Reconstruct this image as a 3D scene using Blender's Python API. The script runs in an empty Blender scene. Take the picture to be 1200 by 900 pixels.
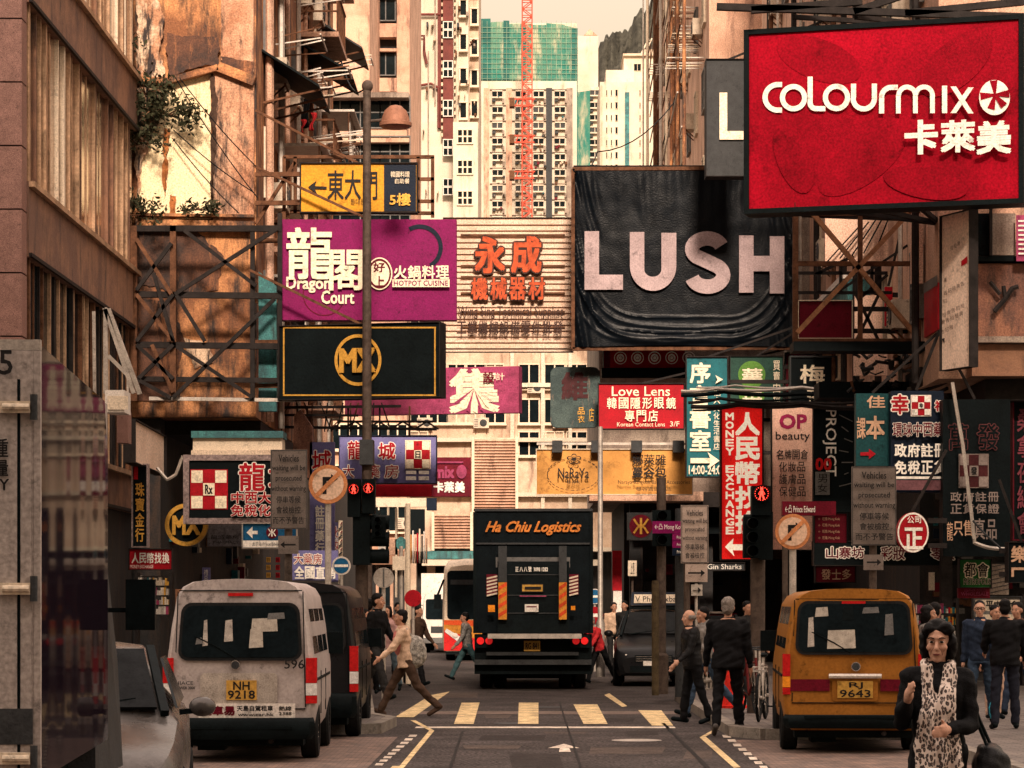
import bpy, bmesh, math, random
from mathutils import Vector, Matrix, Quaternion, noise
import numpy as np
random.seed(11)
R = math.radians
SC = bpy.context.scene
COL = SC.collection
# ------------------------------------------------------------------ camera, world, sun, exposure
F, VX, HY, CH = 3200.0, 620.0, 706.0, 1.8          # photo pixels: focal length, vanishing point, eye height
cam = bpy.data.cameras.new('camera')
cam_o = bpy.data.objects.new('camera', cam)
COL.objects.link(cam_o)
cam_o.location = (0, 0, CH)
cam_o.rotation_euler = (R(90), 0, 0)
cam.sensor_fit = 'HORIZONTAL'
cam.sensor_width = 36
cam.lens = 36 * F / 1200
cam.shift_x = (600 - VX) / 1200
cam.shift_y = (HY - 450) / 1200
cam.clip_start = 0.5
cam.clip_end = 6000
SC.camera = cam_o
W = bpy.data.worlds.new('World')
SC.world = W
W.use_nodes = True
wn = W.node_tree
SUN_EL, SUN_AZ = 31.0, 4.0        # behind the camera, a little to its right
sky = wn.nodes.new('ShaderNodeTexSky')
sky.sky_type = 'NISHITA'
sky.sun_disc = False
sky.sun_elevation = R(SUN_EL)
sky.sun_rotation = R(180 - SUN_AZ)
sky.air_density = 1.0
sky.dust_density = 5.0
sky.ozone_density = 0.6
tint = wn.nodes.new('ShaderNodeMix')
tint.data_type = 'RGBA'
tint.blend_type = 'MULTIPLY'
tint.inputs[0].default_value = 1.0
tint.inputs[7].default_value = (1.0, 0.84, 0.66, 1)
bg = wn.nodes['Background']
bg.inputs[1].default_value = 0.12
wn.links.new(sky.outputs[0], tint.inputs[6])
hz = wn.nodes.new('ShaderNodeMix')          # bright overcast veil, three times brighter overhead than near the horizon
hz.data_type = 'RGBA'
hz.inputs[0].default_value = 0.85
tc = wn.nodes.new('ShaderNodeTexCoord')
sxyz = wn.nodes.new('ShaderNodeSeparateXYZ')
wn.links.new(tc.outputs['Generated'], sxyz.inputs[0])
ramp = wn.nodes.new('ShaderNodeValToRGB')
re_ = ramp.color_ramp.elements
re_[0].position = 0.10; re_[0].color = (0.225, 0.155, 0.075, 1)
re_[1].position = 0.85; re_[1].color = (1.0, 0.80, 0.69, 1)
x_ = re_.new(0.35); x_.color = (0.52, 0.41, 0.31, 1)
wn.links.new(sxyz.outputs[2], ramp.inputs[0])
gain = wn.nodes.new('ShaderNodeVectorMath'); gain.operation = 'SCALE'; gain.inputs['Scale'].default_value = 8.4
wn.links.new(ramp.outputs[0], gain.inputs[0])
wn.links.new(gain.outputs[0], hz.inputs[7])
wn.links.new(tint.outputs[2], hz.inputs[6])
wn.links.new(hz.outputs[2], bg.inputs[0])
bg.inputs[1].default_value = 0.12
sl = bpy.data.lights.new('sun', 'SUN')
sl.energy = 2.2
sl.angle = R(8)
sl.color = (1.0, 0.80, 0.64)
sun = bpy.data.objects.new('sun', sl)
COL.objects.link(sun)
_sd = Vector((math.sin(R(SUN_AZ)) * math.cos(R(SUN_EL)), -math.cos(R(SUN_AZ)) * math.cos(R(SUN_EL)), math.sin(R(SUN_EL))))
sun.rotation_euler = _sd.to_track_quat('Z', 'Y').to_euler()
sun.location = (0, -20, 60)
vs = SC.view_settings
vs.view_transform = 'Standard'
vs.look = 'None'
vs.gamma = 1.0
vs.use_curve_mapping = False
vs.exposure = 1.55
SC.display_settings.display_device = 'sRGB'
try:
    SC.cycles.max_bounces = 6
    SC.cycles.diffuse_bounces = 3
    SC.cycles.use_denoising = True
except Exception:
    pass

# ------------------------------------------------------------------ helpers
def P(px, py, d):
    return Vector(((px - VX) * d / F, d, CH + (HY - py) * d / F))
def PX(px, d): return (px - VX) * d / F
def PZ(py, d): return CH + (HY - py) * d / F
def G(px, py):
    d = F * CH / (py - HY)
    return Vector(((px - VX) * d / F, d, 0))

_M = {}
def mat(name, col, rough=0.65, metal=0.0, var=0.34, scale=1.5, bump=0.15, streak=0.0, streak_col=(0.05, 0.03, 0.02), emit=0.0, fine=0.20, alpha=None, spec=0.12, grime=0.55, ior=None):
    """procedural material: base colour broken up by cloudy noise, fine grain and optional vertical stains"""
    if name in _M: return _M[name]
    m = bpy.data.materials.new(name)
    m.use_nodes = True
    nt = m.node_tree
    b = nt.nodes['Principled BSDF']
    L = nt.links.new
    def N(t): return nt.nodes.new(t)
    geo = N('ShaderNodeNewGeometry')
    n1 = N('ShaderNodeTexNoise'); n1.inputs['Scale'].default_value = scale; n1.inputs['Detail'].default_value = 5; n1.inputs['Roughness'].default_value = 0.65
    L(geo.outputs['Position'], n1.inputs['Vector'])
    n2 = N('ShaderNodeTexNoise'); n2.inputs['Scale'].default_value = max(26, scale * 14); n2.inputs['Detail'].default_value = 2
    L(geo.outputs['Position'], n2.inputs['Vector'])
    r1 = N('ShaderNodeMapRange'); r1.inputs[1].default_value = 0.3; r1.inputs[2].default_value = 0.7; r1.inputs[3].default_value = 1 - var; r1.inputs[4].default_value = 1 + var * 0.8
    L(n1.outputs[0], r1.inputs[0])
    r2 = N('ShaderNodeMapRange'); r2.inputs[1].default_value = 0.3; r2.inputs[2].default_value = 0.7; r2.inputs[3].default_value = 1 - fine; r2.inputs[4].default_value = 1 + fine
    L(n2.outputs[0], r2.inputs[0])
    mu = N('ShaderNodeMath'); mu.operation = 'MULTIPLY'
    L(r1.outputs[0], mu.inputs[0]); L(r2.outputs[0], mu.inputs[1])
    sc = N('ShaderNodeVectorMath'); sc.operation = 'SCALE'
    sc.inputs[0].default_value = col[:3]
    L(mu.outputs[0], sc.inputs['Scale'])
    out = sc.outputs[0]
    if grime and not emit:
        n4 = N('ShaderNodeTexNoise'); n4.inputs['Scale'].default_value = scale * 2.7; n4.inputs['Detail'].default_value = 7; n4.inputs['Roughness'].default_value = 0.75
        L(geo.outputs['Position'], n4.inputs['Vector'])
        r4 = N('ShaderNodeMapRange'); r4.inputs[1].default_value = 0.56; r4.inputs[2].default_value = 0.68; r4.inputs[3].default_value = 1.0; r4.inputs[4].default_value = 1 - grime
        L(n4.outputs[0], r4.inputs[0])
        m4 = N('ShaderNodeMath'); m4.operation = 'MULTIPLY'
        L(mu.outputs[0], m4.inputs[0]); L(r4.outputs[0], m4.inputs[1]); L(m4.outputs[0], sc.inputs['Scale'])
    if streak > 0:
        mp = N('ShaderNodeMapping'); mp.inputs['Scale'].default_value = (1.0, 1.0, 0.10)
        L(geo.outputs['Position'], mp.inputs[0])
        n3 = N('ShaderNodeTexNoise'); n3.inputs['Scale'].default_value = 2.2; n3.inputs['Detail'].default_value = 4; n3.inputs['Roughness'].default_value = 0.7
        L(mp.outputs[0], n3.inputs['Vector'])
        r3 = N('ShaderNodeMapRange'); r3.inputs[1].default_value = 0.48; r3.inputs[2].default_value = 0.72; r3.inputs[3].default_value = 0; r3.inputs[4].default_value = streak
        L(n3.outputs[0], r3.inputs[0])
        mx = N('ShaderNodeMix'); mx.data_type = 'RGBA'
        L(r3.outputs[0], mx.inputs[0]); L(out, mx.inputs[6]); mx.inputs[7].default_value = (*streak_col, 1)
        out = mx.outputs[2]
    L(out, b.inputs['Base Color'])
    b.inputs['Roughness'].default_value = rough
    b.inputs['Metallic'].default_value = metal
    b.inputs['Specular IOR Level'].default_value = spec
    if ior: b.inputs['IOR'].default_value = ior
    rr = N('ShaderNodeMapRange'); rr.inputs[3].default_value = max(0.02, rough - 0.12); rr.inputs[4].default_value = min(1, rough + 0.14)
    L(n1.outputs[0], rr.inputs[0]); L(rr.outputs[0], b.inputs['Roughness'])
    if bump:
        bp = N('ShaderNodeBump'); bp.inputs['Strength'].default_value = bump; bp.inputs['Distance'].default_value = 0.02
        L(n2.outputs[0], bp.inputs['Height']); L(bp.outputs[0], b.inputs['Normal'])
    if emit:
        b.inputs['Emission Color'].default_value = (*col[:3], 1)
        b.inputs['Emission Strength'].default_value = emit
    if alpha is not None:
        b.inputs['Alpha'].default_value = alpha
    _M[name] = m
    return m

def tag(o, label=None, cat=None, group=None, kind=None):
    if label: o['label'] = label
    if cat: o['category'] = cat
    if group: o['group'] = group
    if kind: o['kind'] = kind
    return o

def thing(name, label, cat, loc=(0, 0, 0), rz=0.0, group=None):
    o = bpy.data.objects.new(name, None)
    o.empty_display_size = 0.3
    COL.objects.link(o)
    o.location = loc
    o.rotation_euler = (0, 0, rz)
    return tag(o, label, cat, group)

def copy_tree(o, parent=None):
    c = o.copy()
    COL.objects.link(c)
    c.parent = parent
    for ch in list(o.children):
        copy_tree(ch, c)
    return c

_bench = bpy.data.scenes.new('workbench')          # an empty scene to grow meshes in, so that the big one need not be re-evaluated
def evaluated(o):
    _bench.collection.objects.link(o)
    vl = _bench.view_layers[0]
    vl.update()
    dg = vl.depsgraph
    me = bpy.data.meshes.new_from_object(o.evaluated_get(dg))
    _bench.collection.objects.unlink(o)
    return me
_txt = {}
def text_geo(s, shear=0.0, ext=0.0, off=0.0, sp=1.0):
    k = (s, shear, ext, off, sp)
    if k not in _txt:
        c = bpy.data.curves.new('text_source', 'FONT')
        c.body = s; c.size = 1; c.shear = shear; c.extrude = ext; c.offset = off
        c.resolution_u = 2; c.space_line = sp; c.align_x = 'CENTER'
        if ext == 0: c.fill_mode = 'FRONT'
        o = bpy.data.objects.new('text_source', c)
        me = evaluated(o)
        v = [tuple(q.co) for q in me.vertices]
        f = [tuple(p.vertices) for p in me.polygons]
        bpy.data.objects.remove(o); bpy.data.curves.remove(c); bpy.data.meshes.remove(me)
        a = np.array(v) if v else np.zeros((1, 3))
        _txt[k] = (a, f, a.min(0), a.max(0))
    return _txt[k]

class MB:
    """collects shapes and links them as ONE mesh object"""
    def __init__(s):
        s.v = []; s.f = []; s.m = []; s.sm = []; s.mats = []
    def mi(s, m):
        if m is None: return 0
        if m not in s.mats: s.mats.append(m)
        return s.mats.index(m)
    def add(s, vs, fs, m=None, smooth=False):
        o = len(s.v); k = s.mi(m)
        s.v.extend([tuple(q) for q in vs])
        for f in fs:
            s.f.append(tuple(i + o for i in f)); s.m.append(k); s.sm.append(smooth)
        return s
    def box(s, a, b, m=None):
        x0, x1 = sorted((a[0], b[0])); y0, y1 = sorted((a[1], b[1])); z0, z1 = sorted((a[2], b[2]))
        return s.add([(x0, y0, z0), (x1, y0, z0), (x1, y1, z0), (x0, y1, z0), (x0, y0, z1), (x1, y0, z1), (x1, y1, z1), (x0, y1, z1)],
                     [(0, 3, 2, 1), (4, 5, 6, 7), (0, 1, 5, 4), (1, 2, 6, 5), (2, 3, 7, 6), (3, 0, 4, 7)], m)
    def frame(s, o, u, v, n, us, vs_, ns, m=None):
        """box in an oriented frame: ranges us, vs_, ns along axes u, v, n from origin o"""
        pts = []
        for c in ns:
            for b, a in ((vs_[0], us[0]), (vs_[0], us[1]), (vs_[1], us[1]), (vs_[1], us[0])):
                pts.append(o + u * a + v * b + n * c)
        return s.add(pts, [(3, 2, 1, 0), (4, 5, 6, 7), (0, 1, 5, 4), (1, 2, 6, 5), (2, 3, 7, 6), (3, 0, 4, 7)], m)
    def bar(s, p, q, w=0.05, h=None, m=None):
        p = Vector(p); q = Vector(q); h = h or w
        d = (q - p); L = d.length
        if L < 1e-6: return s
        d /= L
        up = Vector((0, 0, 1)) if abs(d.z) < 0.95 else Vector((0, 1, 0))
        a = d.cross(up).normalized(); b = a.cross(d).normalized()
        return s.frame(p, a, b, d, (-w / 2, w / 2), (-h / 2, h / 2), (0, L), m)
    def tube(s, p, q, r=0.03, n=8, r2=None, m=None, caps=True):
        p = Vector(p); q = Vector(q); r2 = r if r2 is None else r2
        d = (q - p)
        if d.length < 1e-6: return s
        d.normalize()
        up = Vector((0, 0, 1)) if abs(d.z) < 0.95 else Vector((0, 1, 0))
        a = d.cross(up).normalized(); b = d.cross(a).normalized()
        vs = []
        for c, rr in ((p, r), (q, r2)):
            for i in range(n):
                t = 2 * math.pi * i / n
                vs.append(c + a * (rr * math.cos(t)) + b * (rr * math.sin(t)))
        fs = [(i, (i + 1) % n, n + (i + 1) % n, n + i) for i in range(n)]
        s.add(vs, fs, m, True)
        if caps: s.add(vs, [tuple(range(n))[::-1], tuple(range(n, 2 * n))], m)
        return s
    def path(s, pts, r=0.02, n=6, m=None):
        pts = [Vector(p) for p in pts]
        rings = []
        for i, p in enumerate(pts):
            d = (pts[min(i + 1, len(pts) - 1)] - pts[max(i - 1, 0)]).normalized()
            up = Vector((0, 0, 1)) if abs(d.z) < 0.95 else Vector((0, 1, 0))
            a = d.cross(up).normalized(); b = d.cross(a).normalized()
            rings.append([p + a * (r * math.cos(2 * math.pi * k / n)) + b * (r * math.sin(2 * math.pi * k / n)) for k in range(n)])
        return s.loft(rings, m)
    def loft(s, rings, m=None, smooth=True, caps=True, closed=True):
        n = len(rings[0]); vs = [p for r in rings for p in r]; fs = []
        for j in range(len(rings) - 1):
            for i in range(n if closed else n - 1):
                k = (i + 1) % n
                fs.append((j * n + i, j * n + k, (j + 1) * n + k, (j + 1) * n + i))
        s.add(vs, fs, m, smooth)
        if caps and closed:
            s.add(rings[0], [tuple(range(n))[::-1]], m); s.add(rings[-1], [tuple(range(n))], m)
        return s
    def prism(s, pts, vec, m=None):
        pts = [Vector(p) for p in pts]; n = len(pts); v = Vector(vec)
        return s.add(pts + [p + v for p in pts], [tuple(range(n)), tuple(range(n, 2 * n))[::-1]] + [(i, n + i, n + (i + 1) % n, (i + 1) % n) for i in range(n)], m)
    def ell(s, c, r, m=None, nu=14, nv=9, rot=None):
        c = Vector(c); vs = []; fs = []
        rot = rot or Matrix.Identity(3)
        for j in range(1, nv):
            t = math.pi * j / nv
            for i in range(nu):
                a = 2 * math.pi * i / nu
                vs.append(c + rot @ Vector((r[0] * math.sin(t) * math.cos(a), r[1] * math.sin(t) * math.sin(a), r[2] * math.cos(t))))
        top = len(vs); vs.append(c + rot @ Vector((0, 0, r[2]))); vs.append(c + rot @ Vector((0, 0, -r[2])))
        for j in range(nv - 2):
            for i in range(nu):
                k = (i + 1) % nu
                fs.append((j * nu + i, (j + 1) * nu + i, (j + 1) * nu + k, j * nu + k))
        for i in range(nu):
            k = (i + 1) % nu
            fs.append((top, i, k)); fs.append((top + 1, (nv - 2) * nu + k, (nv - 2) * nu + i))
        return s.add(vs, fs, m, True)
    def caps(s, p, q, r0, r1, m=None, n=10):
        p = Vector(p); q = Vector(q); d = q - p
        L = d.length
        if L < 1e-5: return s.ell(p, (r0, r0, r0), m)
        d /= L
        up = Vector((0, 0, 1)) if abs(d.z) < 0.95 else Vector((0, 1, 0))
        a = d.cross(up).normalized(); b = d.cross(a).normalized()
        rings = []
        for t in (-80, -55, -28, 0): rings.append((p + d * (r0 * math.sin(R(t))), r0 * math.cos(R(t))))
        for t in (0, 28, 55, 80): rings.append((q + d * (r1 * math.sin(R(t))), r1 * math.cos(R(t))))
        return s.loft([[c + a * (rr * math.cos(2 * math.pi * i / n)) + b * (rr * math.sin(2 * math.pi * i / n)) for i in range(n)] for c, rr in rings], m)
    def lathe(s, prof, o, m=None, n=20, axis='Z'):
        o = Vector(o); rings = []
        for r, h in prof:
            ring = []
            for i in range(n):
                t = 2 * math.pi * i / n
                if axis == 'Z': ring.append(o + Vector((r * math.cos(t), r * math.sin(t), h)))
                elif axis == 'X': ring.append(o + Vector((h, r * math.cos(t), r * math.sin(t))))
                else: ring.append(o + Vector((r * math.cos(t), h, r * math.sin(t))))
            rings.append(ring)
        return s.loft(rings, m, caps=(prof[0] != prof[-1]))
    def build(s, name, m=None, parent=None, local=False, jitter=0.0):
        me = bpy.data.meshes.new(name)
        vs = s.v
        if parent is not None and not local:
            inv = root_matrix(parent).inverted()
            vs = [tuple(inv @ Vector(q)) for q in vs]
        me.from_pydata(vs, [], s.f)
        mats = s.mats if s.mats else ([m] if m else [])
        if m and not s.mats: pass
        elif m and s.mats:
            pass
        for q in mats: me.materials.append(q)
        if s.f:
            me.polygons.foreach_set('material_index', s.m)
            me.polygons.foreach_set('use_smooth', s.sm)
        bm = bmesh.new(); bm.from_mesh(me)
        bmesh.ops.recalc_face_normals(bm, faces=bm.faces) if s_recalc(s) else None
        bm.to_mesh(me); bm.free()
        if any(s.sm): me.set_sharp_from_angle(angle=R(38))
        me.update()
        o = bpy.data.objects.new(name, me)
        COL.objects.link(o)
        if parent is not None: o.parent = parent
        return o
def s_recalc(s): return not getattr(s, 'flat', False)
def root_matrix(o):
    m = Matrix.Translation(o.location) @ o.rotation_euler.to_matrix().to_4x4()
    return (root_matrix(o.parent) @ m) if o.parent else m
def place(name, src, parent, loc, rz=0.0):
    """another object sharing src's mesh, at a world place, as a part of parent"""
    o = bpy.data.objects.new(name, src if isinstance(src, bpy.types.Mesh) else src.data)
    COL.objects.link(o)
    if parent is not None:
        o.parent = parent
        inv = root_matrix(parent).inverted()
        o.location = inv @ Vector(loc)
        o.rotation_euler = (0, 0, rz - (root_matrix(parent).to_euler().z))
    else:
        o.location = loc; o.rotation_euler = (0, 0, rz)
    return o
def mesh_only(mb, name):
    o = mb.build(name); me = o.data
    bpy.data.objects.remove(o)
    return me

# ------------------------------------------------------------------ a sign: panel, frame, lettering, bracket
class Sign:
    def __init__(s, name, label, box, d, panel, frame=None, fw=3, thick=0.22, cat='sign', group=None, arm=None, arm_x=None, nopanel=False, rnd=0):
        s.d = d if isinstance(d, tuple) else (d, d)
        x0, y0, x1, y1 = box
        s.a = P(x0, HY, s.d[0]); s.b = P(x1, HY, s.d[1])
        s.a.z = s.b.z = 0
        s.len = (s.b - s.a).length
        s.u = (s.b - s.a).normalized(); s.w = Vector((0, 0, 1)); s.n = Vector((s.u.y, -s.u.x, 0))   # towards the viewer
        s.dm = sum(s.d) / 2
        s.layer = 1; s.L = MB(); s.L.flat = True
        u0, v0 = s.uv(x0, y1); u1, v1 = s.uv(x1, y0)
        s.box = (u0, v0, u1, v1)
        base = s.a + s.u * ((u0 + u1) / 2) + s.w * v0
        s.root = thing(name, label, cat, base, 0, group)
        mb = MB()
        if not nopanel:
            if rnd:
                r = rnd * s.dm / F; pts = []
                for (cx, cy, t0) in ((u1 - r, v1 - r, 0), (u0 + r, v1 - r, 90), (u0 + r, v0 + r, 180), (u1 - r, v0 + r, 270)):
                    for k in range(6):
                        t = R(t0 + k * 18); pts.append(s.at(cx + r * math.cos(t), cy + r * math.sin(t), 0))
                mb.prism(pts, s.n * -thick, panel)
            else:
                mb.frame(s.a, s.u, s.w, s.n, (u0, u1), (v0, v1), (-thick, 0), panel)
            mb.build('panel', None, s.root)
        if frame is not None:
            w = fw * s.dm / F; fb = MB(); t1 = 0.05
            e = 0.003
            fb.frame(s.a, s.u, s.w, s.n, (u0 - w, u1 + w), (v1 + e, v1 + w), (-thick - 0.02, t1), frame)
            fb.frame(s.a, s.u, s.w, s.n, (u0 - w, u1 + w), (v0 - w, v0 - e), (-thick - 0.02, t1), frame)
            fb.frame(s.a, s.u, s.w, s.n, (u0 - w, u0 - e), (v0 - e, v1 + e), (-thick - 0.02, t1), frame)
            fb.frame(s.a, s.u, s.w, s.n, (u1 + e, u1 + w), (v0 - e, v1 + e), (-thick - 0.02, t1), frame)
            fb.build('frame', None, s.root)
        if arm is not None:
            ab = MB()
            for v in (v0 + (v1 - v0) * 0.2, v0 + (v1 - v0) * 0.8):
                p = s.a + s.u * (u1 if arm_x > 0 else u0) + s.w * v - s.n * (thick * 0.5)
                ab.bar(p, Vector((arm_x, p.y + 0.05, p.z)), 0.09, 0.09, arm)
            p = s.a + s.u * ((u0 + u1) / 2) + s.w * (v1 + 0.02) - s.n * (thick * 0.5)
            ab.bar(p, Vector((arm_x, p.y + 0.05, p.z + 1.1)), 0.05, 0.05, arm)
            ab.build('bracket', None, s.root)
    def uv(s, px, py):
        k = (px - VX) / F; dx = s.b.x - s.a.x; dy = s.b.y - s.a.y
        t = (k * s.a.y - s.a.x) / (dx - k * dy)
        y = s.a.y + t * dy
        return t * s.len, CH + (HY - py) * y / F
    def at(s, u, v, n=0.0):
        return s.a + s.u * u + s.w * v + s.n * n
    def nl(s):
        s.layer += 1
        return 0.005 * s.layer
    def poly(s, pts, m, thick=0.0):
        n = s.nl()
        q = [s.at(*s.uv(*p), n) for p in pts]
        if thick: s.L.prism(q, s.n * thick, m)
        else: s.L.add(q, [tuple(range(len(q)))], m)
        return s
    def rect(s, x0, y0, x1, y1, m, thick=0.0):
        return s.poly([(x0, y1), (x1, y1), (x1, y0), (x0, y0)], m, thick)
    def disc(s, cx, cy, r, m, ry=None, seg=36):
        ry = ry or r
        return s.poly([(cx + r * math.cos(-2 * math.pi * i / seg), cy + ry * math.sin(-2 * math.pi * i / seg)) for i in range(seg)], m)
    def ring(s, cx, cy, r0, r1, m, a0=0, a1=360, seg=40, ky=1.0):
        n = s.nl(); vs = []; fs = []
        for i in range(seg + 1):
            t = R(a0 + (a1 - a0) * i / seg)
            for r in (r0, r1): vs.append(s.at(*s.uv(cx + r * math.cos(t), cy - ky * r * math.sin(t)), n))
        for i in range(seg): fs.append((2 * i, 2 * i + 1, 2 * i + 3, 2 * i + 2))
        s.L.add(vs, fs, m)
        return s
    def line(s, pts, w, m):
        """polyline stroke of pixel width w"""
        for (x0, y0), (x1, y1) in zip(pts, pts[1:]):
            L = math.hypot(x1 - x0, y1 - y0) or 1
            nx, ny = -(y1 - y0) / L * w / 2, (x1 - x0) / L * w / 2
            s.poly([(x0 + nx, y0 + ny), (x1 + nx, y1 + ny), (x1 - nx, y1 - ny), (x0 - nx, y0 - ny)], m)
        return s
    def border(s, x0, y0, x1, y1, w, m):
        s.rect(x0, y0, x1, y0 + w, m); s.rect(x0, y1 - w, x1, y1, m); s.rect(x0, y0 + w, x0 + w, y1 - w, m); s.rect(x1 - w, y0 + w, x1, y1 - w, m)
        return s
    def t(s, txt, x0, y0, x1, y1, m, bold=0.0, out=None, shear=0.0, thick=0.0, off=0.0, rot=0, sp=1.0):
        """lettering stretched to fill a pixel box; bold in em; out = (material, extra bold) for an outline; rot=90 turns it to read downwards"""
        a, f, lo, hi = text_geo(txt, shear, 0.04 if thick else 0.0, off, sp)
        if not f: return s
        u0, v0 = s.uv(x0, y1); u1, v1 = s.uv(x1, y0)
        W_, H_ = max(hi[0] - lo[0], 1e-4), max(hi[1] - lo[1], 1e-4)
        nx = (a[:, 0] - lo[0]) / W_; ny = (a[:, 1] - lo[1]) / H_
        em = min(((u1 - u0) / W_), ((v1 - v0) / H_)) if not rot else 0.15
        if rot: nx, ny = ny, 1 - nx
        jobs = []
        if out: jobs.append((out[0], out[1], 12))
        jobs.append((m, bold, 4 if bold else 1))
        for (mm, bo, cnt) in jobs:
            for k in range(cnt):
                t = 2 * math.pi * (k + 0.5) / cnt
                dx, dy = (bo * em * math.cos(t), bo * em * math.sin(t)) if bo else (0, 0)
                n = s.nl() if k == 0 else s.nl() - 0.0042
                s.layer -= 0 if k == 0 else 0.84
                z = a[:, 2] / 0.04 if thick else None
                vs = [s.at(u0 + (u1 - u0) * nx[i] + dx, v0 + (v1 - v0) * ny[i] + dy, n + (thick * (z[i] + 1) / 2 if thick else 0)) for i in range(len(a))]
                s.L.add(vs, f, mm)
        return s
    def col(s, txt, x0, y0, x1, y1, m, **k):
        """vertical column of characters"""
        n = len(txt); h = (y1 - y0) / n
        for i, c in enumerate(txt):
            s.t(c, x0, y0 + i * h + h * 0.05, x1, y0 + (i + 1) * h - h * 0.07, m, **k)
        return s
    def row(s, txt, x0, y0, x1, y1, m, gap=0.12, **k):
        n = len(txt); w = (x1 - x0) / n
        for i, c in enumerate(txt):
            s.t(c, x0 + i * w + w * gap / 2, y0, x0 + (i + 1) * w - w * gap / 2, y1, m, **k)
        return s
    def done(s, name='lettering'):
        if s.L.f: s.L.build(name, None, s.root)
        return s.root

# shared materials
M = {}
M['black'] = mat('black_paint', (0.004, 0.007, 0.008), 0.55, var=0.3, spec=.06)
M['steel'] = mat('dark_steel', (0.022, 0.018, 0.017), 0.7, 0.1, var=0.5, scale=4)
M['rust'] = mat('rusty_steel', (0.12, 0.055, 0.03), 0.85, 0.0, var=0.6, scale=5)
M['lsteel'] = mat('galvanised_steel', (0.45, 0.40, 0.35), 0.5, 0.4, var=0.3, scale=5)
M['grey'] = mat('grey_paint', (0.14, 0.135, 0.13), 0.5, var=0.3, scale=4)
M['dgrey'] = mat('dark_grey_paint', (0.04, 0.042, 0.044), 0.5, var=0.3, scale=4)
M['white'] = mat('white_paint', (0.66, 0.60, 0.54), 0.5, var=0.12, scale=3)
M['cream'] = mat('cream_paint', (0.66, 0.55, 0.42), 0.55, var=0.12, scale=3)
M['red'] = mat('red_paint', (0.36, 0.006, 0.014), 0.5, var=0.22, scale=3)
M['dred'] = mat('maroon_paint', (0.12, 0.004, 0.014), 0.5, var=0.25, scale=3)
M['mag'] = mat('magenta_paint', (0.20, 0.006, 0.085), 0.5, var=0.15, scale=3)
M['pink'] = mat('faded_pink_paint', (0.32, 0.05, 0.12), 0.6, var=0.45, scale=2.5, streak=0.3, streak_col=(0.3, .08, .10))
M['gold'] = mat('gold_lettering', (0.62, 0.33, 0.06), 0.4, 0.3, var=0.15)
M['orange'] = mat('orange_paint', (0.55, 0.22, 0.03), 0.45, var=0.2, scale=2)
M['yellow'] = mat('yellow_paint', (0.58, 0.27, 0.02), 0.5, var=0.15)
M['teal'] = mat('teal_paint', (0.012, 0.11, 0.13), 0.5, var=0.25, scale=3)
M['navy'] = mat('navy_paint', (0.006, 0.012, 0.026), 0.45, var=0.3)
M['blue'] = mat('blue_paint', (0.012, 0.10, 0.22), 0.45, var=0.2)
M['lav'] = mat('lavender_paint', (0.16, 0.15, 0.33), 0.5, var=0.18, scale=4)
M['green'] = mat('green_paint', (0.02, 0.14, 0.03), 0.45, var=0.25)
M['glass'] = mat('window_glass', (0.006, 0.010, 0.012), 0.12, 0.0, var=0.4, bump=0, spec=0.2, ior=1.25)
M['rub'] = mat('rubber', (0.012, 0.012, 0.012), 0.85, var=0.3)
M['redlamp'] = mat('red_lamp_lit', (1.0, 0.05, 0.03), 0.3, emit=1.2)
M['taillamp'] = mat('red_tail_lens', (0.50, 0.015, 0.015), 0.2, var=0.3, scale=20)
M['lens'] = mat('clear_lens', (0.75, 0.72, 0.68), 0.15, 0.1, var=0.3, scale=30)
M['amber'] = mat('amber_lens', (0.75, 0.25, 0.02), 0.25)
M['plate'] = mat('yellow_number_plate', (0.52, 0.29, 0.06), 0.5)
M['chrome'] = mat('chrome', (0.65, 0.62, 0.58), 0.2, 0.9, var=0.2)
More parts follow.
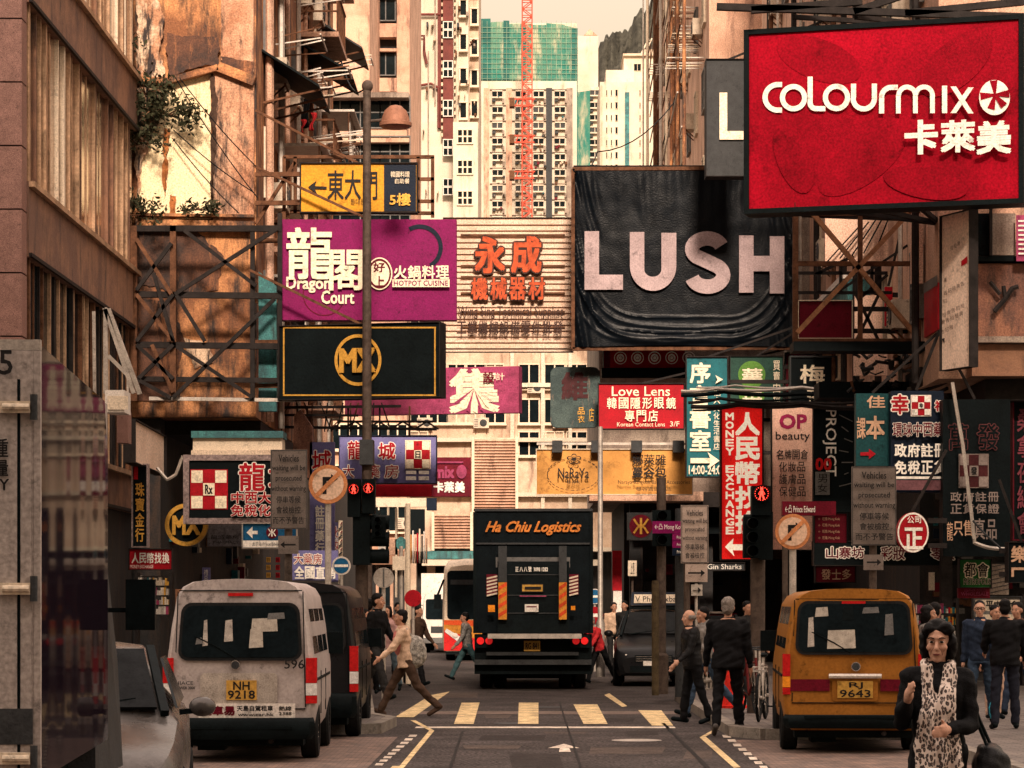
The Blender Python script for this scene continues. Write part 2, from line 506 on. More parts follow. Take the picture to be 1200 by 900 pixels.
# ------------------------------------------------------------------ ground
def asphalt_mat():
    m = mat('asphalt', (0.062, 0.052, 0.049), 0.85, var=0.5, scale=0.9, bump=0.8, fine=0.9, streak=.45, streak_col=(.02, .018, .017))
    return m
def brick_mat(name, c1, c2, mortar, scale, rough=0.8, w=0.5, h=0.25, axes='XY'):
    m = bpy.data.materials.new(name); m.use_nodes = True
    nt = m.node_tree; b = nt.nodes['Principled BSDF']; L = nt.links.new
    geo = nt.nodes.new('ShaderNodeNewGeometry')
    sep = nt.nodes.new('ShaderNodeSeparateXYZ'); cmb = nt.nodes.new('ShaderNodeCombineXYZ')
    L(geo.outputs['Position'], sep.inputs[0])
    L(sep.outputs[axes[0]], cmb.inputs[0]); L(sep.outputs[axes[1]], cmb.inputs[1])
    br = nt.nodes.new('ShaderNodeTexBrick')
    br.inputs['Color1'].default_value = (*c1, 1); br.inputs['Color2'].default_value = (*c2, 1); br.inputs['Mortar'].default_value = (*mortar, 1)
    br.inputs['Scale'].default_value = scale; br.inputs['Mortar Size'].default_value = 0.02
    br.inputs['Brick Width'].default_value = w; br.inputs['Row Height'].default_value = h
    L(cmb.outputs[0], br.inputs['Vector'])
    n = nt.nodes.new('ShaderNodeTexNoise'); n.inputs['Scale'].default_value = 3; n.inputs['Detail'].default_value = 5
    L(geo.outputs['Position'], n.inputs['Vector'])
    r = nt.nodes.new('ShaderNodeMapRange'); r.inputs[1].default_value = .3; r.inputs[2].default_value = .7; r.inputs[3].default_value = .6; r.inputs[4].default_value = 1.25
    L(n.outputs[0], r.inputs[0])
    s = nt.nodes.new('ShaderNodeVectorMath'); s.operation = 'SCALE'
    L(br.outputs['Color'], s.inputs[0]); L(r.outputs[0], s.inputs['Scale']); L(s.outputs[0], b.inputs['Base Color'])
    bp = nt.nodes.new('ShaderNodeBump'); bp.inputs['Strength'].default_value = .4; bp.inputs['Distance'].default_value = .02
    L(br.outputs['Fac'], bp.inputs['Height']); bp.invert = True; L(bp.outputs[0], b.inputs['Normal'])
    b.inputs['Roughness'].default_value = rough
    _M[name] = m
    return m
def struct(name, mb, m=None):
    o = mb.build(name, m); o['kind'] = 'structure'; return o
def poly2(pts, z, mb, m=None):
    return mb.add([(x, y, z) for x, y in pts], [tuple(range(len(pts)))], m)
g = MB(); S = 3000
poly2([(-S, -200), (S, -200), (S, S), (-S, S)], 0.0, g)
struct('ground', g, mat('ground_soil', (0.09, 0.08, 0.07), 0.9, scale=0.05, var=0.3))
g = MB()
poly2([(-9, -60), (9.5, -60), (9.5, 149), (-9, 149)], 0.004, g)
struct('road', g, asphalt_mat())
M['pave'] = brick_mat('paving_slabs', (0.17, 0.14, 0.12), (0.12, 0.10, 0.09), (0.05, 0.04, 0.035), 2.0)
M['bay'] = brick_mat('parking_bay_bricks', (0.25, 0.155, 0.115), (0.10, 0.07, 0.06), (0.03, 0.025, 0.02), 4.0, w=0.5, h=0.25)
M['kerb'] = mat('kerb_stone', (0.22, 0.19, 0.16), 0.8, var=0.35, scale=3)
def slab(name, pts, h=0.14, m=None):
    mb = MB(); mb.prism([(x, y, 0.0) for x, y in pts], (0, 0, h), m or M['pave'])
    return struct(name, mb)
def kerb(pts):
    mb = MB()
    for (x0, y0), (x1, y1) in zip(pts, pts[1:]):
        mb.bar((x0, y0, 0.073), (x1, y1, 0.073), 0.16, 0.146, M['kerb'])
    return struct('kerb', mb)
g = MB(); poly2([(-4.3, 8), (-1.75, 8), (-1.75, 36.4), (-4.3, 36.4)], 0.008, g); struct('parking_bay', g, M['bay'])
g = MB(); poly2([(2.62, 8), (5.0, 8), (5.0, 35.6), (2.62, 35.6)], 0.008, g); struct('parking_bay', g, M['bay'])
slab('pavement', [(-9, 8), (-4.3, 8), (-4.3, 36.6), (-2.1, 37.4), (-2.0, 39.6), (-2.4, 41), (-2.9, 49), (-5.0, 53), (-5.0, 149), (-9, 149)])
kerb([(-4.3, 8), (-4.3, 36.6), (-2.1, 37.4), (-2.0, 39.6), (-2.4, 41), (-2.9, 49), (-5.0, 53), (-5.0, 149)])
slab('pavement', [(5.0, 8), (14, 8), (14, 149), (3.9, 149), (3.9, 54), (2.75, 50), (2.75, 36.6), (3.1, 35.8), (5.0, 35.8)])
kerb([(5.0, 8), (5.0, 35.8), (3.1, 35.8), (2.75, 36.6), (2.75, 50), (3.9, 54), (3.9, 149)])
M['ymark'] = mat('yellow_road_paint', (0.72, 0.54, 0.29), 0.85, var=0.5, scale=6, fine=0.5, streak=.75, streak_col=(.09, .07, .06), grime=.7)
M['wmark'] = mat('white_road_paint', (0.66, 0.56, 0.46), 0.85, var=0.5, scale=6, fine=0.5, streak=.6, streak_col=(.09, .07, .06), grime=.7)
def gq(pts, m, z=0.010):
    mb.add([(*G(x, y).xy, z) for x, y in pts], [tuple(range(len(pts)))], m)
mb = MB()
for q in ([(560, 824), (588, 824), (575, 849), (540, 849)][0:0],
          [(541, 824), (562, 824), (555, 849), (532, 849)],
          [(608, 824), (631, 824), (631, 849), (607, 849)],
          [(672, 826), (700, 826), (712, 849), (684, 849)],
          [(748, 833), (775, 833), (789, 851), (764, 851)],
          [(505, 815), (527, 811), (485, 841), (463, 841)]):
    if q: gq(q, M['ymark'])
mb.build('road_marking')['kind'] = 'structure'
mb = MB()
gq([(467, 900), (474, 900), (509, 857), (503, 857)], M['ymark']); gq([(503, 857), (509, 857), (487, 845), (481, 845)], M['ymark'], .012)
gq([(460, 899), (475, 899), (412, 970), (395, 970)], M['ymark'], .014)
gq([(820, 865), (827, 864), (868, 900), (860, 901)], M['ymark']); gq([(820, 865), (827, 864), (842, 856), (836, 856)], M['ymark'], .012)
gq([(708, 815), (714, 813), (735, 828), (729, 829)], M['ymark'])
mb.build('road_marking')['kind'] = 'structure'
mb = MB()
for k in range(9):
    y = 898 - k * 4.2; x = 439 + k * 4.9
    gq([(x, y), (x + 9, y), (x + 11, y - 2.6), (x + 2, y - 2.6)], M['wmark'])
for k in range(8):
    y = 862 + k * 5.2; x = 846 + k * 6.2
    gq([(x, y), (x + 9, y), (x + 11, y + 3.2), (x + 2, y + 3.2)], M['wmark'])
gq([(488, 852.2), (790, 852.2), (792, 854), (486, 854)], M['wmark'])
gq([(470, 834), (800, 834), (802, 837.5), (468, 837.5)], mat('worn_concrete_strip', (0.16, 0.12, 0.10), 0.85, var=0.4, scale=3, fine=.3), .008)
gq([(655, 882), (669, 882), (667, 877.5), (679, 877.5), (661, 872.5), (642, 877.5), (656, 877.5)], M['wmark'])
mb.build('road_marking')['kind'] = 'structure'
mb = MB()
tar = mat('tar_seam', (0.014, 0.013, 0.013), 0.7)
gq([(541, 857), (543.5, 857), (530, 900), (526, 900)], tar); gq([(655, 824), (656.5, 824), (682, 900), (679, 900)], tar)
gq([(775, 848), (779, 848), (832, 900), (826, 900)], tar)
mb.build('road_marking')['kind'] = 'structure'
mb = MB(); rp = random.Random(8)
pa = mat('road_patch', (.036, .030, .028), .85, var=.5, scale=3, fine=.5); pb = mat('road_patch_pale', (.085, .066, .056), .85, var=.5, scale=2.5, fine=.5)
for (x0, y0, x1, y1, m) in ((560, 862, 640, 868, pa), (690, 876, 780, 884, pb), (545, 874, 612, 878, pb), (600, 884, 655, 900, pa), (735, 857, 770, 862, pa), (515, 812, 560, 818, pb), (700, 842, 745, 846, pa), (570, 838, 600, 842, pb), (640, 858, 690, 860, pb), (800, 880, 835, 890, pb)):
    gq([(x0, y1), (x1 + rp.uniform(-6, 6), y1), (x1, y0), (x0 + rp.uniform(-6, 6), y0)], m, .006)
for (x, y) in ((604, 848), (640, 829), (746, 868)):
    c = G(x, y); mb.add([(c.x + .33 * math.cos(k * .2618), c.y + .33 * math.sin(k * .2618), .0075) for k in range(24)], [tuple(range(24))], M['lsteel'] if x == 746 else M['dgrey'])
mb.build('road_patch')['kind'] = 'structure'

# ------------------------------------------------------------------ walls
def stain_mat(name, c1, c2, c3, scale=0.5, t1=(0.42, 0.56), t2=(0.52, 0.70), rough=0.85, fine=0.4):
    """old rendered wall: three colours in blotches, the darkest in vertical runs"""
    m = bpy.data.materials.new(name); m.use_nodes = True
    nt = m.node_tree; b = nt.nodes['Principled BSDF']; L = nt.links.new
    N = nt.nodes.new
    geo = N('ShaderNodeNewGeometry')
    def noise_(sc, det, zs=1.0):
        mp = N('ShaderNodeMapping'); mp.inputs['Scale'].default_value = (1, 1, zs); L(geo.outputs['Position'], mp.inputs[0])
        n = N('ShaderNodeTexNoise'); n.inputs['Scale'].default_value = sc; n.inputs['Detail'].default_value = det; n.inputs['Roughness'].default_value = .7
        L(mp.outputs[0], n.inputs['Vector']); return n.outputs[0]
    def ramp(v, a, c, lo=0.0, hi=1.0):
        r = N('ShaderNodeMapRange'); r.inputs[1].default_value = a; r.inputs[2].default_value = c; r.inputs[3].default_value = lo; r.inputs[4].default_value = hi
        L(v, r.inputs[0]); return r.outputs[0]
    def mix(f, A, B):
        x = N('ShaderNodeMix'); x.data_type = 'RGBA'; L(f, x.inputs[0])
        for v, k in ((A, 6), (B, 7)):
            if isinstance(v, tuple): x.inputs[k].default_value = (*v, 1)
            else: L(v, x.inputs[k])
        return x.outputs[2]
    a = mix(ramp(noise_(scale, 6), *t1), c1, c2)
    a = mix(ramp(noise_(scale * 3.5, 6, 0.22), *t2), a, c3)
    f = ramp(noise_(30, 2), .3, .7, 1 - fine, 1 + fine)
    s = N('ShaderNodeVectorMath'); s.operation = 'SCALE'; L(a, s.inputs[0]); L(f, s.inputs['Scale']); L(s.outputs[0], b.inputs['Base Color'])
    b.inputs['Roughness'].default_value = rough
    bp = N('ShaderNodeBump'); bp.inputs['Strength'].default_value = .4; bp.inputs['Distance'].default_value = .05
    L(noise_(8, 6), bp.inputs['Height']); L(bp.outputs[0], b.inputs['Normal'])
    _M[name] = m
    return m
M['oldwall'] = stain_mat('rust_stained_render', (0.56, 0.25, 0.10), (0.22, 0.085, 0.035), (0.03, 0.02, 0.017), 0.7, t2=(.46, .62))
M['creampatch'] = stain_mat('cream_render', (0.85, 0.68, 0.42), (0.75, 0.52, 0.28), (0.42, 0.17, 0.06), 0.6, t1=(.5, .75), t2=(.57, .75))
M['peachwall'] = stain_mat('peach_render', (0.60, 0.37, 0.26), (0.42, 0.24, 0.16), (0.10, 0.05, 0.035), 0.6, t1=(.4, .6), t2=(.52, .70))
M['brownwall'] = stain_mat('brown_rust_panel', (0.25, 0.11, 0.065), (0.15, 0.065, 0.045), (0.05, 0.03, 0.025), 1.2)
M['darkwall'] = stain_mat('dark_shop_wall', (0.022, 0.019, 0.018), (0.012, 0.012, 0.013), (0.05, 0.028, 0.018), 0.8)  # near-black colour stands in for the shade of deep shop interiors
M['greywall'] = stain_mat('grimy_grey_render', (0.30, 0.24, 0.19), (0.20, 0.15, 0.12), (0.06, 0.04, 0.03), 0.7)
M['palewall'] = stain_mat('pale_render', (0.60, 0.47, 0.35), (0.45, 0.32, 0.23), (0.16, 0.09, 0.06), 0.5, t2=(.54, .74))
M['whitewall'] = stain_mat('white_render', (0.58, 0.51, 0.41), (0.48, 0.405, 0.31), (0.27, 0.18, 0.115), 0.22, t1=(.42, .66), t2=(.54, .78))
M['tealwall'] = stain_mat('teal_sheet', (0.05, 0.20, 0.20), (0.03, 0.10, 0.11), (0.02, 0.03, 0.03), 0.9)
M['granite'] = mat('pink_granite', (0.22, 0.12, 0.10), 0.5, var=0.2, scale=6, fine=0.5)
M['spandrel'] = stain_mat('bronze_spandrel', (0.26, 0.13, 0.075), (0.15, 0.075, 0.05), (0.04, 0.025, 0.02), 0.8, fine=.15)
M['cglass'] = mat('curtain_wall_glass', (0.42, 0.31, 0.24), 0.08, 0.85, var=0.75, scale=0.5, bump=0.03, fine=0.04)
M['fin'] = mat('bronze_mullion', (0.42, 0.27, 0.17), 0.5, 0.3, var=0.5, scale=1.5)
M['curtain'] = mat('pale_curtain', (0.45, 0.36, 0.27), 0.8, var=0.4, scale=2)

def window_mesh(w, h, fr, gl, nv=2, nh=1, sill=None, dep=0.10, bar=0.05):
    """window facing -Y, centred on its wall plane"""
    b = MB()
    b.box((-w / 2 + 0.003, -dep * 0.35, -h / 2 + 0.003), (w / 2 - 0.003, 0.02, h / 2 - 0.003), gl)
    b.box((-w / 2 - bar, -dep, h / 2), (w / 2 + bar, 0.02, h / 2 + bar), fr); b.box((-w / 2 - bar, -dep, -h / 2 - bar), (w / 2 + bar, 0.02, -h / 2), fr)
    for x in [-w / 2 - bar / 2] + [-w / 2 + w * k / nv for k in range(1, nv)] + [w / 2 + bar / 2]:
        b.box((x - bar / 2, -dep * 0.9, -h / 2), (x + bar / 2, 0.02, h / 2), fr)
    for k in range(1, nh + 1):
        if nh > 1 or nv > 2:
            z = -h / 2 + h * k / (nh + 1); b.box((-w / 2, -dep * 0.8, z - bar / 2), (w / 2, 0.018, z + bar / 2), fr)
    if sill: b.box((-w / 2 - .12, -dep - .14, -h / 2 - bar - .09), (w / 2 + .12, 0.02, -h / 2 - bar - .002), sill)
    return mesh_only(b, 'window')
def ac_mesh():
    b = MB(); c = mat('aged_casing', (0.55, 0.46, 0.36), 0.6, var=0.3, scale=4, streak=.5)
    b.box((-.42, -.34, 0), (.42, 0, .56), c)
    b.lathe([(.20, 0), (.20, -.02), (.17, -.025), (.02, -.02)], (.12, -.341, .28), M['dgrey'], 14, 'Y')
    for k in range(5): b.box((-.38, -.352, .08 + k * .09), (-.18, -.342, .11 + k * .09), M['dgrey'])
    b.bar((-.3, -.3, -.02), (-.3, 0, -.3), .035, None, M['rust']); b.bar((.3, -.3, -.02), (.3, 0, -.3), .035, None, M['rust'])
    b.bar((-.45, -.3, -.02), (.45, -.3, -.02), .035, None, M['rust'])
    return mesh_only(b, 'air_conditioner')
AC = ac_mesh()

# --- glass and granite office block, left
L1 = thing('office_building', 'brown glass office block with ribbed curtain wall and granite corner column', 'building', (-12, 49, 0))
b = MB(); b.box((-20, 43.4, 0), (-8.12, 55.4, 34), M['dgrey']); b.build('wall', None, L1)
b = MB()
for k in range(40): b.box((-8.36, 42.95, k * 1.0), (-7.98, 43.39, k * 1.0 + 0.975), M['granite'])
b.build('column', None, L1)
bands = [(3.6, 4.4), (7.3, 8.5), (11.35, 12.45), (15.6, 16.8), (20, 21.2), (24.4, 25.6)]
b = MB()
for z0, z1 in bands:
    b.box((-8.119, 43.4, z0), (-7.95, 55.4, z1), M['spandrel']); b.box((-7.949, 43.4, z1 - .09), (-7.86, 55.4, z1), M['fin']); b.box((-7.949, 43.4, z0), (-7.9, 55.4, z0 + .06), M['steel'])
b.build('spandrel', None, L1)
b = MB()
for (a, z1), (z0, _) in zip(bands[1:], bands[2:]): b.box((-8.118, 43.42, z1), (-8.06, 55.38, z0), M['cglass'])
b.box((-8.118, 43.42, 4.4), (-8.06, 55.38, 7.3), M['glass'])
b.build('glazing', None, L1)
b = MB()
for (a, z1), (z0, _) in zip(bands, bands[1:]):
    y = 43.6
    while y < 55.3:
        w = random.choice((.05, .05, .07, .12)); b.box((-8.059, y, z1), (-8.03 + random.uniform(-.02, .06), y + w, z0), random.choice((M['fin'], M['fin'], M['spandrel'], M['cream'])) if z1 > 8 else random.choice((M['fin'], M['steel'], M['steel'], M['rust'])))
        y += random.choice((.25, .4, .55, .7))
b.build('mullion', None, L1)
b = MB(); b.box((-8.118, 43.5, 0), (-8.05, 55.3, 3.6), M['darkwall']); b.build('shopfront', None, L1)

# --- stained old tenement, its blank wall to the camera, balconies along the street
L2 = thing('tenement', 'old tenement with blank rust stained end wall and patch of cream render', 'building', (-6.8, 66, 0))
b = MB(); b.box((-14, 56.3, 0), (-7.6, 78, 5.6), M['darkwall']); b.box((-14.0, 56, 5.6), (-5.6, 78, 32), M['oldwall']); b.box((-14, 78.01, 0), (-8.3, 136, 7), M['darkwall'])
b.build('wall', None, L2)
b = MB(); D = 55.99
def face(pts, d, t, m): b.prism([P(x, y, d) for x, y in pts], (0, t, 0), m)
face([(163, 257), (247, 257), (247, 81), (232, 80), (196, 93), (196, 110), (182, 150), (172, 172), (163, 185)][::-1], 55.93, 0.068, M['creampatch'])
b.build('render_patch', None, L2)
b = MB(); pil = stain_mat('stained_pilaster', (0.56, 0.32, 0.20), (0.36, 0.16, 0.085), (0.045, 0.028, 0.022), 1.0, t1=(.4, .6), t2=(.50, .64)); face([(250, 262), (297.5, 262), (297.5, 98), (258, 83), (250, 83)][::-1], 55.86, 0.138, pil); face([(259, 70), (297, 84), (297, -60), (259, -60)], 55.84, .158, pil)
b.build('pilaster', None, L2)
b = MB()
for (p, q, w) in (((160, 93), (196, 96), .12), ((196, 96), (256, 80), .12), ((256, 79), (298.5, 96), .2), ((160, 262), (298, 265), .16), ((160, 252), (298, 254), .06)):
    b.bar(P(*p, 55.85), P(*q, 55.85), .26, w, M['oldwall'])
b.build('ledge', None, L2)
b = MB(); b.box((-5.6, 57, 5.3), (-7.6, 78, 5.58), M['steel']); b.build('soffit', None, L2)
wm = [window_mesh(1.3, 1.3, M['grey'], M['glass'], 3, 1), window_mesh(1.0, 1.4, M['cream'], M['glass'], 2, 1)]
fl = [6.6 + 3.0 * k for k in range(8)]
for k, z in enumerate(fl):
    for j in range(6):
        y = 58.2 + j * 3.4
        place('window', wm[(k + j) % 2], L2, (-5.6, y, z + 1.5), R(90))
        if (k * 7 + j * 3) % 4 != 0:
            place('air_conditioner', AC, L2, (-5.58, y + 1.3, z + random.uniform(.3, 1.0)), R(90))
for k, z in enumerate(fl):
    for j in range(3):
        if (k + j) % 3 == 2: continue
        y = 58 + j * 7 + random.uniform(0, 2); pr = random.uniform(.7, 1.15)
        bb = MB()
        bb.box((-5.598, y, z - .12), (-5.6 + pr, y + 3, z), M['peachwall'])
        x = -5.6 + pr - .04
        for q in range(16): bb.bar((x, y + .05 + q * .19, z), (x, y + .05 + q * .19, z + 1.0), .025, None, M['rust'])
        bb.bar((x, y, z + 1.0), (x, y + 3, z + 1.0), .05, None, M['rust']); bb.bar((-5.6, y + .03, z + 1), (x, y + .03, z + 1), .05, None, M['rust']); bb.bar((-5.6, y + .03, z + .5), (x, y + .03, z + .5), .04, None, M['rust'])
        if j != 1:
            for q in range(9): bb.bar((x, y + .05 + q * .36, z + 1.0), (x, y + .05 + q * .36, z + 2.2), .03, None, random.choice((M['rust'], M['lsteel'])))
            bb.box((-5.599, y, z + 2.2), (x + .15, y + 3, z + 2.26), M['lsteel'])
        bb.build('balcony', None, L2)
for j, (y, z, l, pr) in enumerate(((57.2, 13.4, 3.2, 1.2), (66, 15.4, 3, 1.3), (70, 11.2, 3, 1.2), (72, 17.2, 3, 1.2), (61, 8.5, 3, 1.1))):
    bb = MB(); bb.prism([(-5.6, y, z), (-5.6 + pr, y, z - .75), (-5.6 + pr, y, z - .80), (-5.6, y, z - .05)], (0, l, 0), M['black'] if j < 3 else M['dgrey'])
    for q in range(int(l)): bb.bar((-5.6, y + q + .2, z - 1.1), (-5.6 + pr, y + q + .2, z - .82), .04, None, M['rust'])
    bb.build('awning', None, L2)
bb = MB()
for j in range(9):
    y = 57.5 + j * 2.2; x = -5.6 + random.uniform(.06, .2); bb.tube((x, y, 5.6), (x, y, 30), random.uniform(.05, .09), 6, None, random.choice((M['rust'], M['lsteel'], M['peachwall'])))
bb.build('drainpipe', None, L2)
bb = MB()
for k in range(26):
    y = random.uniform(57, 77); z = random.choice(fl[2:6]) + random.uniform(.3, 2.5); l = random.uniform(.8, 1.7); w = random.uniform(1, 2)
    for q in range(4): bb.bar((-5.6, y + q * w / 3, z), (-5.6 + l, y + q * w / 3, z + random.uniform(0, .25)), .028, None, random.choice((M['lsteel'], M['rust'], M['cream'])))
    bb.bar((-5.6 + l, y, z + .1), (-5.6 + l, y + w, z + .1), .03, None, M['lsteel'])
bb.build('drying_rack', None, L2)
bb = MB(); bb.box((-6.75, 56.05, 5.6), (-5.62, 55.9, 6.8), M['darkwall'])
bb = MB(); face_b = bb
bb.prism([P(303, 318, 55.3), P(324, 335, 55.3), P(324, 482, 55.3), P(303, 482, 55.3)], (0, .2, 0), M['tealwall'])
bb.build('metal_sheet', None, L2)

# --- plain peach building and its long windows, further left
L3 = thing('apartment_block', 'plain peach apartment block with wide dark windows and projecting slab', 'building', (PX(408, 140), 145, 0))
b = MB(); b.box((PX(383, 140), 140, 0), (PX(433, 140), 152, PZ(-120, 140)), M['peachwall']); b.box((PX(340, 139), 138, 0), (PX(478, 139), 139.9, PZ(112, 138)), M['peachwall']); b.build('wall', None, L3)
b = MB(); b.box((PX(380, 137), 137, PZ(114, 137)), (PX(479, 137), 137.98, PZ(108, 137)), M['greywall']); b.box((PX(380, 137), 137.4, PZ(165, 137)), (PX(479, 137), 137.98, PZ(160, 137)), M['peachwall']); b.build('slab', None, L3)
wl = window_mesh(1.45, 1.5, M['grey'], M['glass'], 3, 1, None, .1, .06)
for yy in (132, 178, 224, 270):
    for xx in (393, 428, 463): place('window', wl, L3, P(xx, yy, 138))
L4 = thing('apartment_block', 'apartment block with stacked dark windows between peach balcony bands beside the white tower', 'building', (PX(455, 150), 158, 0))
b = MB(); b.box((PX(433, 150), 150, 0), (PX(466, 150), 165, PZ(-120, 150)), M['darkwall']); b.build('wall', None, L4)
b = MB(); b.box((PX(465, 149), 149, 0), (PX(480, 149), 165, PZ(-120, 149)), M['peachwall']); b.box((PX(433, 149), 149.2, 0), (PX(438.5, 149), 149.98, PZ(-120, 149)), M['grey']); b.build('pilaster', None, L4)
wl4 = window_mesh(1.0, 1.2, M['grey'], M['glass'], 2, 1, None, .1, .06)
b = MB()
for k in range(7):
    y = 24 - 62 + k * 64 - 64
    b.box((PX(440, 149), 149.3, PZ(y + 16, 149)), (PX(464.5, 149), 149.99, PZ(y, 149)), M['peachwall']); b.box((PX(440, 149), 149.5, PZ(y + 32, 149)), (PX(464.5, 149), 149.99, PZ(y + 28.5, 149)), M['peachwall'])
    place('window', wl4, L4, P(452, y + 49, 149.9))
b.build('balcony_band', None, L4)
# --- white tower with dark red window strip
L5 = thing('apartment_tower', 'cream white apartment tower with dark red vertical window strip', 'building', (PX(520, 200), 206, 0))
b = MB(); b.box((PX(481, 200), 200, 0), (PX(549, 200), 212, PZ(-150, 200)), M['whitewall']); b.box((PX(549.5, 202), 202, 0), (PX(561, 202), 212, PZ(-150, 202)), M['palewall']); b.build('wall', None, L5)
strip = mat('dark_red_tiles', (0.13, 0.035, 0.03), 0.6, var=0.3)
b = MB(); b.box((PX(519, 199.5), 199.5, PZ(165, 199.5)), (PX(531, 199.5), 199.99, PZ(-150, 199.5)), strip); b.box((PX(513, 199.7), 199.7, PZ(150, 199.7)), (PX(517, 199.7), 199.99, PZ(-100, 199.7)), strip)
b.build('window_strip', None, L5)
b = MB(); rq = random.Random(6)
for k in range(46):
    x = rq.choice((484, 497, 508, 536, 547, 557)) + rq.uniform(-3, 4); y = rq.uniform(5, 240); w = rq.uniform(.8, 3.2); b.box((PX(x, 199.2), 199.1, PZ(y + rq.uniform(1.5, 6), 199.2)), (PX(x + w, 199.2), 199.98, PZ(y, 199.2)), rq.choice((M['greywall'], M['rust'], M['spandrel'], M['dgrey'], M['palewall'])))
for x, y0, y1 in ((487, -20, 180), (502, 60, 240), (510, -20, 120), (534, 100, 250)): b.bar(P(x, y0, 199.6), P(x, y1, 199.6), .09, None, M['greywall'])
b.build('balcony_clutter', None, L5)
b = MB()
for x in (517, 532):
    for k in range(30): b.box((PX(x, 199.3), 199.3, PZ(160 - k * 8.5, 199.3)), (PX(x + 2, 199.3), 199.98, PZ(156 - k * 8.5, 199.3)), M['palewall'])
for pts in (((482, 42), (497, 42), (497, 60), (500, 75)), ((493, 17), (516, 17)), ((482, 102), (505, 98), (514, 103)), ((514, 103), (514, 150))):
    b.path([P(x, y, 199.7) for x, y in pts], .10, 6, strip)
b.build('drainpipe', None, L5)
w5 = window_mesh(.62, .48, M['white'], M['glass'], 2, 1, None, .1, .06)
for k in range(9):
    for dy in (30, 40): place('window', w5, L5, P(525, dy + k * 46 - 92, 199.45))
w5b = window_mesh(.42, 1.1, M['cream'], M['glass'], 1, 1, M['cream'], .35, .1)
for k in range(8):
    place('window', w5b, L5, P(543, 10 + k * 40 - 40, 200)); place('window', w5b, L5, P(556, 20 + k * 36 - 36, 202))
# right lower corner of it: white annexe with windows
b = MB(); b.box((PX(531, 196), 196, 0), (PX(560, 196), 199.2, PZ(143, 196)), M['whitewall']); b.build('annexe', None, L5)
for y in (160, 196, 232): place('window', window_mesh(1.0, .9, M['cream'], M['glass'], 3, 1, None, .12, .1), L5, P(545, y, 196))

# --- towers far behind
T1 = thing('apartment_tower', 'pale high rise with rows of bay windows behind the red crane', 'building', (PX(615, 450), 458, 0))
b = MB(); b.box((PX(564, 450), 450, 0), (PX(676, 450), 470, PZ(95, 450)), M['whitewall']); b.box((PX(560, 452), 452, 0), (PX(563.9, 452), 470, PZ(110, 452)), M['palewall']); b.build('wall', None, T1)
b = MB()
for x0, x1, m in ((567, 573, M['peachwall']), (593, 600, M['peachwall']), (640, 647, M['dgrey']), (664, 671, M['greywall']), (618.5, 621, M['greywall'])):
    b.box((PX(x0, 449.6), 449.6, 0), (PX(x1, 449.6), 449.99, PZ(103, 449.6)), m)
b.build('recess', None, T1)
wt = []; rr0 = random.Random(12)
for q in range(3):
    bb = MB(); c = M['whitewall']
    bb.box((-.85, -.7, -.25), (.85, 0, .0), c); bb.box((-.8, -.55, 0), (.8, 0, .85), M['glass'] if q else M['dgrey']); bb.box((-.85, -.7, .85), (.85, 0, 1.05), c)
    bb.box((-.06, -.6, 0), (.06, -.56, .85), c); bb.box((.82, -.45, -1.0), (1.15, 0, -.3), M['greywall']); bb.box((-.85, -.65, -.9 + q * .1), (-.3, 0, -.45), M['dgrey'])
    wt.append(mesh_only(bb, 'window'))
for i, x in enumerate((583, 610, 631, 656)):
    for k in range(9): place('window', wt[rr0.randrange(3)], T1, P(x + rr0.uniform(-.4, .4), 114 + k * 18.4, 450))
b = MB()
for k in range(10): b.box((PX(574, 449.7), 449.7, PZ(105 + k * 18.4, 449.7)), (PX(664, 449.7), 449.995, PZ(104.2 + k * 18.4, 449.7)), M['greywall'])
for k in range(60):
    x = rr0.choice((583, 610, 631, 656)) + rr0.uniform(-7, 7); y = 108 + 18.4 * rr0.randrange(9) + rr0.uniform(4, 14); w = rr0.uniform(.8, 3)
    b.box((PX(x, 449.2), 449.1, PZ(y + rr0.uniform(1, 3.5), 449.2)), (PX(x + w, 449.2), 449.6, PZ(y, 449.2)), rr0.choice((M['greywall'], M['dgrey'], M['rust'], M['palewall'], M['dred'], M['teal'])))
b.build('balcony_clutter', None, T1)
NET = stain_mat('green_scaffold_net', (0.015, 0.15, 0.115), (0.10, 0.22, 0.15), (0.50, 0.42, 0.29), 0.16, t1=(.42, .6), t2=(.50, .70), fine=.5)
NETD = stain_mat('dark_green_scaffold_net', (0.008, 0.08, 0.07), (0.012, 0.12, 0.10), (0.03, 0.14, 0.11), 0.1, fine=.4)
T0 = thing('netted_tower', 'tower under construction wrapped in green scaffold netting', 'building', (PX(620, 480), 490, 0))
b = MB(); b.box((PX(563, 480), 480, 0), (PX(676, 480), 500, PZ(27, 480)), M['whitewall']); b.build('wall', None, T0)
b = MB()
rr = random.Random(4)
for x0, x1, y0, dk in ((562, 575, 22, 1), (575, 590, 26, 0), (590, 597, 24, 1), (597, 611, 28, 0), (611, 616, 25, 1), (624, 640, 29, 0), (640, 662, 27, 0), (662, 670, 30, 0), (670, 677, 32, 1), (616, 624, 28, 0)):
    pts = [P(x0, 125, 479), P(x1 - .1, 125, 479)]
    b.prism([P(x0, 112 if x0 > 600 else 94, 479.2), P(x1 - .15, 112 if x0 > 600 else 94, 479.2), P(x1 - .15, y0 + rr.uniform(-1, 2), 479.2), P(x0, y0, 479.2)], (0, .7, 0), NETD if dk else NET)
b.build('netting', None, T0)
netbar = mat('weathered_bamboo', (.20, .27, .19), .8, var=.5, scale=.5)
b = MB()
for k in range(16): b.bar(P(562, 32 + k * 6, 479.0), P(677, 33 + k * 6 + rr.uniform(-1, 1), 479.0), .06, None, netbar)
